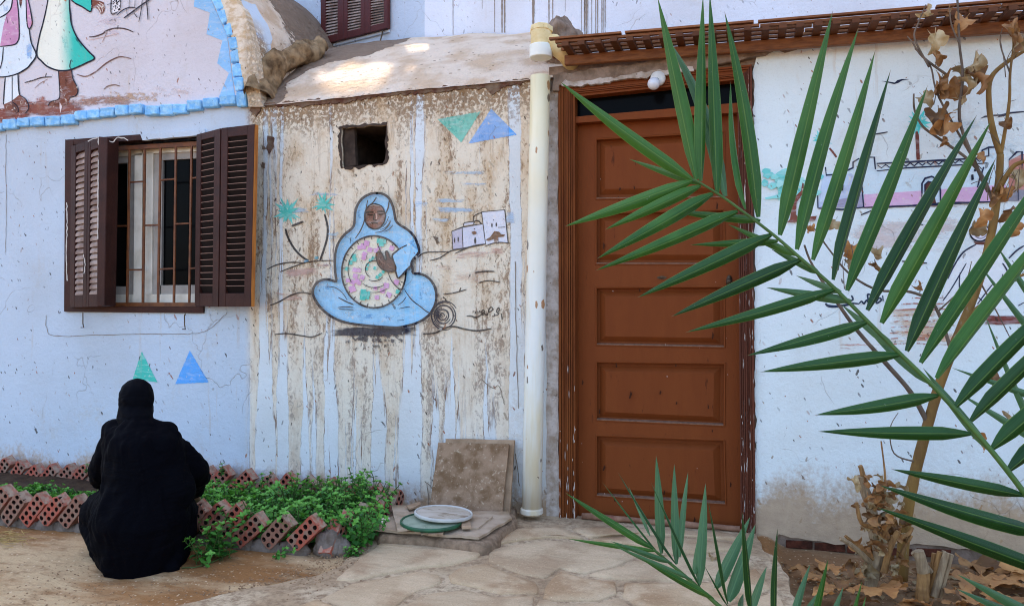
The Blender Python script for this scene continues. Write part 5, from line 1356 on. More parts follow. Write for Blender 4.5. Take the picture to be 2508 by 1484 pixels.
# ---- the gable: two robed figures
G = .0068
a = Art('painted_zigzag_band', z1, G, None, .1)
a.fill('#8fc3f0', [(1800, -60), (1796, 65), (1945, 122), (1912, 320), (2060, 378), (2012, 590), (2120, 680), (2030, 893), (2175, 882), (2150, 715), (2135, 590), (2120, 465), (2105, 345), (2060, 235), (2000, 105), (1945, -30)])
a.done()
a = Art('painted_ground', z1, G, None, .1)
for cx, cy, rx, ry, c, al in ((420, 1010, 520, 95, '#8a5040', ((5, 1, 26), .20, .50, .7, .95)), (950, 935, 480, 75, '#a0745a', ((9, 1, 40), .30, .56, .7, .85)), (60, 1075, 300, 90, '#84483a', ((5, 1, 26), .15, .45, .7, .97)), (1250, 900, 420, 80, '#c0a080', ((20, 1, 40), .38, .58, .8, .75)), (380, 920, 120, 60, '#a8685a', ((16, 1, 16), .42, .6, .9, .8)),
                              (1000, 250, 260, 180, '#dccdd4', ((4, 1, 14), .42, .62, .9, .6)), (1600, 850, 400, 90, '#d6c6c0', ((12, 1, 24), .44, .62, .9, .5)), (300, 130, 60, 300, '#d0b8ac', ((10, 1, 10), .46, .62, .9, .6))):
    a.wash(c, cx, cy, rx, ry, al)
for p, w, c in (([(825, 345), (880, 340), (950, 315), (990, 285), (1060, 265), (1130, 265), (1190, 280), (1235, 300)], 9, '#4c3838'), ([(995, 290), (970, 345), (945, 395)], 4, '#a08078'), ([(710, 690), (790, 710), (880, 670), (980, 590), (1060, 545), (1120, 528), (1215, 545)], 8, '#6c4a40'), ([(228, 768), (310, 745), (390, 720), (480, 715)], 8, '#33282c'), ([(320, 820), (370, 775), (440, 735)], 4, '#8a6a60'), ([(960, 830), (1000, 800), (1060, 788), (1110, 800)], 8, '#7c6458'), ([(820, 375), (960, 345), (1100, 310)], 4, '#c8a89c')):
    a.line(c, p, w)
a.done()
a = Art('painted_man', z1, G + .0004, None, .1)      # robe with a pink waistcoat
a.fill('#d5e4f8', [(-60, 80), (-20, 30), (60, -40), (160, -60), (240, -40), (262, 150), (268, 270), (300, 400), (335, 510), (290, 590), (250, 640), (170, 685), (40, 715), (-60, 710)])
for cx, cy, rx, ry in ((270, 500, 50, 150), (50, 80, 60, 60), (60, 790, 40, 90)): a.wash('#8fbcf0', cx, cy, rx, ry, ((6, 1, 5), .34, .58, .8, .8))
a.fill('#c791b8', [(118, -40), (150, -40), (168, 100), (178, 320), (165, 385), (130, 415), (60, 430), (0, 432), (30, 250), (60, 140), (105, 80)]); a.fill('#c791b8', [(240, -40), (255, -40), (280, 90), (297, 200), (290, 245), (270, 268), (248, 230), (243, 90)])
a.fill('#6b4038', [(175, -30), (210, -30), (200, 50), (190, 70), (180, 45)])
a.fill('#dfe8f6', [(40, 715), (110, 700), (168, 682), (175, 800), (180, 880), (110, 945), (32, 968)])
a.fill('#7a4a3a', [(32, 972), (110, 935), (180, 880), (225, 905), (262, 965), (268, 1025), (230, 1055), (170, 1045), (110, 1085), (60, 1070)])
a.fill('#5c362c', [(110, 940), (150, 965), (172, 1040), (150, 1060), (112, 985)])
for p, w in (([(0, 55), (60, -10), (90, -40)], 9), ([(-20, 175), (60, 130), (102, 75), (118, -30)], 9), ([(152, -30), (170, 110), (178, 320), (165, 385), (125, 418), (0, 434)], 9), ([(240, -30), (244, 120), (252, 235), (270, 270), (292, 240), (297, 200), (278, 80), (252, -30)], 8), ([(268, 270), (290, 400), (334, 512), (280, 600), (240, 640), (150, 690), (40, 715), (-60, 710)], 10),
             ([(48, 720), (38, 850), (32, 970)], 9), ([(112, 705), (112, 940)], 8), ([(165, 685), (172, 820), (180, 880)], 9), ([(30, 440), (20, 560), (0, 640)], 7), ([(180, 880), (240, 925), (266, 1000), (230, 1055)], 6), ([(110, 945), (160, 985), (172, 1042)], 6), ([(188, 40), (192, 75)], 6), ([(60, 160), (72, 220)], 5)):
    a.line(NAVY, p, w)
a.done()
robe_m = plaster('robe_paint', A('#ece9dc'), .1, .8, .7, .4, None, A('#34bdae'), (wp(*z1(540, 300)).x, wp(*z1(700, 420)).x))
a = Art('painted_man', z1, G + .0010, None, .1)      # long cream robe shading into teal
a.fill(robe_m, [(455, -60), (640, -60), (645, 90), (660, 220), (700, 320), (750, 400), (820, 480), (872, 542), (800, 585), (720, 622), (640, 650), (540, 655), (440, 620), (380, 565), (338, 505), (350, 420), (370, 320), (400, 220), (425, 100)])
a.fill(robe_m, [(650, -50), (780, -50), (845, -20), (840, 108), (760, 65), (690, 30), (655, 0)])
a.wash('#1f2a4a', 655, 160, 22, 160, ((8, 1, 5), .36, .60, .7, .8), -.08); a.wash('#1f3050', 730, 390, 24, 120, ((8, 1, 5), .38, .6, .7, .7), -.62); a.wash('#9fe0d8', 610, 420, 60, 180, ((6, 1, 4), .4, .62, .8, .6), -.2)
a.fill('#7a4534', [(845, 0), (920, 10), (960, 25), (972, 70), (965, 110), (935, 138), (910, 95), (880, 70), (845, 78)]); a.fill('#74422f', [(540, 655), (662, 648), (672, 720), (700, 780), (722, 830), (708, 885), (650, 900), (634, 960), (560, 990), (450, 1000), (445, 970), (480, 940), (535, 925), (552, 890), (548, 780)])
a.wash('#3d2520', 615, 790, 26, 130, ((10, 1, 8), .36, .6, .7, .9)); a.wash('#4a3a38', 540, 965, 80, 26, ((10, 1, 10), .36, .6, .7, .8)); a.fill('#e0d0cc', [(552, 950), (575, 985), (560, 1050), (552, 1000)])
a.fill('#b97848', [(590, -10), (618, -10), (612, 18), (598, 12)])
for p, w in (([(455, -60), (425, 100), (395, 230), (365, 340), (340, 505), (385, 570), (445, 622), (540, 655), (640, 652), (720, 622), (800, 585), (874, 542), (820, 480), (750, 400), (700, 325), (662, 225), (645, 90), (640, -40)], 11), ([(655, 0), (700, 35), (760, 65), (842, 108), (846, -20)], 10), ([(540, 655), (550, 800), (553, 890), (535, 925), (470, 945), (444, 985)], 7), ([(662, 650), (675, 730), (720, 825), (705, 885), (645, 905)], 7), ([(660, 640), (645, 620), (655, 560)], 6)):
    a.line(NAVY, p, w)
for p in ([(905, 40), (940, 70), (950, 110)], [(920, 25), (958, 50)], [(900, 60), (925, 95), (935, 125)]): a.line('#e5d5c8', p, 5)
a.done()
a = Art('painted_basket', z1, G + .0006, None, .1)
a.fill('#e2e2e6', [(1032, -30), (1118, -30), (1112, 75), (1090, 110), (1032, 128)])
rr = random.Random(4)
for k in range(34): x, y = rr.uniform(1042, 1108), rr.uniform(-10, 105); a.fill(BLK, [(x, y), (x + 8, y - 4), (x + 9, y + 7), (x + 2, y + 9)])
for p, w in (([(1032, -30), (1030, 128), (1090, 112)], 8), ([(990, 45), (1040, 35)], 6), ([(1120, -30), (1114, 80)], 7), ([(1198, -30), (1195, 72)], 6), ([(1252, -30), (1248, 75)], 6), ([(1080, 145), (1140, 95), (1200, 72), (1255, 76)], 8), ([(1145, 172), (1230, 110), (1310, 50), (1400, -10)], 11), ([(1320, -20), (1305, 110), (1285, 205)], 6), ([(1350, -20), (1365, 90), (1370, 185)], 8), ([(1015, 195), (1040, 180)], 5), ([(1170, 80), (1178, 140)], 5), ([(1240, 125), (1272, 165)], 9)):
    a.line('#3a3438', p, w)
a.done()

# ---- the wall beyond the door: village, trees, birds and a man in white
a = Art('painted_landscape', z12, .0, None, .2)
for cx, cy, rx, ry, c, al in ((1000, 760, 620, 190, '#dfd0cc', ((4, 1, 14), .32, .6, .9, .75)), (1150, 560, 480, 36, '#8a5448', ((8, 1, 30), .38, .58, .9, .85)), (1100, 1330, 420, 200, '#dcbfa4', ((4, 1, 22), .36, .6, .9, .85)), (1250, 1200, 300, 60, '#b57a68', ((8, 1, 60), .44, .60, .9, .8)), (1200, 1390, 330, 70, '#c98a6a', ((8, 1, 60), .44, .60, .9, .8)), (700, 1460, 280, 36, '#d8a090', ((8, 1, 70), .46, .6, .9, .7)), (1640, 1290, 260, 50, '#7c4038', ((5, 1, 14), .28, .5, .9, .95)), (1500, 150, 500, 240, '#c6dcf6', ((3, 1, 5), .36, .62, .9, .7))):
    a.wash(c, cx, cy, rx, ry, al)
for k in range(9): y = 1150 + k * 36; a.line('#b5705c', [(930 - k * 8, y + 8), (1040, y), (1130, y + 6), (1290 - k * 12, y - 4)], 7, 5, .6, ((30, 1, 20), .45, .55, .5, .8))
for p, w in (([(790, 112), (830, 105), (870, 98)], 6), ([(960, 918), (1040, 925), (1120, 930)], 8), ([(1070, 682), (1095, 686)], 8), ([(700, 625), (790, 590), (900, 572), (1100, 560), (1250, 546), (1400, 545)], 7)): a.line('#2c2a3c', p, w)
a.done()
a = Art('painted_bird', z4, .0006, None, .1)
a.fill('#1f2540', [(1150, 752), (1220, 758), (1275, 768), (1300, 745), (1340, 735), (1410, 740), (1345, 748), (1310, 770), (1270, 782), (1215, 768)]); a.done()
a = Art('painted_bird', z4, .0006, None, .1)
a.fill('#1f2540', [(2065, 1100), (2110, 1075), (2180, 1065), (2260, 1062), (2340, 1040), (2473, 1030), (2473, 1042), (2350, 1056), (2290, 1078), (2220, 1092), (2240, 1075), (2160, 1080)]); a.done()
painted_palm('painted_palm', z12, 1065, 40, 95, None, .0005, ('#55d0cf', '#7adcd8'), n=15, sd=11)
a = Art('painted_trunk', z12, .0004, None, .1); a.line('#6f3a30', [(1056, 95), (1060, 180), (1064, 275)], 17, 3, .1); a.done()
painted_palm('painted_palm', z12, 445, 145, 75, [(500, 200), (525, 230), (545, 258)], .0005, ('#55d0cf', '#7adcd8'), '#7a4438', 10, 13, 15)
a = Art('painted_tree', z12, .0005, None, .1)
rr = random.Random(9)
for k in range(60):
    cx, cy = rr.gauss(250, 75), rr.gauss(430, 50)
    a.fill(('#8ddcd8', '#a9e4e0', '#74cfcb')[k % 3], [(cx + rr.uniform(18, 40) * math.cos(t), cy + rr.uniform(14, 30) * math.sin(t)) for t in [i * 2 * math.pi / 7 for i in range(7)]])
a.fill('#8ddcd8', [(90, 515), (200, 490), (215, 515), (95, 525)])
a.fill('#7d4638', [(250, 650), (258, 570), (280, 510), (320, 470), (328, 420), (338, 425), (335, 468), (372, 440), (375, 455), (330, 490), (292, 545), (288, 620), (300, 640), (420, 630), (410, 660), (230, 672)]); a.done()
a = Art('painted_house_front', z12, .0007, None, .1)
a.fill('#cfe3f3', [(455, 365), (600, 345), (650, 320), (650, 280), (695, 262), (785, 258), (792, 335), (990, 305), (1480, 265), (1470, 215), (1510, 195), (1600, 190), (1620, 470), (1400, 545), (1150, 560), (720, 575), (425, 578)])
a.fill('#b9c8e4', [(455, 400), (640, 360), (700, 430), (715, 575), (425, 580)]); a.fill('#c2d6f2', [(460, 375), (600, 345), (640, 400), (560, 500), (440, 540)])
a.fill('#d9b0d2', [(720, 495), (1085, 470), (1085, 565), (720, 577)]); a.fill('#d9b0d2', [(1205, 462), (1620, 430), (1620, 540), (1205, 552)]); a.fill('#a19eba', [(540, 530), (640, 510), (705, 490), (716, 575), (430, 580)])
a.fill('#c8dcf4', [(1085, 560), (1085, 420), (1105, 390), (1150, 380), (1195, 400), (1205, 560)]); a.fill('#5a3430', [(1105, 558), (1105, 430), (1125, 410), (1150, 412), (1180, 560)]); a.fill('#bb7f72', [(1640, 280), (1720, 240), (1800, 230), (1800, 480), (1640, 480)]); a.fill('#8f8f9a', [(1620, 470), (1800, 460), (1800, 540), (1620, 535)])
for p, w in (([(475, 320), (480, 372), (560, 365), (605, 345), (650, 325), (650, 290), (690, 265)], 9), ([(745, 258), (785, 258), (792, 335)], 9), ([(800, 298), (1000, 288), (1250, 275), (1480, 262)], 9), ([(800, 345), (1000, 325), (1250, 312), (1500, 295)], 7), ([(1470, 262), (1470, 215), (1512, 195), (1600, 192)], 9), ([(1512, 195), (1512, 250), (1470, 255)], 8), ([(425, 500), (427, 580)], 9), ([(705, 420), (718, 577)], 10), ([(430, 582), (580, 590), (720, 575)], 8), ([(720, 577), (900, 570), (1150, 560), (1400, 545), (1620, 538)], 8), ([(1088, 560), (1088, 425), (1108, 392), (1150, 380), (1190, 400), (1205, 470), (1205, 555)], 9), ([(1108, 556), (1106, 432), (1128, 412), (1155, 418)], 7), ([(1640, 275), (1690, 225), (1724, 222), (1724, 330)], 9), ([(1700, 430), (1700, 530)], 6), ([(1480, 320), (1455, 400), (1440, 450)], 10)):
    a.line('#1c2546', p, w, 0)
zz = [(805 + k * 26, 318 - k * 1.7 + (10 if k % 2 else -10)) for k in range(27)]
a.line('#1c2546', zz, 7, 0)
a.fill('#141a30', [(575, 440), (590, 430), (588, 470), (578, 472)]); a.fill('#141a30', [(1400, 370), (1415, 365), (1418, 400), (1402, 405)]); a.fill('#141a30', a.ell(0, 1426, 340, 9, 9, n=10)); a.done()
a = Art('painted_man', z12, .0008, None, .1)         # robed man in a white turban
a.fill('#eef0f8', [(1210, 1180), (1240, 1060), (1290, 950), (1350, 860), (1430, 812), (1500, 810), (1600, 850), (1640, 1000), (1640, 1220), (1400, 1240)])
a.fill('#6b3f34', [(1415, 790), (1490, 790), (1500, 815), (1430, 812)])
a.fill('#e6e4ee', a.ell(0, 1455, 735, 62, 56)); a.fill('#5a4a80', a.ell(0, 1470, 738, 22, 20, n=14)); a.line('#1c2030', a.ell(0, 1455, 735, 62, 56), 8, 2, close=True); a.line('#8a8698', a.ell(0, 1460, 737, 40, 36, 20, 300), 5)
for p, w in (([(1430, 812), (1350, 862), (1290, 950), (1252, 1030)], 8), ([(1370, 930), (1330, 1000), (1270, 1100), (1220, 1170)], 6), ([(1330, 990), (1325, 1060), (1332, 1130)], 6), ([(1600, 930), (1630, 980), (1638, 1040)], 8), ([(1650, 1010), (1690, 960), (1736, 900)], 14), ([(1640, 900), (1690, 850), (1736, 820)], 8), ([(1440, 1190), (1500, 1110), (1540, 1060)], 6), ([(1440, 1140), (1490, 1190), (1510, 1220)], 6), ([(1600, 1000), (1590, 1060)], 6), ([(1700, 1200), (1736, 1180)], 7)):
    a.line('#30344a', p, w)
a.done()
a = Art('painted_signature', z12, .0006, None, .1)
for p, w in (([(475, 1185), (490, 1200), (530, 1205), (580, 1200), (640, 1190)], 13), ([(530, 1205), (560, 1206)], 12), ([(640, 1135), (650, 1160), (630, 1170)], 9), ([(690, 1185), (705, 1172), (720, 1188), (735, 1165), (750, 1182), (742, 1130), (762, 1135), (770, 1180)], 8), ([(770, 1180), (795, 1160), (800, 1185), (830, 1165), (815, 1150), (800, 1175)], 8), ([(838, 1135), (842, 1170)], 8), ([(745, 1130), (775, 1128)], 7), ([(560, 1175), (620, 1182), (690, 1188)], 8)):
    a.line('#22304a', p, w, 4)
a.done()

# ------------------------------------------------------------------ the crouching person
def remesh(name, parts, voxel, mat, base, parent, smooth_it=3, fold=None):
    """parts: chains of (point, radius[, (sx, sy, sz)]) swept into one continuous skin"""
    b = MB()
    for ch in parts:
        for (p, r), (q, s) in zip(ch, ch[1:]):
            p, q = Vector(p), Vector(q); k = max(2, int((q - p).length / (min(r, s) * .35)))
            for i in range(k + 1):
                t = i / k; blob(b, p.lerp(q, t), *[r + (s - r) * t] * 3, 0, 0, 2)
    me = b.mesh(name, mat, base); o = bpy.data.objects.new(name, me); scene.collection.objects.link(o)
    md = o.modifiers.new('r', 'REMESH'); md.mode = 'VOXEL'; md.voxel_size = voxel
    sm = o.modifiers.new('s', 'SMOOTH'); sm.factor = .5; sm.iterations = smooth_it
    dg = bpy.context.evaluated_depsgraph_get(); dg.update()
    nm = bpy.data.meshes.new_from_object(o.evaluated_get(dg)); bpy.data.objects.remove(o); bpy.data.meshes.remove(me)
    nm.name = name
    if fold:
        nr = [v.normal.copy() for v in nm.vertices]
        for v, n in zip(nm.vertices, nr): v.co += n * fold(v.co + Vector(base))
    nm.polygons.foreach_set('use_smooth', [True] * len(nm.polygons))
    nm.materials.clear(); nm.materials.append(mat)
    o = link(name, nm, parent); return o
PB = zp(352, 1400); ZP = (PB - CAM).dot(AX); KP = ZP / F
def bp(px, py, w=0.0):             # a point of the body: seen at px, py, w metres beyond the contact point
    return dp(px, py, ZP + w)
person = thing('person', 'person in a black robe and black headscarf crouching at the herb bed, back turned', 'person', PB)
skin_m = simple('skin', (.22, .11, .07), .5, .1, 30, .1)
m, N, b = newmat('black_cloth')
nz = N.noise(N.pos(), 5, 4); b.inputs['Base Color'].default_value = (.0015, .0015, .0030, 1); b.inputs['Roughness'].default_value = .8
b.inputs['Specular IOR Level'].default_value = .04; b.inputs['Sheen Weight'].default_value = .0; b.inputs['Sheen Tint'].default_value = (.3, .35, .6, 1)
N.put(b.inputs['Normal'], N.bump(N.m('ADD', N.noise(N.scale(N.pos(), (4, 4, 9)), 1, 4, .6, 1.2), N.m('MULTIPLY', N.noise(N.pos(), 240, 2), .04)), .5, .03)); M['cloth'] = m
m2, N, b = newmat('black_scarf')
b.inputs['Base Color'].default_value = (.0018, .0018, .0034, 1); b.inputs['Roughness'].default_value = .8; b.inputs['Specular IOR Level'].default_value = .06; b.inputs['Sheen Weight'].default_value = .0; b.inputs['Sheen Tint'].default_value = (.3, .35, .6, 1)
N.put(b.inputs['Normal'], N.bump(N.noise(N.scale(N.pos(), (5, 5, 12)), 1, 3, .5, 1.0), .5, .03))
r_ = lambda px: px * KP
headc = bp(333, 980, .16)
fwd = (AX * .92 + Vector((0, 0, -.38))).normalized()
def hand(wrist, d, side):
    """palm and five curled fingers along d"""
    d = d.normalized(); s = d.cross(UP).normalized() * side; dn = s.cross(d).normalized() * side
    if dn.z > 0: dn = -dn
    ch = [[(wrist, .021), (wrist + d * .035, .024), (wrist + d * .07, .022)], [(wrist + d * .03 + s * .018, .015), (wrist + d * .07 + s * .024, .015)], [(wrist + d * .03 - s * .018, .015), (wrist + d * .07 - s * .024, .014)]]
    for k, L in zip((-1.5, -.5, .5, 1.5), (.062, .078, .082, .072)):
        a = wrist + d * .075 + s * (k * .0165)
        k1 = a + d * (L * .45) + dn * .008; k2 = k1 + (d * .7 + dn * .7) * (L * .32); k3 = k2 + (d * .35 + dn * .95) * (L * .25)
        ch.append([(a - d * .02, .0095), (a, .0095), (k1, .0085), (k2, .0078), (k3, .0065)])
    t0 = wrist + d * .025 + s * .026; t1 = t0 + (d * .7 + s * .75) * .03; t2 = t1 + (d * .85 + s * .1 + dn * .4) * .03
    ch.append([(t0 - s * .012, .013), (t0, .0125), (t1, .0105), (t2, .008)])
    return ch
lsh, lel = bp(276, 1062, .14), bp(236, 1160, .22); lha = bp(285, 1190, .52)
rsh, rel = bp(420, 1072, .14), bp(484, 1150, .24); rha = bp(468, 1212, .46)
hip_l, hip_r = bp(290, 1290, .10), bp(400, 1300, .10)
body = [[(headc + fwd * .018 - UP * .012, .062), (headc + UP * .012 + fwd * .022, .062)], [(headc + fwd * .055 - UP * .045, .045), (headc + fwd * .07 - UP * .055, .038)],      # skull, jaw
        [(headc + fwd * .088 + UP * .005, .012), (headc + fwd * .098 - UP * .015, .014)],                                                                   # nose
        [(headc - UP * .04 + fwd * .01, .045), (bp(334, 1040, .12), .045)], [(bp(334, 1048, .12), .045), (bp(340, 1100, .12), .09), (bp(345, 1170, .12), .10), (bp(345, 1270, .12), .12)],
        [(lsh, .030), (lel, .032), (lel.lerp(lha, .8), .03), (lha, .022)], [(rsh, .030), (rel, .032), (rel.lerp(rha, .8), .03), (rha, .022)],
        [(hip_l, .09), (bp(240, 1262, .34), .062), (bp(282, 1370, .20), .045), (bp(285, 1398, .26), .035)], [(hip_r, .09), (bp(455, 1280, .34), .062), (bp(410, 1372, .20), .045), (bp(410, 1398, .26), .035)]]
for hp, dd, sd in ((lha, AX * .8 - UP * .5 + RT * .15, 1), (rha, AX * .8 - UP * .5 - RT * .15, -1)): body += hand(hp, dd, sd)
remesh('body', body, .0065, skin_m, PB, person, 2)
def foldf(p):
    q = Vector((p.dot(RT) * 9, p.dot(AX) * 9, p.z * 4.2))
    q2 = Vector((p.dot(RT) * 30 + noise.noise(q) * 2.5, p.dot(AX) * 26, p.z * 7)); return noise.noise(q) * .011 + noise.noise(q * 2.3 + Vector((5, 2, 1))) * .006 + (abs(noise.noise(q2)) - .25) * .009
dress = [
 [(bp(336, 1042, .12), r_(36)), (bp(338, 1075, .10), r_(60)), (bp(340, 1110, .08), r_(78)), (bp(345, 1160, .08), r_(88)), (bp(352, 1210, .08), r_(96))],
 [(bp(277, 1056, .13), r_(31)), (bp(300, 1085, .10), r_(50)), (bp(308, 1140, .10), r_(58)), (bp(310, 1200, .10), r_(60))],
 [(bp(408, 1060, .13), r_(33)), (bp(398, 1095, .10), r_(54)), (bp(400, 1150, .10), r_(62)), (bp(415, 1200, .10), r_(64))],
 [(bp(336, 1045, .13), r_(30)), (bp(277, 1056, .13), r_(31))], [(bp(336, 1045, .13), r_(30)), (bp(408, 1060, .13), r_(32))],
 [(bp(278, 1070, .14), r_(32)), (bp(262, 1105, .16), r_(31)), (bp(245, 1150, .20), r_(31)), (bp(248, 1168, .26), r_(29)), (bp(282, 1182, .50), r_(24))],
 [(bp(410, 1080, .14), r_(34)), (bp(448, 1112, .18), r_(33)), (bp(482, 1150, .22), r_(32)), (bp(487, 1168, .28), r_(30)), (bp(474, 1200, .47), r_(25))],
 [(bp(352, 1210, .08), r_(94)), (bp(345, 1270, .08), r_(118)), (bp(343, 1320, .08), r_(112)), (bp(342, 1368, .06), r_(90))],
 [(bp(300, 1235, .14), r_(60)), (bp(255, 1255, .26), r_(58)), (bp(250, 1278, .28), r_(54)), (bp(268, 1330, .20), r_(52)), (bp(292, 1380, .10), r_(38))],
 [(bp(400, 1240, .14), r_(66)), (bp(432, 1255, .26), r_(56)), (bp(430, 1290, .26), r_(56)), (bp(412, 1340, .12), r_(54)), (bp(408, 1374, .06), r_(38))],
 [(bp(285, 1392, .05), r_(20)), (bp(340, 1396, .02), r_(18)), (bp(415, 1390, .03), r_(24))],
]
remesh('robe', dress, .0085, M['cloth'], PB, person, 6, foldf)
scarf = [[(headc - UP * .035, r_(41)), (headc + UP * .012 + fwd * .005, r_(44)), (headc + UP * .035 + fwd * .01, r_(40))], [(headc - UP * .03, r_(40)), (headc - UP * .07 - AX * .012, r_(43)), (bp(334, 1034, .13), r_(44))],
         [(headc + fwd * .04 + UP * .035, r_(34)), (headc + fwd * .03 - UP * .05, r_(36))]]
def sfold(p):
    q = p - headc; return math.sin((q.z * 1.3 + q.dot(RT) * .35) * 95 + noise.noise(p * 14) * 3) * .0012 + noise.noise(p * 22) * .0018
remesh('headscarf', scarf, .006, m2, PB, person, 4, sfold)

# ------------------------------------------------------------------ herbs
def leafmat(name, c, c2, rough=.5, trans=.25, vein=None):
    m, N, b = newmat(name)
    P = N.obj(); rr_ = N.noise(N.pos(), 7, 3)
    cc = N.mix(N.ss(rr_, .35, .65), c, c2)
    cc = N.mix(N.m('MULTIPLY', N.ss(N.noise(N.pos(), 60, 3), .55, .7), .4), cc, tuple(v * .55 for v in c))
    N.put(b.inputs['Base Color'], cc); b.inputs['Roughness'].default_value = rough; b.inputs['Specular IOR Level'].default_value = .35
    b.inputs['Transmission Weight'].default_value = 0
    tr = N.n('ShaderNodeBsdfTranslucent'); N.put(tr.inputs['Color'], N.mix(1.0, cc, (1.0, 1.0, .5), 'MULTIPLY'))
    mx = N.n('ShaderNodeMixShader'); mx.inputs[0].default_value = trans
    m.node_tree.links.new(b.outputs[0], mx.inputs[1]); m.node_tree.links.new(tr.outputs[0], mx.inputs[2])
    m.node_tree.links.new(mx.outputs[0], m.node_tree.nodes['Material Output'].inputs['Surface'])
    return m
mint_m = leafmat('mint_leaf', (.060, .24, .028), (.095, .31, .045)); mint_d = leafmat('mint_leaf_dark', (.030, .125, .022), (.05, .17, .03)); mint_y = leafmat('mint_leaf_young', (.15, .39, .05), (.19, .45, .08))
stem_m = simple('herb_stem', (.09, .13, .035), .6, .3, 20, 0)
def mint_leaf(mb, p, d, n, L, w, mi):
    d = d.normalized(); s = d.cross(n).normalized(); n = s.cross(d)
    c1, c2 = p + d * L * .35, p + d * L * .72
    mb.add([p, c1 + s * w + n * L * .06, c2 + s * w * .8 + n * L * .02, p + d * L - n * L * .12, c2 - s * w * .8 + n * L * .02, c1 - s * w + n * L * .06, c1 - n * L * .05, c2 - n * L * .07],
           [(0, 6, 1), (1, 6, 7, 2), (2, 7, 3), (0, 5, 6), (5, 4, 7, 6), (4, 3, 7)], mi)
def sprig(mb, rr, p, d, H, size, pairs, mi=None):
    path = [Vector(p)]; dd = Vector(d).normalized()
    for k in range(pairs):
        dd = (dd + Vector((rr.gauss(0, .12), rr.gauss(0, .12), .03))).normalized(); path.append(path[-1] + dd * H / pairs)
    mb.tube(path, [.0022] * len(path), 4, 3, False)
    ph = rr.uniform(0, 6.3)
    for k in range(1, len(path)):
        ph += math.pi / 2 + rr.uniform(-.25, .25); sz = size * (1.1 - .5 * k / len(path)) * rr.uniform(.8, 1.2)
        t = (path[k] - path[k - 1]).normalized(); e = t.orthogonal().normalized(); f = t.cross(e)
        mm = mi if mi is not None else (1 if rr.random() < .3 else 0)
        if k >= len(path) - 1 and rr.random() < .7: mm = 2
        for q in (0, math.pi):
            o = e * math.cos(ph + q) + f * math.sin(ph + q)
            mint_leaf(mb, path[k], o + t * .35 + Vector((0, 0, rr.uniform(-.3, .15))), t + Vector((0, 0, .4)), sz, sz * .33, mm)
    for k in range(4):
        an = ph + k * 1.57; o = e * math.cos(an) + f * math.sin(an); mint_leaf(mb, path[-1], o + t * .9, t - o * .3, size * .55, size * .18, 2)
MINT = [mint_m, mint_d, mint_y, stem_m]
def inpoly(x, y, pl):
    r = False
    for i in range(len(pl)):
        (xa, ya), (xb, yb) = pl[i], pl[(i + 1) % len(pl)]
        if (ya > y) != (yb > y) and x < (xb - xa) * (y - ya) / (yb - ya) + xa: r = not r
    return r
def patch(name, label, poly, n, hz, size, sd, lean=.35, Hs=(.09, .20)):
    """a mat of herbs over a patch of soil, outline given on the ground"""
    rr = random.Random(sd); mb = MB(); xs_ = [p[0] for p in poly]; ys_ = [p[1] for p in poly]; k = 0; c = None
    gp_ = [zp(x, y, .03) for x, y in poly]; c = sum(gp_, Vector()) / len(gp_)
    lo = [min(p[i] for p in gp_) for i in (0, 1)]; hi = [max(p[i] for p in gp_) for i in (0, 1)]; pl2 = [(p.x, p.y) for p in gp_]
    while k < n:
        x, y = rr.uniform(lo[0], hi[0]), rr.uniform(lo[1], hi[1])
        if not inpoly(x, y, pl2): continue
        k += 1; H = rr.uniform(*Hs) * hz(x, y)
        ed = min((Vector((x, y)) - Vector(q)).length for q in pl2)
        out = Vector((x - c.x, y - c.y, 0)).normalized() * (.5 if ed < .12 else .1)
        sprig(mb, rr, Vector((x, y, .02)), Vector((rr.gauss(0, lean), rr.gauss(0, lean), 1)) + out, H, size * rr.uniform(.75, 1.25), max(3, int(H / .026)))
    me = mb.mesh(name, MINT, c, True); o = link(name, me); o.location = c; o['kind'] = 'stuff'; o['label'] = label; return o
patch('mint_ground_cover', 'low bright green mint growing between the two brick rows at the bed end', [(-60, 1250), (30, 1252), (120, 1256), (215, 1262), (262, 1262), (260, 1218), (180, 1206), (60, 1200), (-60, 1196)], 300, lambda x, y: .55 + .35 * noise.noise(Vector((x * 4, y * 4, 0))), .030, 3, .4, (.05, .12))
patch('mint_ground_cover', 'dense mat of mint spilling over the brick row beside the person', [(470, 1322), (560, 1318), (640, 1326), (720, 1330), (800, 1336), (870, 1345), (905, 1318), (925, 1282), (925, 1258), (860, 1250), (760, 1248), (640, 1236), (540, 1226), (470, 1232)], 820,
      lambda x, y: 1.0 + .35 * noise.noise(Vector((x * 3.3, y * 3.3, 7))) - (.38 if x < zp(690, 1290).x else 0), .036, 5, .32, (.10, .24))
# single sprigs in front of and behind the bricks
def plant(label, px, py, n, H, size, sd, spread=.05, d=(0, 0, 1), group=None, name='mint_plant', zg=0, lean=.3, wall=None):
    rr = random.Random(sd); g = zp(px, py, zg) if wall is None else wp(px, py, wall); t = thing(name, label, 'plant', g, group)
    for k in range(n):
        mb = MB(); p = g + Vector((rr.uniform(-spread, spread), rr.uniform(-spread, spread) * .6, 0))
        sprig(mb, rr, p, Vector(d) + Vector((rr.gauss(0, lean), rr.gauss(0, lean) * .6, 0)), H * rr.uniform(.75, 1.15), size * rr.uniform(.85, 1.15), max(4, int(H / .024)), None)
        mb.build('sprig', MINT, t, True)
    return t
plant('bushy mint plant rooted at the foot of the bricks beside the robe hem', 540, 1368, 9, .17, .042, 21, .055)
plant('small round leaved mint plant on bare ground next to the black robe', 484, 1382, 6, .12, .036, 22, .04)
plant('tiny mint seedling on the dirt below the end of the brick row', 858, 1368, 8, .05, .026, 23, .03)
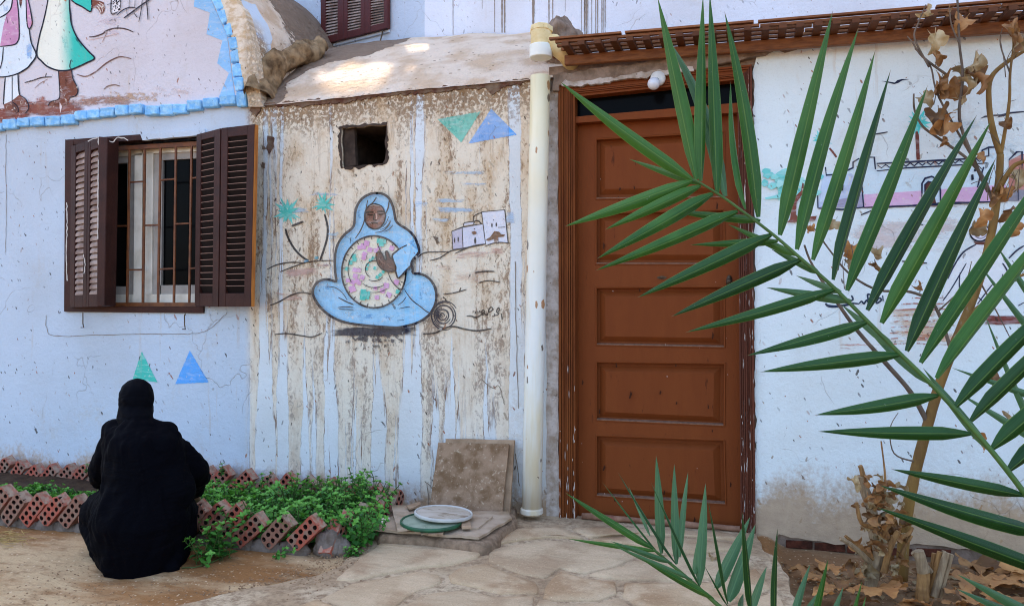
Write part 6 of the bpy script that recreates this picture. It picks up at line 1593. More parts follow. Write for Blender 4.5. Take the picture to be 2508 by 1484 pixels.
plant('thin mint runner hanging in front of the tilted bricks', 712, 1335, 3, .14, .030, 24, .02, (.25, -.4, .9), zg=.02)
plant('trailing mint runner lying on the dirt below the tilted bricks', 668, 1366, 2, .12, .024, 25, .02, (.5, -.2, .25))
plant('small mint shoot poking above the rear bricks near the elbow', 540, 1166, 2, .07, .026, 26, .015, wall=.12)
plant('leafy mint shoot standing tall against the stained wall', 868, 1196, 4, .11, .030, 27, .05, wall=.16)
plant('mint shoot beside the last rear brick next to the broken tile', 916, 1240, 4, .09, .028, 28, .03, wall=.2)
plant('small green shoot between the rear bricks close to the window side', 212, 1160, 3, .06, .026, 29, .02, wall=.13)
plant('mint shoot rising from the middle of the mat beside the rear bricks', 655, 1216, 3, .13, .030, 30, .03, wall=.2)
# runner stems on the ground
b_ = MB(); b_.tube([zp(*p, .006) for p in ((445, 1390), (480, 1388), (515, 1378), (545, 1364), (575, 1350))], .003, 5)
me = b_.mesh('herb_runner', stem_m, zp(445, 1390)); o = link('herb_runner', me); o.location = zp(445, 1390); tag(o, 'thin dry runner stem curving over the dirt from the robe hem', 'runner')
# straw
straw_m = simple('straw', (.55, .36, .13), .7, .3, 30, 0)
b_ = MB(); rr = random.Random(8)
for k in range(70):
    p = zp(rr.gauss(8, 26), rr.gauss(1316, 9), .012 + rr.random() * .012); an = rr.gauss(.3, .5); L = rr.uniform(.04, .10); d = Vector((math.cos(an), math.sin(an), rr.gauss(0, .12))) * L
    b_.tube([p - d / 2, p + d / 2], .0016, 4)
o = b_.build('straw_litter', straw_m, None, kind='stuff')

# ------------------------------------------------------------------ dry leaves
def dry_leaf_mesh(name, mat, sd, L=.12, curl=1.0, lobes=5):
    rr = random.Random(sd); n = 48; rings = 8; vs = [Vector((0, 0, 0))]
    amp = rr.uniform(.38, .55); ax_ = rr.uniform(0, 6.3)
    prof = []
    for k in range(n):
        an = -math.pi + 2 * math.pi * k / n
        lob = abs(math.cos(an * lobes / 2)) ** .7
        r = (.50 + amp * lob * (1 - .35 * abs(an) / math.pi)) * (1 + .03 * rr.uniform(-1, 1))
        if abs(an) > 2.7: r *= .55
        prof.append((an, r))
    k1, k2, k3 = rr.uniform(.7, 1.6) * curl, rr.uniform(-.6, .9) * curl, rr.uniform(0, 6)
    for j in range(1, rings + 1):
        f = j / rings
        for an, r in prof:
            x, y = r * f * math.cos(an), r * f * math.sin(an)
            ky = 1.5 * k1 * (1 + .5 * math.sin(2.2 * x + k3)); kx = (1.0 + k2) * 1.1 * curl / max(curl, 1)
            z_ = .09 * math.sin(5 * an + k3) * f * f * curl + .05 * math.sin(9 * an + k3) * f ** 3 - .04 * (1 - abs(math.sin(an * lobes / 2))) * f
            yy = math.sin(ky * y) / ky; z_ += (1 - math.cos(ky * y)) / ky                       # rolled about the midrib
            xx = math.sin(kx * x) / kx if abs(kx) > .05 else x; z_ -= (1 - math.cos(kx * x)) / kx if abs(kx) > .05 else 0  # and bowed along it
            vs.append(Vector((xx + .3, yy, z_)))
    vs = [v * (L * .62) for v in vs]; vs[0] = Vector((.3, 0, 0)) * L * .62
    fs = [(0, 1 + k, 1 + (k + 1) % n) for k in range(n)] + [(1 + j * n + k, 1 + (j + 1) * n + k, 1 + (j + 1) * n + (k + 1) % n, 1 + j * n + (k + 1) % n) for j in range(rings - 1) for k in range(n)]
    b = MB(); b.add(vs, fs); b.tube([Vector((-.36, .02, .05)) * L * .62, Vector((0, 0, .01)) * L, Vector((.18, 0, 0)) * L], .0016, 4, 0, False)
    return b.mesh(name, mat, (0, 0, 0), True)
def dryleafmat(name, c, c2):
    m, N, b = newmat(name); P = N.obj()
    cc = N.mix(N.ss(N.noise(P, 22, 4), .38, .62), c, c2); cc = N.mix(1.0, cc, N.vec(*[N.mr(N.rand(), 0, 1, .7, 1.25)] * 3), 'MULTIPLY')
    N.put(b.inputs['Base Color'], cc); b.inputs['Roughness'].default_value = .65; N.put(b.inputs['Normal'], N.bump(N.noise(P, 90, 4), .35, .004))
    tr = N.n('ShaderNodeBsdfTranslucent'); N.put(tr.inputs['Color'], cc); mx = N.n('ShaderNodeMixShader'); mx.inputs[0].default_value = .2
    m.node_tree.links.new(b.outputs[0], mx.inputs[1]); m.node_tree.links.new(tr.outputs[0], mx.inputs[2]); m.node_tree.links.new(mx.outputs[0], m.node_tree.nodes['Material Output'].inputs['Surface'])
    return m
dl = [dryleafmat('dry_leaf_tan', (.50, .37, .20), (.38, .25, .11)), dryleafmat('dry_leaf_brown', (.30, .14, .04), (.19, .085, .028)), dryleafmat('dry_leaf_orange', (.50, .24, .075), (.38, .165, .05))]
DRY = [dry_leaf_mesh('leaf', dl[k % 3], 100 + k, .12, (1.3, 1.7, 1.0)[k % 3], (5, 5, 3)[k % 3]) for k in range(12)]
FLAT = [dry_leaf_mesh('dry_leaf', dl[(1, 2, 2)[k % 3]], 200 + k, .12, .45, 5) for k in range(6)]
def rotm(rr, tilt=3.14): return Matrix.Rotation(rr.uniform(0, 6.3), 4, 'Z') @ Matrix.Rotation(rr.uniform(-tilt, tilt), 4, 'X') @ Matrix.Rotation(rr.uniform(-tilt, tilt) * .5, 4, 'Y')

# ------------------------------------------------------------------ the withered sapling by the wall
bark = simple('sapling_bark', (.27, .15, .040), .6, .25, 14, .6, 30, .15, (.165, .088, .028), stretch=(1, 1, .35), dirt=((.30, .25, .19), 22, .62, .6), world=True)
twig_m = simple('twig_bark', (.17, .12, .085), .7, .3, 14, .3, 40, .2, (.10, .07, .05), world=True)
base = wp(2262, 1400, .36); base.z = 0
sap = thing('withered_sapling', 'withered sapling with bare brown trunk and curled dry leaves standing by the wall', 'tree', base)
def off_path(pts): return [wp(x, y, o) for x, y, o in pts]
def branch(name, pts, r0, r1, mat, n=8, par=None):
    p = [Vector(q) for q in spline([tuple(v) for v in off_path(pts)], 5)]; k = len(p)
    b = MB(); rad = [r0 + (r1 - r0) * i / (k - 1) for i in range(k)]
    rad = [r * (1 + .08 * noise.noise(q * 20)) for r, q in zip(rad, p)]
    b.tube(p, rad, n); return b.build(name, mat, par or sap, True)
branch('trunk', [(2208, 1420, .36), (2215, 1300, .35), (2228, 1220, .35), (2248, 1130, .34), (2278, 1020, .33), (2305, 930, .33), (2335, 850, .32), (2368, 770, .32), (2400, 680, .31), (2422, 600, .30), (2437, 520, .30), (2447, 440, .29), (2450, 378, .29)], .0265, .0145, bark, 12)
branch('limb', [(2450, 378, .29), (2432, 320, .29), (2422, 250, .28), (2428, 190, .28), (2470, 150, .27), (2520, 118, .26), (2600, 60, .25)], .0145, .006, bark)
branch('limb', [(2450, 385, .29), (2460, 330, .30), (2472, 250, .31), (2474, 180, .31), (2482, 110, .31), (2474, 60, .31)], .009, .003, bark)
branch('limb', [(2443, 470, .30), (2480, 410, .32), (2520, 390, .34), (2600, 340, .36)], .012, .006, bark)
branch('limb', [(2366, 775, .32), (2420, 735, .34), (2470, 690, .35), (2540, 660, .36)], .011, .005, bark)
branch('branch', [(2275, 1040, .33), (2230, 960, .36), (2170, 890, .38), (2100, 810, .40), (2050, 740, .42), (2015, 690, .44), (1985, 640, .45), (1970, 600, .46)], .012, .004, twig_m)
branch('branch', [(2330, 860, .32), (2290, 750, .34), (2230, 715, .36), (2150, 710, .38), (2080, 670, .40), (2030, 610, .42), (1995, 560, .44)], .008, .003, twig_m)
branch('branch', [(2440, 520, .30), (2410, 440, .31), (2370, 390, .32), (2300, 340, .33), (2260, 310, .34), (2240, 270, .34), (2238, 230, .35)], .008, .0035, twig_m)
branch('branch', [(2420, 470, .31), (2380, 380, .34), (2350, 290, .36), (2358, 190, .36), (2350, 110, .36), (2346, 20, .36), (2342, -40, .36)], .008, .004, twig_m)
branch('branch', [(2320, 185, .36), (2260, 140, .37), (2235, 105, .38), (2222, 90, .38)], .006, .002, twig_m)
branch('branch', [(2276, 165, .37), (2240, 95, .38), (2250, 55, .38), (2268, 12, .38)], .005, .002, twig_m)
branch('branch', [(2390, 400, .33), (2300, 240, .35), (2278, 160, .36), (2240, 120, .37)], .0055, .002, twig_m)
branch('branch', [(2350, 110, .36), (2330, 60, .37), (2326, 20, .38)], .004, .002, twig_m)
branch('branch', [(2474, 180, .31), (2450, 110, .30), (2455, 70, .30)], .004, .0015, twig_m)
branch('branch', [(2240, 1130, .35), (2190, 1110, .36), (2180, 1050, .36), (2200, 1010, .36)], .004, .0015, twig_m)
branch('branch', [(2080, 690, .40), (2090, 640, .39), (2085, 600, .38)], .003, .0015, twig_m)
branch('branch', [(2160, 710, .38), (2180, 660, .37), (2195, 640, .37)], .003, .0015, twig_m)
branch('branch', [(2300, 760, .34), (2360, 700, .33), (2380, 640, .33)], .004, .0015, twig_m)
branch('branch', [(2400, 690, .31), (2450, 780, .33), (2480, 840, .34)], .004, .0015, twig_m)
rr = random.Random(77)
for k in range(26):            # fine dead twigs with shrivelled tips
    x0, y0 = rr.choice(((2460, 330), (2472, 250), (2474, 180), (2480, 120), (2300, 230), (2350, 230), (2280, 165), (2430, 470), (2390, 430), (2480, 470), (2440, 690), (2180, 705), (2060, 680), (2490, 700)))
    x0 += rr.uniform(-14, 14); y0 += rr.uniform(-30, 30); dx_, dy_ = rr.gauss(0, 26), -abs(rr.gauss(40, 22)); o_ = rr.uniform(.28, .34)
    branch('twig', [(x0, y0, o_), (x0 + dx_ * .4, y0 + dy_ * .5, o_ + .01), (x0 + dx_, y0 + dy_, o_ + .02)], .0022, .0010, twig_m, 5)
spots = [(2290, 95, 60), (2295, 140, 42), (2362, 50, 52), (2350, 180, 56), (2310, 200, 60), (2330, 215, 50), (2385, 160, 70), (2390, 180, 56), (2400, 200, 60), (2350, 245, 50), (2300, 285, 72), (2320, 300, 62), (2265, 240, 44), (2300, 215, 46), (2345, 215, 58), (2370, 205, 54),
         (2480, 90, 56), (2478, 65, 40), (2490, 110, 46), (2465, 300, 40), (2460, 470, 60), (2490, 440, 70), (2440, 480, 44), (2405, 530, 50), (2395, 560, 46), (2475, 520, 50), (2480, 560, 46), (2150, 620, 44), (2145, 650, 34), (2085, 610, 46), (2082, 640, 36), (2250, 700, 30), (1985, 560, 36), (2042, 545, 40), (2430, 930, 50), (2400, 1080, 44), (2470, 1030, 56), (2310, 345, 30), (2400, 385, 32), (2270, 30, 40), (2325, 25, 24)]
for k, (x, y, s) in enumerate(spots):
    p = wp(x, y, .30 + rr.uniform(-.03, .10)); sc_ = s * (p - CAM).dot(AX) / F / .108
    Mx = Matrix.Translation(p) @ Matrix.Rotation(TH, 4, 'Z') @ Matrix.Rotation(R(90) + rr.uniform(-.6, .6), 4, 'X') @ Matrix.Rotation(rr.uniform(-2.4, -.7), 4, 'Z') @ Matrix.Rotation(rr.uniform(-.8, .8), 4, 'X') @ Matrix.Scale(sc_, 4) @ Matrix.Translation((-.02, 0, 0))
    place('leaf', DRY[k % 12], sap, Mx)

# ------------------------------------------------------------------ dead stump wrapped in dry leaves, cut stumps beside it
fib = simple('dead_fibre', (.40, .21, .075), .75, .3, 14, .6, 40, .2, (.22, .11, .042), stretch=(4, 4, .6), world=True)
pale = simple('split_wood', (.38, .27, .16), .75, .3, 12, .5, 40, .2, (.24, .16, .09), stretch=(5, 5, .5), world=True)
sb = zp(2172, 1420); st = thing('dead_stump', 'dead plant stump wrapped in curled dry leaves and split stalks by the wall', 'stump', sb)
def dpath(pts, dz=0.0): Zb = (sb - CAM).dot(AX) + dz; return [dp(x, y, Zb + w) for x, y, w in pts]
def stalk(pts, r0, r1, mat, par, n=7, nm='stalk', flat_=1.0):
    p = [Vector(q) for q in spline([tuple(v) for v in dpath(pts)], 4)]; b = MB(); k = len(p)
    b.tube(p, [(r0 + (r1 - r0) * i / (k - 1)) * (1 + .15 * noise.noise(q * 30)) for i, q in enumerate(p)], n); return b.build(nm, mat, par, False)
stalk([(2130, 1445, 0), (2140, 1400, 0), (2150, 1350, .01), (2140, 1300, .02), (2135, 1250, .02), (2118, 1200, .03), (2108, 1165, .03)], .026, .020, pale, st, 9, 'stem')
for pts, r0, r1, mt in (([(2135, 1380, 0), (2105, 1350, -.02), (2080, 1330, -.03), (2058, 1318, -.04)], .013, .009, pale), ([(2140, 1370, 0), (2110, 1345, .02), (2070, 1312, .02)], .011, .007, fib), ([(2150, 1340, .01), (2165, 1300, -.02), (2190, 1270, -.03)], .014, .010, fib), ([(2145, 1290, 0), (2110, 1280, -.02), (2098, 1230, -.03)], .012, .007, fib), ([(2140, 1250, 0), (2162, 1210, .0), (2168, 1170, .02), (2158, 1080, .03)], .008, .003, fib),
                        ([(2120, 1190, .02), (2110, 1150, .02), (2106, 1140, .02)], .012, .009, fib), ([(2160, 1330, -.02), (2220, 1310, -.03), (2235, 1290, -.03)], .012, .006, fib), ([(2165, 1400, -.03), (2180, 1340, -.04), (2200, 1300, -.05)], .016, .012, fib), ([(2190, 1410, -.02), (2210, 1350, -.02), (2232, 1310, -.02)], .012, .008, fib)):
    stalk(pts, r0, r1, mt, st)
for k in range(84):
    t = rr.random(); y = 1165 + 255 * t; x = 2150 + rr.gauss(0, 24 + 22 * t) + 14 * t; Zs = (sb - CAM).dot(AX)
    p = dp(x, y, Zs + rr.uniform(-.09, .07)); sc_ = rr.uniform(.32, .70)
    place('leaf', DRY[rr.randrange(12)], st, Matrix.Translation(p) @ rotm(rr, 1.5) @ Matrix.Scale(sc_, 4))
sb2 = zp(2295, 1450); Zc = (sb2 - CAM).dot(AX)
def cut_stump(label, pieces, seed):
    t = thing('cut_stump', label, 'stump', dp(*pieces[0][0][0], Zc))
    for pts, wd, dz in pieces:
        (x0, y0), (x1, y1) = pts; b = MB(); pr = []
        for k in range(9):
            f = k / 8; c = dp(x0 + (x1 - x0) * f, y0 + (y1 - y0) * f, Zc + dz); pr.append(c)
        kk = Zc / F
        b.tube(pr, [wd * kk * .5 * (1.08 - .16 * k / 8) * (1 + .1 * noise.noise(Vector((k * .6, seed, wd)))) for k in range(9)], 10)
        b.build('stalk', pale if int(wd) % 2 else fib, t, False)
cut_stump('short thick cut stump with rough bark standing left among dry leaves', [(((2258, 1466), (2262, 1400)), 30, 0), (((2262, 1400), (2250, 1348)), 27, .0), (((2280, 1400), (2236, 1352)), 13, .02)], 3)
cut_stump('cut stump split into pale upright slats beside the thicker stump', [(((2288, 1460), (2318, 1352)), 17, 0), (((2280, 1462), (2302, 1350)), 14, .02), (((2300, 1462), (2330, 1356)), 13, .01), (((2276, 1460), (2288, 1354)), 12, .04), (((2296, 1450), (2312, 1348)), 11, .05)], 8)

# fallen leaves over the tree bed
rr = random.Random(31)
fl = [(1955, 1388, 70), (1990, 1400, 60), (2030, 1392, 52), (2060, 1420, 60), (2040, 1440, 50), (1975, 1420, 44), (2100, 1400, 56), (2095, 1445, 54), (2160, 1450, 84), (2130, 1470, 60), (2190, 1440, 60), (2230, 1470, 56), (2200, 1478, 50), (2340, 1440, 60), (2390, 1425, 66), (2420, 1395, 90), (2450, 1380, 90), (2480, 1400, 84), (2440, 1430, 74), (2500, 1430, 80), (2380, 1385, 64), (2370, 1460, 60), (2420, 1462, 70), (2470, 1465, 70), (2510, 1380, 70), (2330, 1475, 50), (2010, 1455, 40), (2260, 1480, 50), (2400, 1478, 56), (2350, 1410, 50), (2455, 1405, 76), (2405, 1408, 60), (2490, 1375, 60)]
for k, (x, y, s) in enumerate(fl):
    g = zp(x, y, .012 + .012 * (k % 3)); sc_ = s * (g - CAM).dot(AX) / F / .095
    big = 'large' if s > 72 else 'middle sized' if s > 55 else 'small'
    o = place('dry_leaf', FLAT[k % 6], None, Matrix.Translation(g) @ rotm(rr, .32) @ Matrix.Scale(sc_, 4))
    o['label'] = big + ' curled brown leaf lying on the ground under the withered sapling'; o['category'] = 'leaf'; o['group'] = big + ' dry leaves on the ground under the sapling'
# crumbled leaf bits and twigs between the leaves
b_ = MB(); lm_ = dl + [twig_m]
for k in range(420):
    x, y = rr.uniform(1915, 2560), 1358 + abs(rr.gauss(0, 52)); g = zp(x, y); g.z = gz(g.x, g.y) + .006
    if y > 1520: continue
    s = rr.uniform(.006, .022); a = rr.uniform(0, 6.3); e = Vector((math.cos(a), math.sin(a), rr.uniform(-.4, .4))) * s; f = Vector((-math.sin(a), math.cos(a), rr.uniform(-.5, .5))) * s * rr.uniform(.3, .8)
    if k % 5 == 0: b_.tube([g - e * 2.2, g + f * .4, g + e * 2.2], .0012, 4, 3)
    else: b_.add([g - e, g + f * .8 + UP * s * .3, g + e, g - f + UP * s * .2, g], [(0, 3, 4), (3, 2, 4), (2, 1, 4), (1, 0, 4)], k % 3)
b_.build('leaf_litter', lm_, None, True, kind='stuff')
o = place('dry_leaf', DRY[0], None, Matrix.Translation(zp(1745, 1362, .04)) @ rotm(rr, .4) @ Matrix.Scale(.5, 4)); tag(o, 'single pale dry leaf lying on the paving in front of the brown door', 'leaf')

# ------------------------------------------------------------------ young date palm in front
def frondmat(name, c, c2, edge=(.16, .26, .05)):
    m, N, b = newmat(name)
    uv = N.n('ShaderNodeAttribute'); uv.attribute_name = 'across'; a = uv.outputs['Fac']
    al = N.n('ShaderNodeAttribute'); al.attribute_name = 'along'
    nz = N.noise(N.pos(), 6, 3); rv = N.rand()
    cc = N.mix(N.ss(N.m('ADD', nz, N.m('MULTIPLY', N.m('SUBTRACT', rv, .5), .6)), .35, .65), c, c2)
    st_ = N.noise(N.vec(N.m('MULTIPLY', a, 26), 0, N.m('MULTIPLY', al.outputs['Fac'], 1.5)), 1, 2)
    cc = N.mix(N.m('MULTIPLY', N.ss(st_, .45, .62), .35), cc, tuple(v * 1.5 for v in c2))
    mid = N.m('SUBTRACT', 1, N.ss(N.m('ABSOLUTE', a), .02, .09)); cc = N.mix(N.m('MULTIPLY', mid, .6), cc, edge)
    rim = N.ss(N.m('ABSOLUTE', a), .90, .99); cc = N.mix(N.m('MULTIPLY', rim, .7), cc, edge)
    tip = N.ss(al.outputs['Fac'], .965, .998); cc = N.mix(tip, cc, (.22, .11, .05))
    cc = N.mix(N.m('MULTIPLY', N.ss(N.noise(N.pos(), 130, 2), .72, .76), .5), cc, (.25, .28, .22))
    N.put(b.inputs['Base Color'], cc); b.inputs['Roughness'].default_value = .40; b.inputs['Specular IOR Level'].default_value = .32
    N.put(b.inputs['Normal'], N.bump(st_, .35, .004))
    tr = N.n('ShaderNodeBsdfTranslucent'); N.put(tr.inputs['Color'], N.mix(1.0, cc, (.9, 1.0, .3), 'MULTIPLY')); mx = N.n('ShaderNodeMixShader'); mx.inputs[0].default_value = .12
    m.node_tree.links.new(b.outputs[0], mx.inputs[1]); m.node_tree.links.new(tr.outputs[0], mx.inputs[2]); m.node_tree.links.new(mx.outputs[0], m.node_tree.nodes['Material Output'].inputs['Surface'])
    return m
fm_dark = frondmat('palm_leaflet', (.007, .042, .006), (.016, .070, .010)); fm_mid = frondmat('palm_leaflet_green', (.017, .083, .007), (.042, .130, .014)); fm_pale = frondmat('palm_leaflet_pale', (.050, .125, .046), (.070, .155, .058), (.13, .24, .08))
rach_m = simple('palm_rachis', (.075, .145, .028), .45, .2, 14, .1, 40, .3, (.05, .105, .02), world=True)
crown = dp(2680, 1800, 1.95); crown.z = .10
palm = thing('date_palm', 'young green date palm whose long fronds reach across the door and wall', 'palm', Vector((crown.x, crown.y, 0)))
def leaflet(par, b0, tip, w, mat, twist=0.0, sag=.03, fold=.8, side=1):
    """a folded blade from b0 to tip: lance shaped, creased along its middle"""
    sag *= rr.uniform(-.6, 2.6); w *= rr.uniform(.86, 1.1)
    b0, tip = Vector(b0), Vector(tip); d = tip - b0; L = d.length; d.normalize()
    view = ((b0 + tip) / 2 - CAM).normalized(); s = d.cross(view).normalized(); s = Matrix.Rotation(twist, 3, d) @ s; n = s.cross(d).normalized()
    n_ = 12; vs, ac, al = [], [], []
    for i in range(n_ + 1):
        t = i / n_; wd = w * .57 * min(1, (.30 + t * 5)) * (1 - max(0, (t - .30) / .70) ** 1.55) if t < 1 else 0
        c = b0 + d * (L * t) - UP * (sag * L * 4 * t * t * .5) + UP * (sag * L * 2 * t) + s * (sag * .8 * L * math.sin(t * 3.1) * side)
        f = fold * (1 - .4 * t)
        for a in (-1, -.5, 0, .5, 1):
            vs.append(c + s * (wd * a * math.cos(f)) + n * (wd * abs(a) * math.sin(f))); ac.append(a); al.append(t)
    fs = [(i * 5 + k, i * 5 + k + 1, (i + 1) * 5 + k + 1, (i + 1) * 5 + k) for i in range(n_) for k in range(4)]
    me = bpy.data.meshes.new('leaflet'); bs = ORIGIN[palm.name]; me.from_pydata([v - bs for v in vs], [], fs); me.materials.append(mat)
    me.polygons.foreach_set('use_smooth', [True] * len(fs)); o = link('leaflet', me, par)
    setattr_f(o, 'across', ac); setattr_f(o, 'along', al); return o
def frond(pts, r0, r1, label=None):
    p = [Vector(q) for q in spline([tuple(dp(x, y, z)) for x, y, z in pts], 6)]; k = len(p); b = MB()
    b.tube(p, [r0 + (r1 - r0) * i / (k - 1) for i in range(k)], 8); return b.build('frond', rach_m, palm, True, label=label)
# the long frond
main = [(2680, 1640, 1.92), (2640, 1440, 1.92), (2570, 1300, 1.94), (2508, 1206, 1.97), (2440, 1118, 2.00), (2380, 1048, 2.03), (2290, 950, 2.07), (2200, 862, 2.11), (2110, 772, 2.15), (2040, 702, 2.19), (1960, 632, 2.23), (1900, 580, 2.26), (1830, 526, 2.29), (1760, 476, 2.32), (1700, 440, 2.34)]
zmain = [(x, z) for x, y, z in main][::-1]
def zon(x): return tab(zmain, x)
fr1 = frond([(crown_x, crown_y, 1.95) for crown_x, crown_y in ((2690, 1780),)] + main, .0088, .0034, 'long frond crossing in front of the door')
rr = random.Random(5)
def up_(bx, by, tx, ty, w, dz=.0, mt=None, tw=None, sag=.01, sd=1, par=None, z0=None, fold=.8):
    Z = z0 if z0 else zon(bx); leaflet(par or fr1, dp(bx, by, Z), dp(tx, ty, Z + dz), w * Z / F, mt or fm_mid, tw if tw is not None else rr.uniform(.15, .65), sag, fold, sd)
# blades on the upper side
up_(1696, 440, 1370, 199, 37, .10, fm_mid, .2, .02); up_(1704, 440, 1610, -8, 40, .06, fm_mid, -.3, .0, -1); up_(1778, 480, 1634, 95, 36, .16, fm_pale, .3, .03, -1)
up_(1718, 444, 1722, -14, 36, .02, fm_mid, .4, .0); up_(1756, 472, 1738, -20, 36, .05, fm_mid, -.2, .0, -1); up_(1828, 512, 1790, 200, 30, .10, fm_mid, .8, .02); up_(1857, 532, 1774, 28, 42, .04, fm_mid, -.1, .02, -1)
for bx, by, tx, ty, w, mt in ((1911, 576, 2040, 26, 46, fm_mid), (1953, 611, 2104, 66, 45, fm_mid), (1992, 637, 2144, 122, 44, fm_mid), (2043, 686, 2182, 170, 34, fm_dark), (2076, 712, 2272, 209, 46, fm_mid), (2126, 760, 2394, 280, 44, fm_dark), (2161, 792, 2430, 291, 46, fm_mid), (2222, 860, 2440, 386, 46, fm_dark),
                              (2257, 889, 2620, 330, 50, fm_mid), (2297, 928, 2640, 470, 50, fm_mid), (2342, 996, 2700, 640, 54, fm_dark), (2380, 1032, 2720, 690, 50, fm_dark), (2432, 1099, 2730, 850, 50, fm_dark), (2470, 1155, 2760, 900, 48, fm_dark), (2520, 1216, 2800, 990, 46, fm_dark)):
    up_(bx, by, tx, ty, w, rr.uniform(-.10, .06), mt, None, .006, rr.choice((-1, 1)))
# blades on the lower side
for bx, by, tx, ty, w in ((1697, 441, 1382, 555, 36), (1717, 455, 1481, 563, 36), (1748, 474, 1461, 634, 36), (1808, 518, 1457, 663, 38), (1891, 575, 1560, 729, 38), (1962, 636, 1643, 776, 36), (2046, 709, 1678, 814, 38), (2128, 786, 1828, 871, 34), (2208, 868, 1862, 911, 36), (2300, 968, 1995, 1016, 36), (2380, 1062, 2003, 1056, 38), (2512, 1214, 2182, 1148, 40), (2575, 1310, 2150, 1186, 44), (2620, 1420, 2142, 1240, 46)):
    up_(bx, by, tx, ty, w, rr.uniform(-.14, -.02), fm_dark if bx > 1880 else fm_mid, rr.uniform(-.25, .25), .012, 1)
# blades standing out behind the frond
for bx, by, tx, ty, w in ((1716, 450, 1541, 390, 20), (1862, 540, 1630, 514, 24), (1905, 590, 1690, 600, 24), (1950, 625, 1782, 549, 20), (2005, 668, 1888, 610, 22), (2085, 737, 1876, 704, 26), (2060, 715, 1950, 675, 20), (2190, 850, 2060, 745, 24), (2280, 940, 2120, 800, 22), (2420, 1100, 2260, 900, 24)):
    up_(bx, by, tx, ty, w, rr.uniform(.08, .2), fm_pale if bx > 2050 else fm_mid, rr.uniform(-.3, .3), .015, 1)
# the low frond at the bottom
low_ = [(2600, 1900, 1.93), (2350, 1800, 1.90), (2150, 1730, 1.90), (2000, 1660, 1.90), (1880, 1580, 1.92), (1800, 1514, 1.94), (1760, 1482, 1.95), (1694, 1424, 1.97), (1650, 1386, 1.99), (1602, 1346, 2.00)]
zlow = [(x, z) for x, y, z in low_][::-1]
fr2 = frond([(2670, 1830, 1.95)] + low_, .011, .0035, 'low frond rising from the bottom edge of the view')
def lo_(b, t, w, dz=0, mt=fm_mid, tw=None, sd=1, sag=.008):
    bx, by = z14(*b); tx, ty = z14(*t); Z = tab(zlow, bx); leaflet(fr2, dp(bx, by, Z), dp(tx, ty, Z + dz), w * .3421 * Z / F, mt, tw if tw is not None else rr.uniform(-.3, .3), sag, .8, sd)
lo_((860, 820), (222, 418), 62, .05); lo_((882, 838), (240, 748), 46, -.08, fm_mid); lo_((990, 922), (546, 764), 44, -.10, fm_pale); lo_((905, 865), (488, 342), 26, .06, fm_dark, .9); lo_((1022, 932), (598, 268), 34, .05, fm_dark, .8); lo_((832, 728), (678, 375), 30, .12, fm_pale)
lo_((915, 855), (875, 152), 78, .06, fm_pale, .1, -1); lo_((1196, 1098), (836, 340), 36, .0, fm_dark, .8); lo_((1020, 930), (1006, 212), 82, .08, fm_pale, -.1); lo_((1045, 880), (1105, 268), 60, .12, fm_pale, .2); lo_((1185, 1080), (1230, 350), 96, .10, fm_pale, .1); lo_((1150, 1000), (1190, 690), 60, .14, fm_pale)
lo_((1392, 1215), (1246, 470), 38, -.02, fm_dark, .7); lo_((1292, 1182), (768, 892), 56, -.10, fm_mid); lo_((1135, 1045), (560, 790), 50, -.08, fm_pale); lo_((1390, 1228), (1216, 932), 24, -.05, fm_dark, .8); lo_((1305, 1100), (1550, 590), 92, .14, fm_pale); lo_((1395, 1195), (1588, 640), 104, .12, fm_pale); lo_((1560, 1290), (1490, 550), 62, -.02, fm_dark, .5)
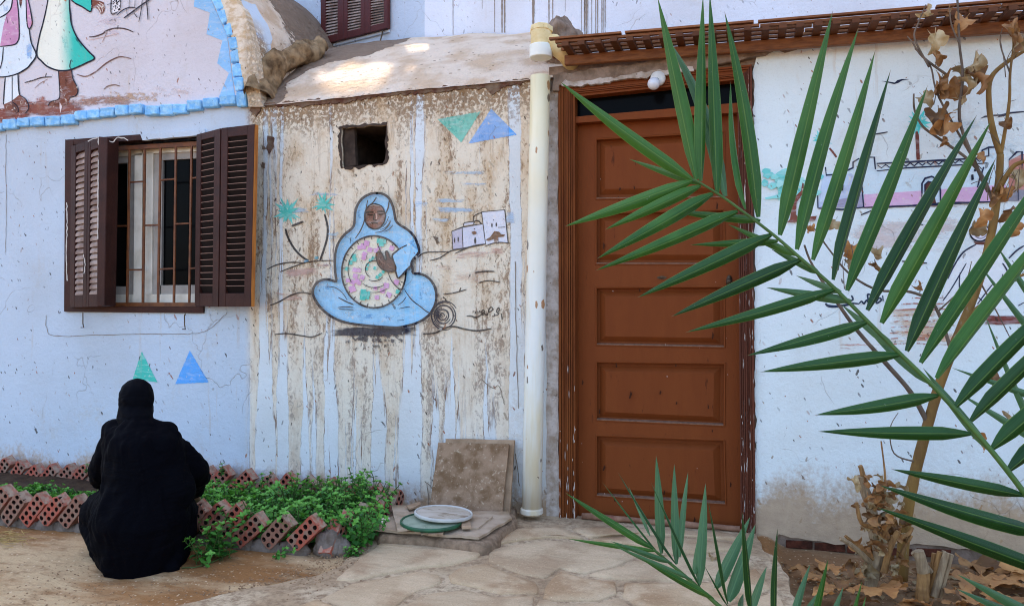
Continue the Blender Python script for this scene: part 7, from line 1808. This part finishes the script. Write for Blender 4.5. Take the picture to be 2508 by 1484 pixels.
lo_((1560, 1250), (1668, 945), 60, .12, fm_pale); lo_((1725, 1400), (1746, 670), 56, .0, fm_dark, .4); lo_((1840, 1400), (1980, 930), 66, .10, fm_pale); lo_((1990, 1440), (2108, 890), 56, .0, fm_mid, .3); lo_((1900, 1400), (2040, 1130), 50, .12, fm_pale); lo_((2080, 1480), (2218, 1090), 54, .08, fm_pale); lo_((2230, 1520), (2350, 1050), 46, .0, fm_mid, .3); lo_((2300, 1520), (2378, 1160), 40, .05, fm_mid); lo_((1480, 1260), (1500, 1140), 50, .1, fm_pale)
# the frond at the far corner and one standing behind
fr3 = frond([(2690, 1820, 1.95), (2760, 1700, 1.9), (2800, 1560, 1.86), (2840, 1420, 1.84)], .012, .005)
for bx, by, tx, ty, w in ((2700, 1590, 2342, 1404, 42), (2640, 1560, 2340, 1440, 36), (2720, 1640, 2420, 1470, 34), (2840, 1420, 2560, 1260, 40), (2800, 1560, 2500, 1500, 38)): up_(bx, by, tx, ty, w, -.05, fm_pale, None, .01, 1, fr3, 1.9)
fr4 = frond([(2690, 1800, 1.98), (2700, 1500, 2.35), (2680, 1200, 2.6), (2640, 900, 2.75), (2600, 700, 2.85)], .012, .004)
for bx, by, tx, ty, w in ((2655, 1010, 2330, 900, 26), (2640, 1130, 2345, 960, 30), (2600, 1180, 2412, 770, 26), (2680, 1240, 2478, 1010, 28), (2650, 960, 2392, 640, 26), (2630, 860, 2440, 600, 24), (2690, 1300, 2540, 1060, 30)): up_(bx, by, tx, ty, w, .05, fm_pale, None, .01, 1, fr4, 2.6)
# fronds that reach out of the view on the palm's other side, and its foot
for dx, dy, hz in ((.9, .25, .9), (.7, -.6, 1.0), (.15, -.9, .8), (1.0, -.15, .55)):
    b_ = MB(); pts = [crown + Vector((dx * t, dy * t, hz * (1.5 * t - .75 * t * t))) for t in [k / 8 for k in range(9)]]
    b_.tube(pts, [.012 - .001 * k for k in range(9)], 8); f_ = b_.build('frond', rach_m, palm, True)
    side = Vector((dx, dy, 0)).cross(UP).normalized()
    for k in range(1, 9):
        for sg in (-1, 1):
            dirv = (pts[k] - pts[k - 1]).normalized(); leaflet(f_, pts[k], pts[k] + (dirv * .6 + side * sg * .7 + UP * .15).normalized() * .42, .045, fm_mid, rr.uniform(-.5, .5))
b_ = MB(); b_.tube([Vector((crown.x, crown.y, -.05)), Vector((crown.x, crown.y, .08)), Vector((crown.x - .01, crown.y, .2))], [.075, .07, .03], 12); b_.build('palm_foot', fib, palm)
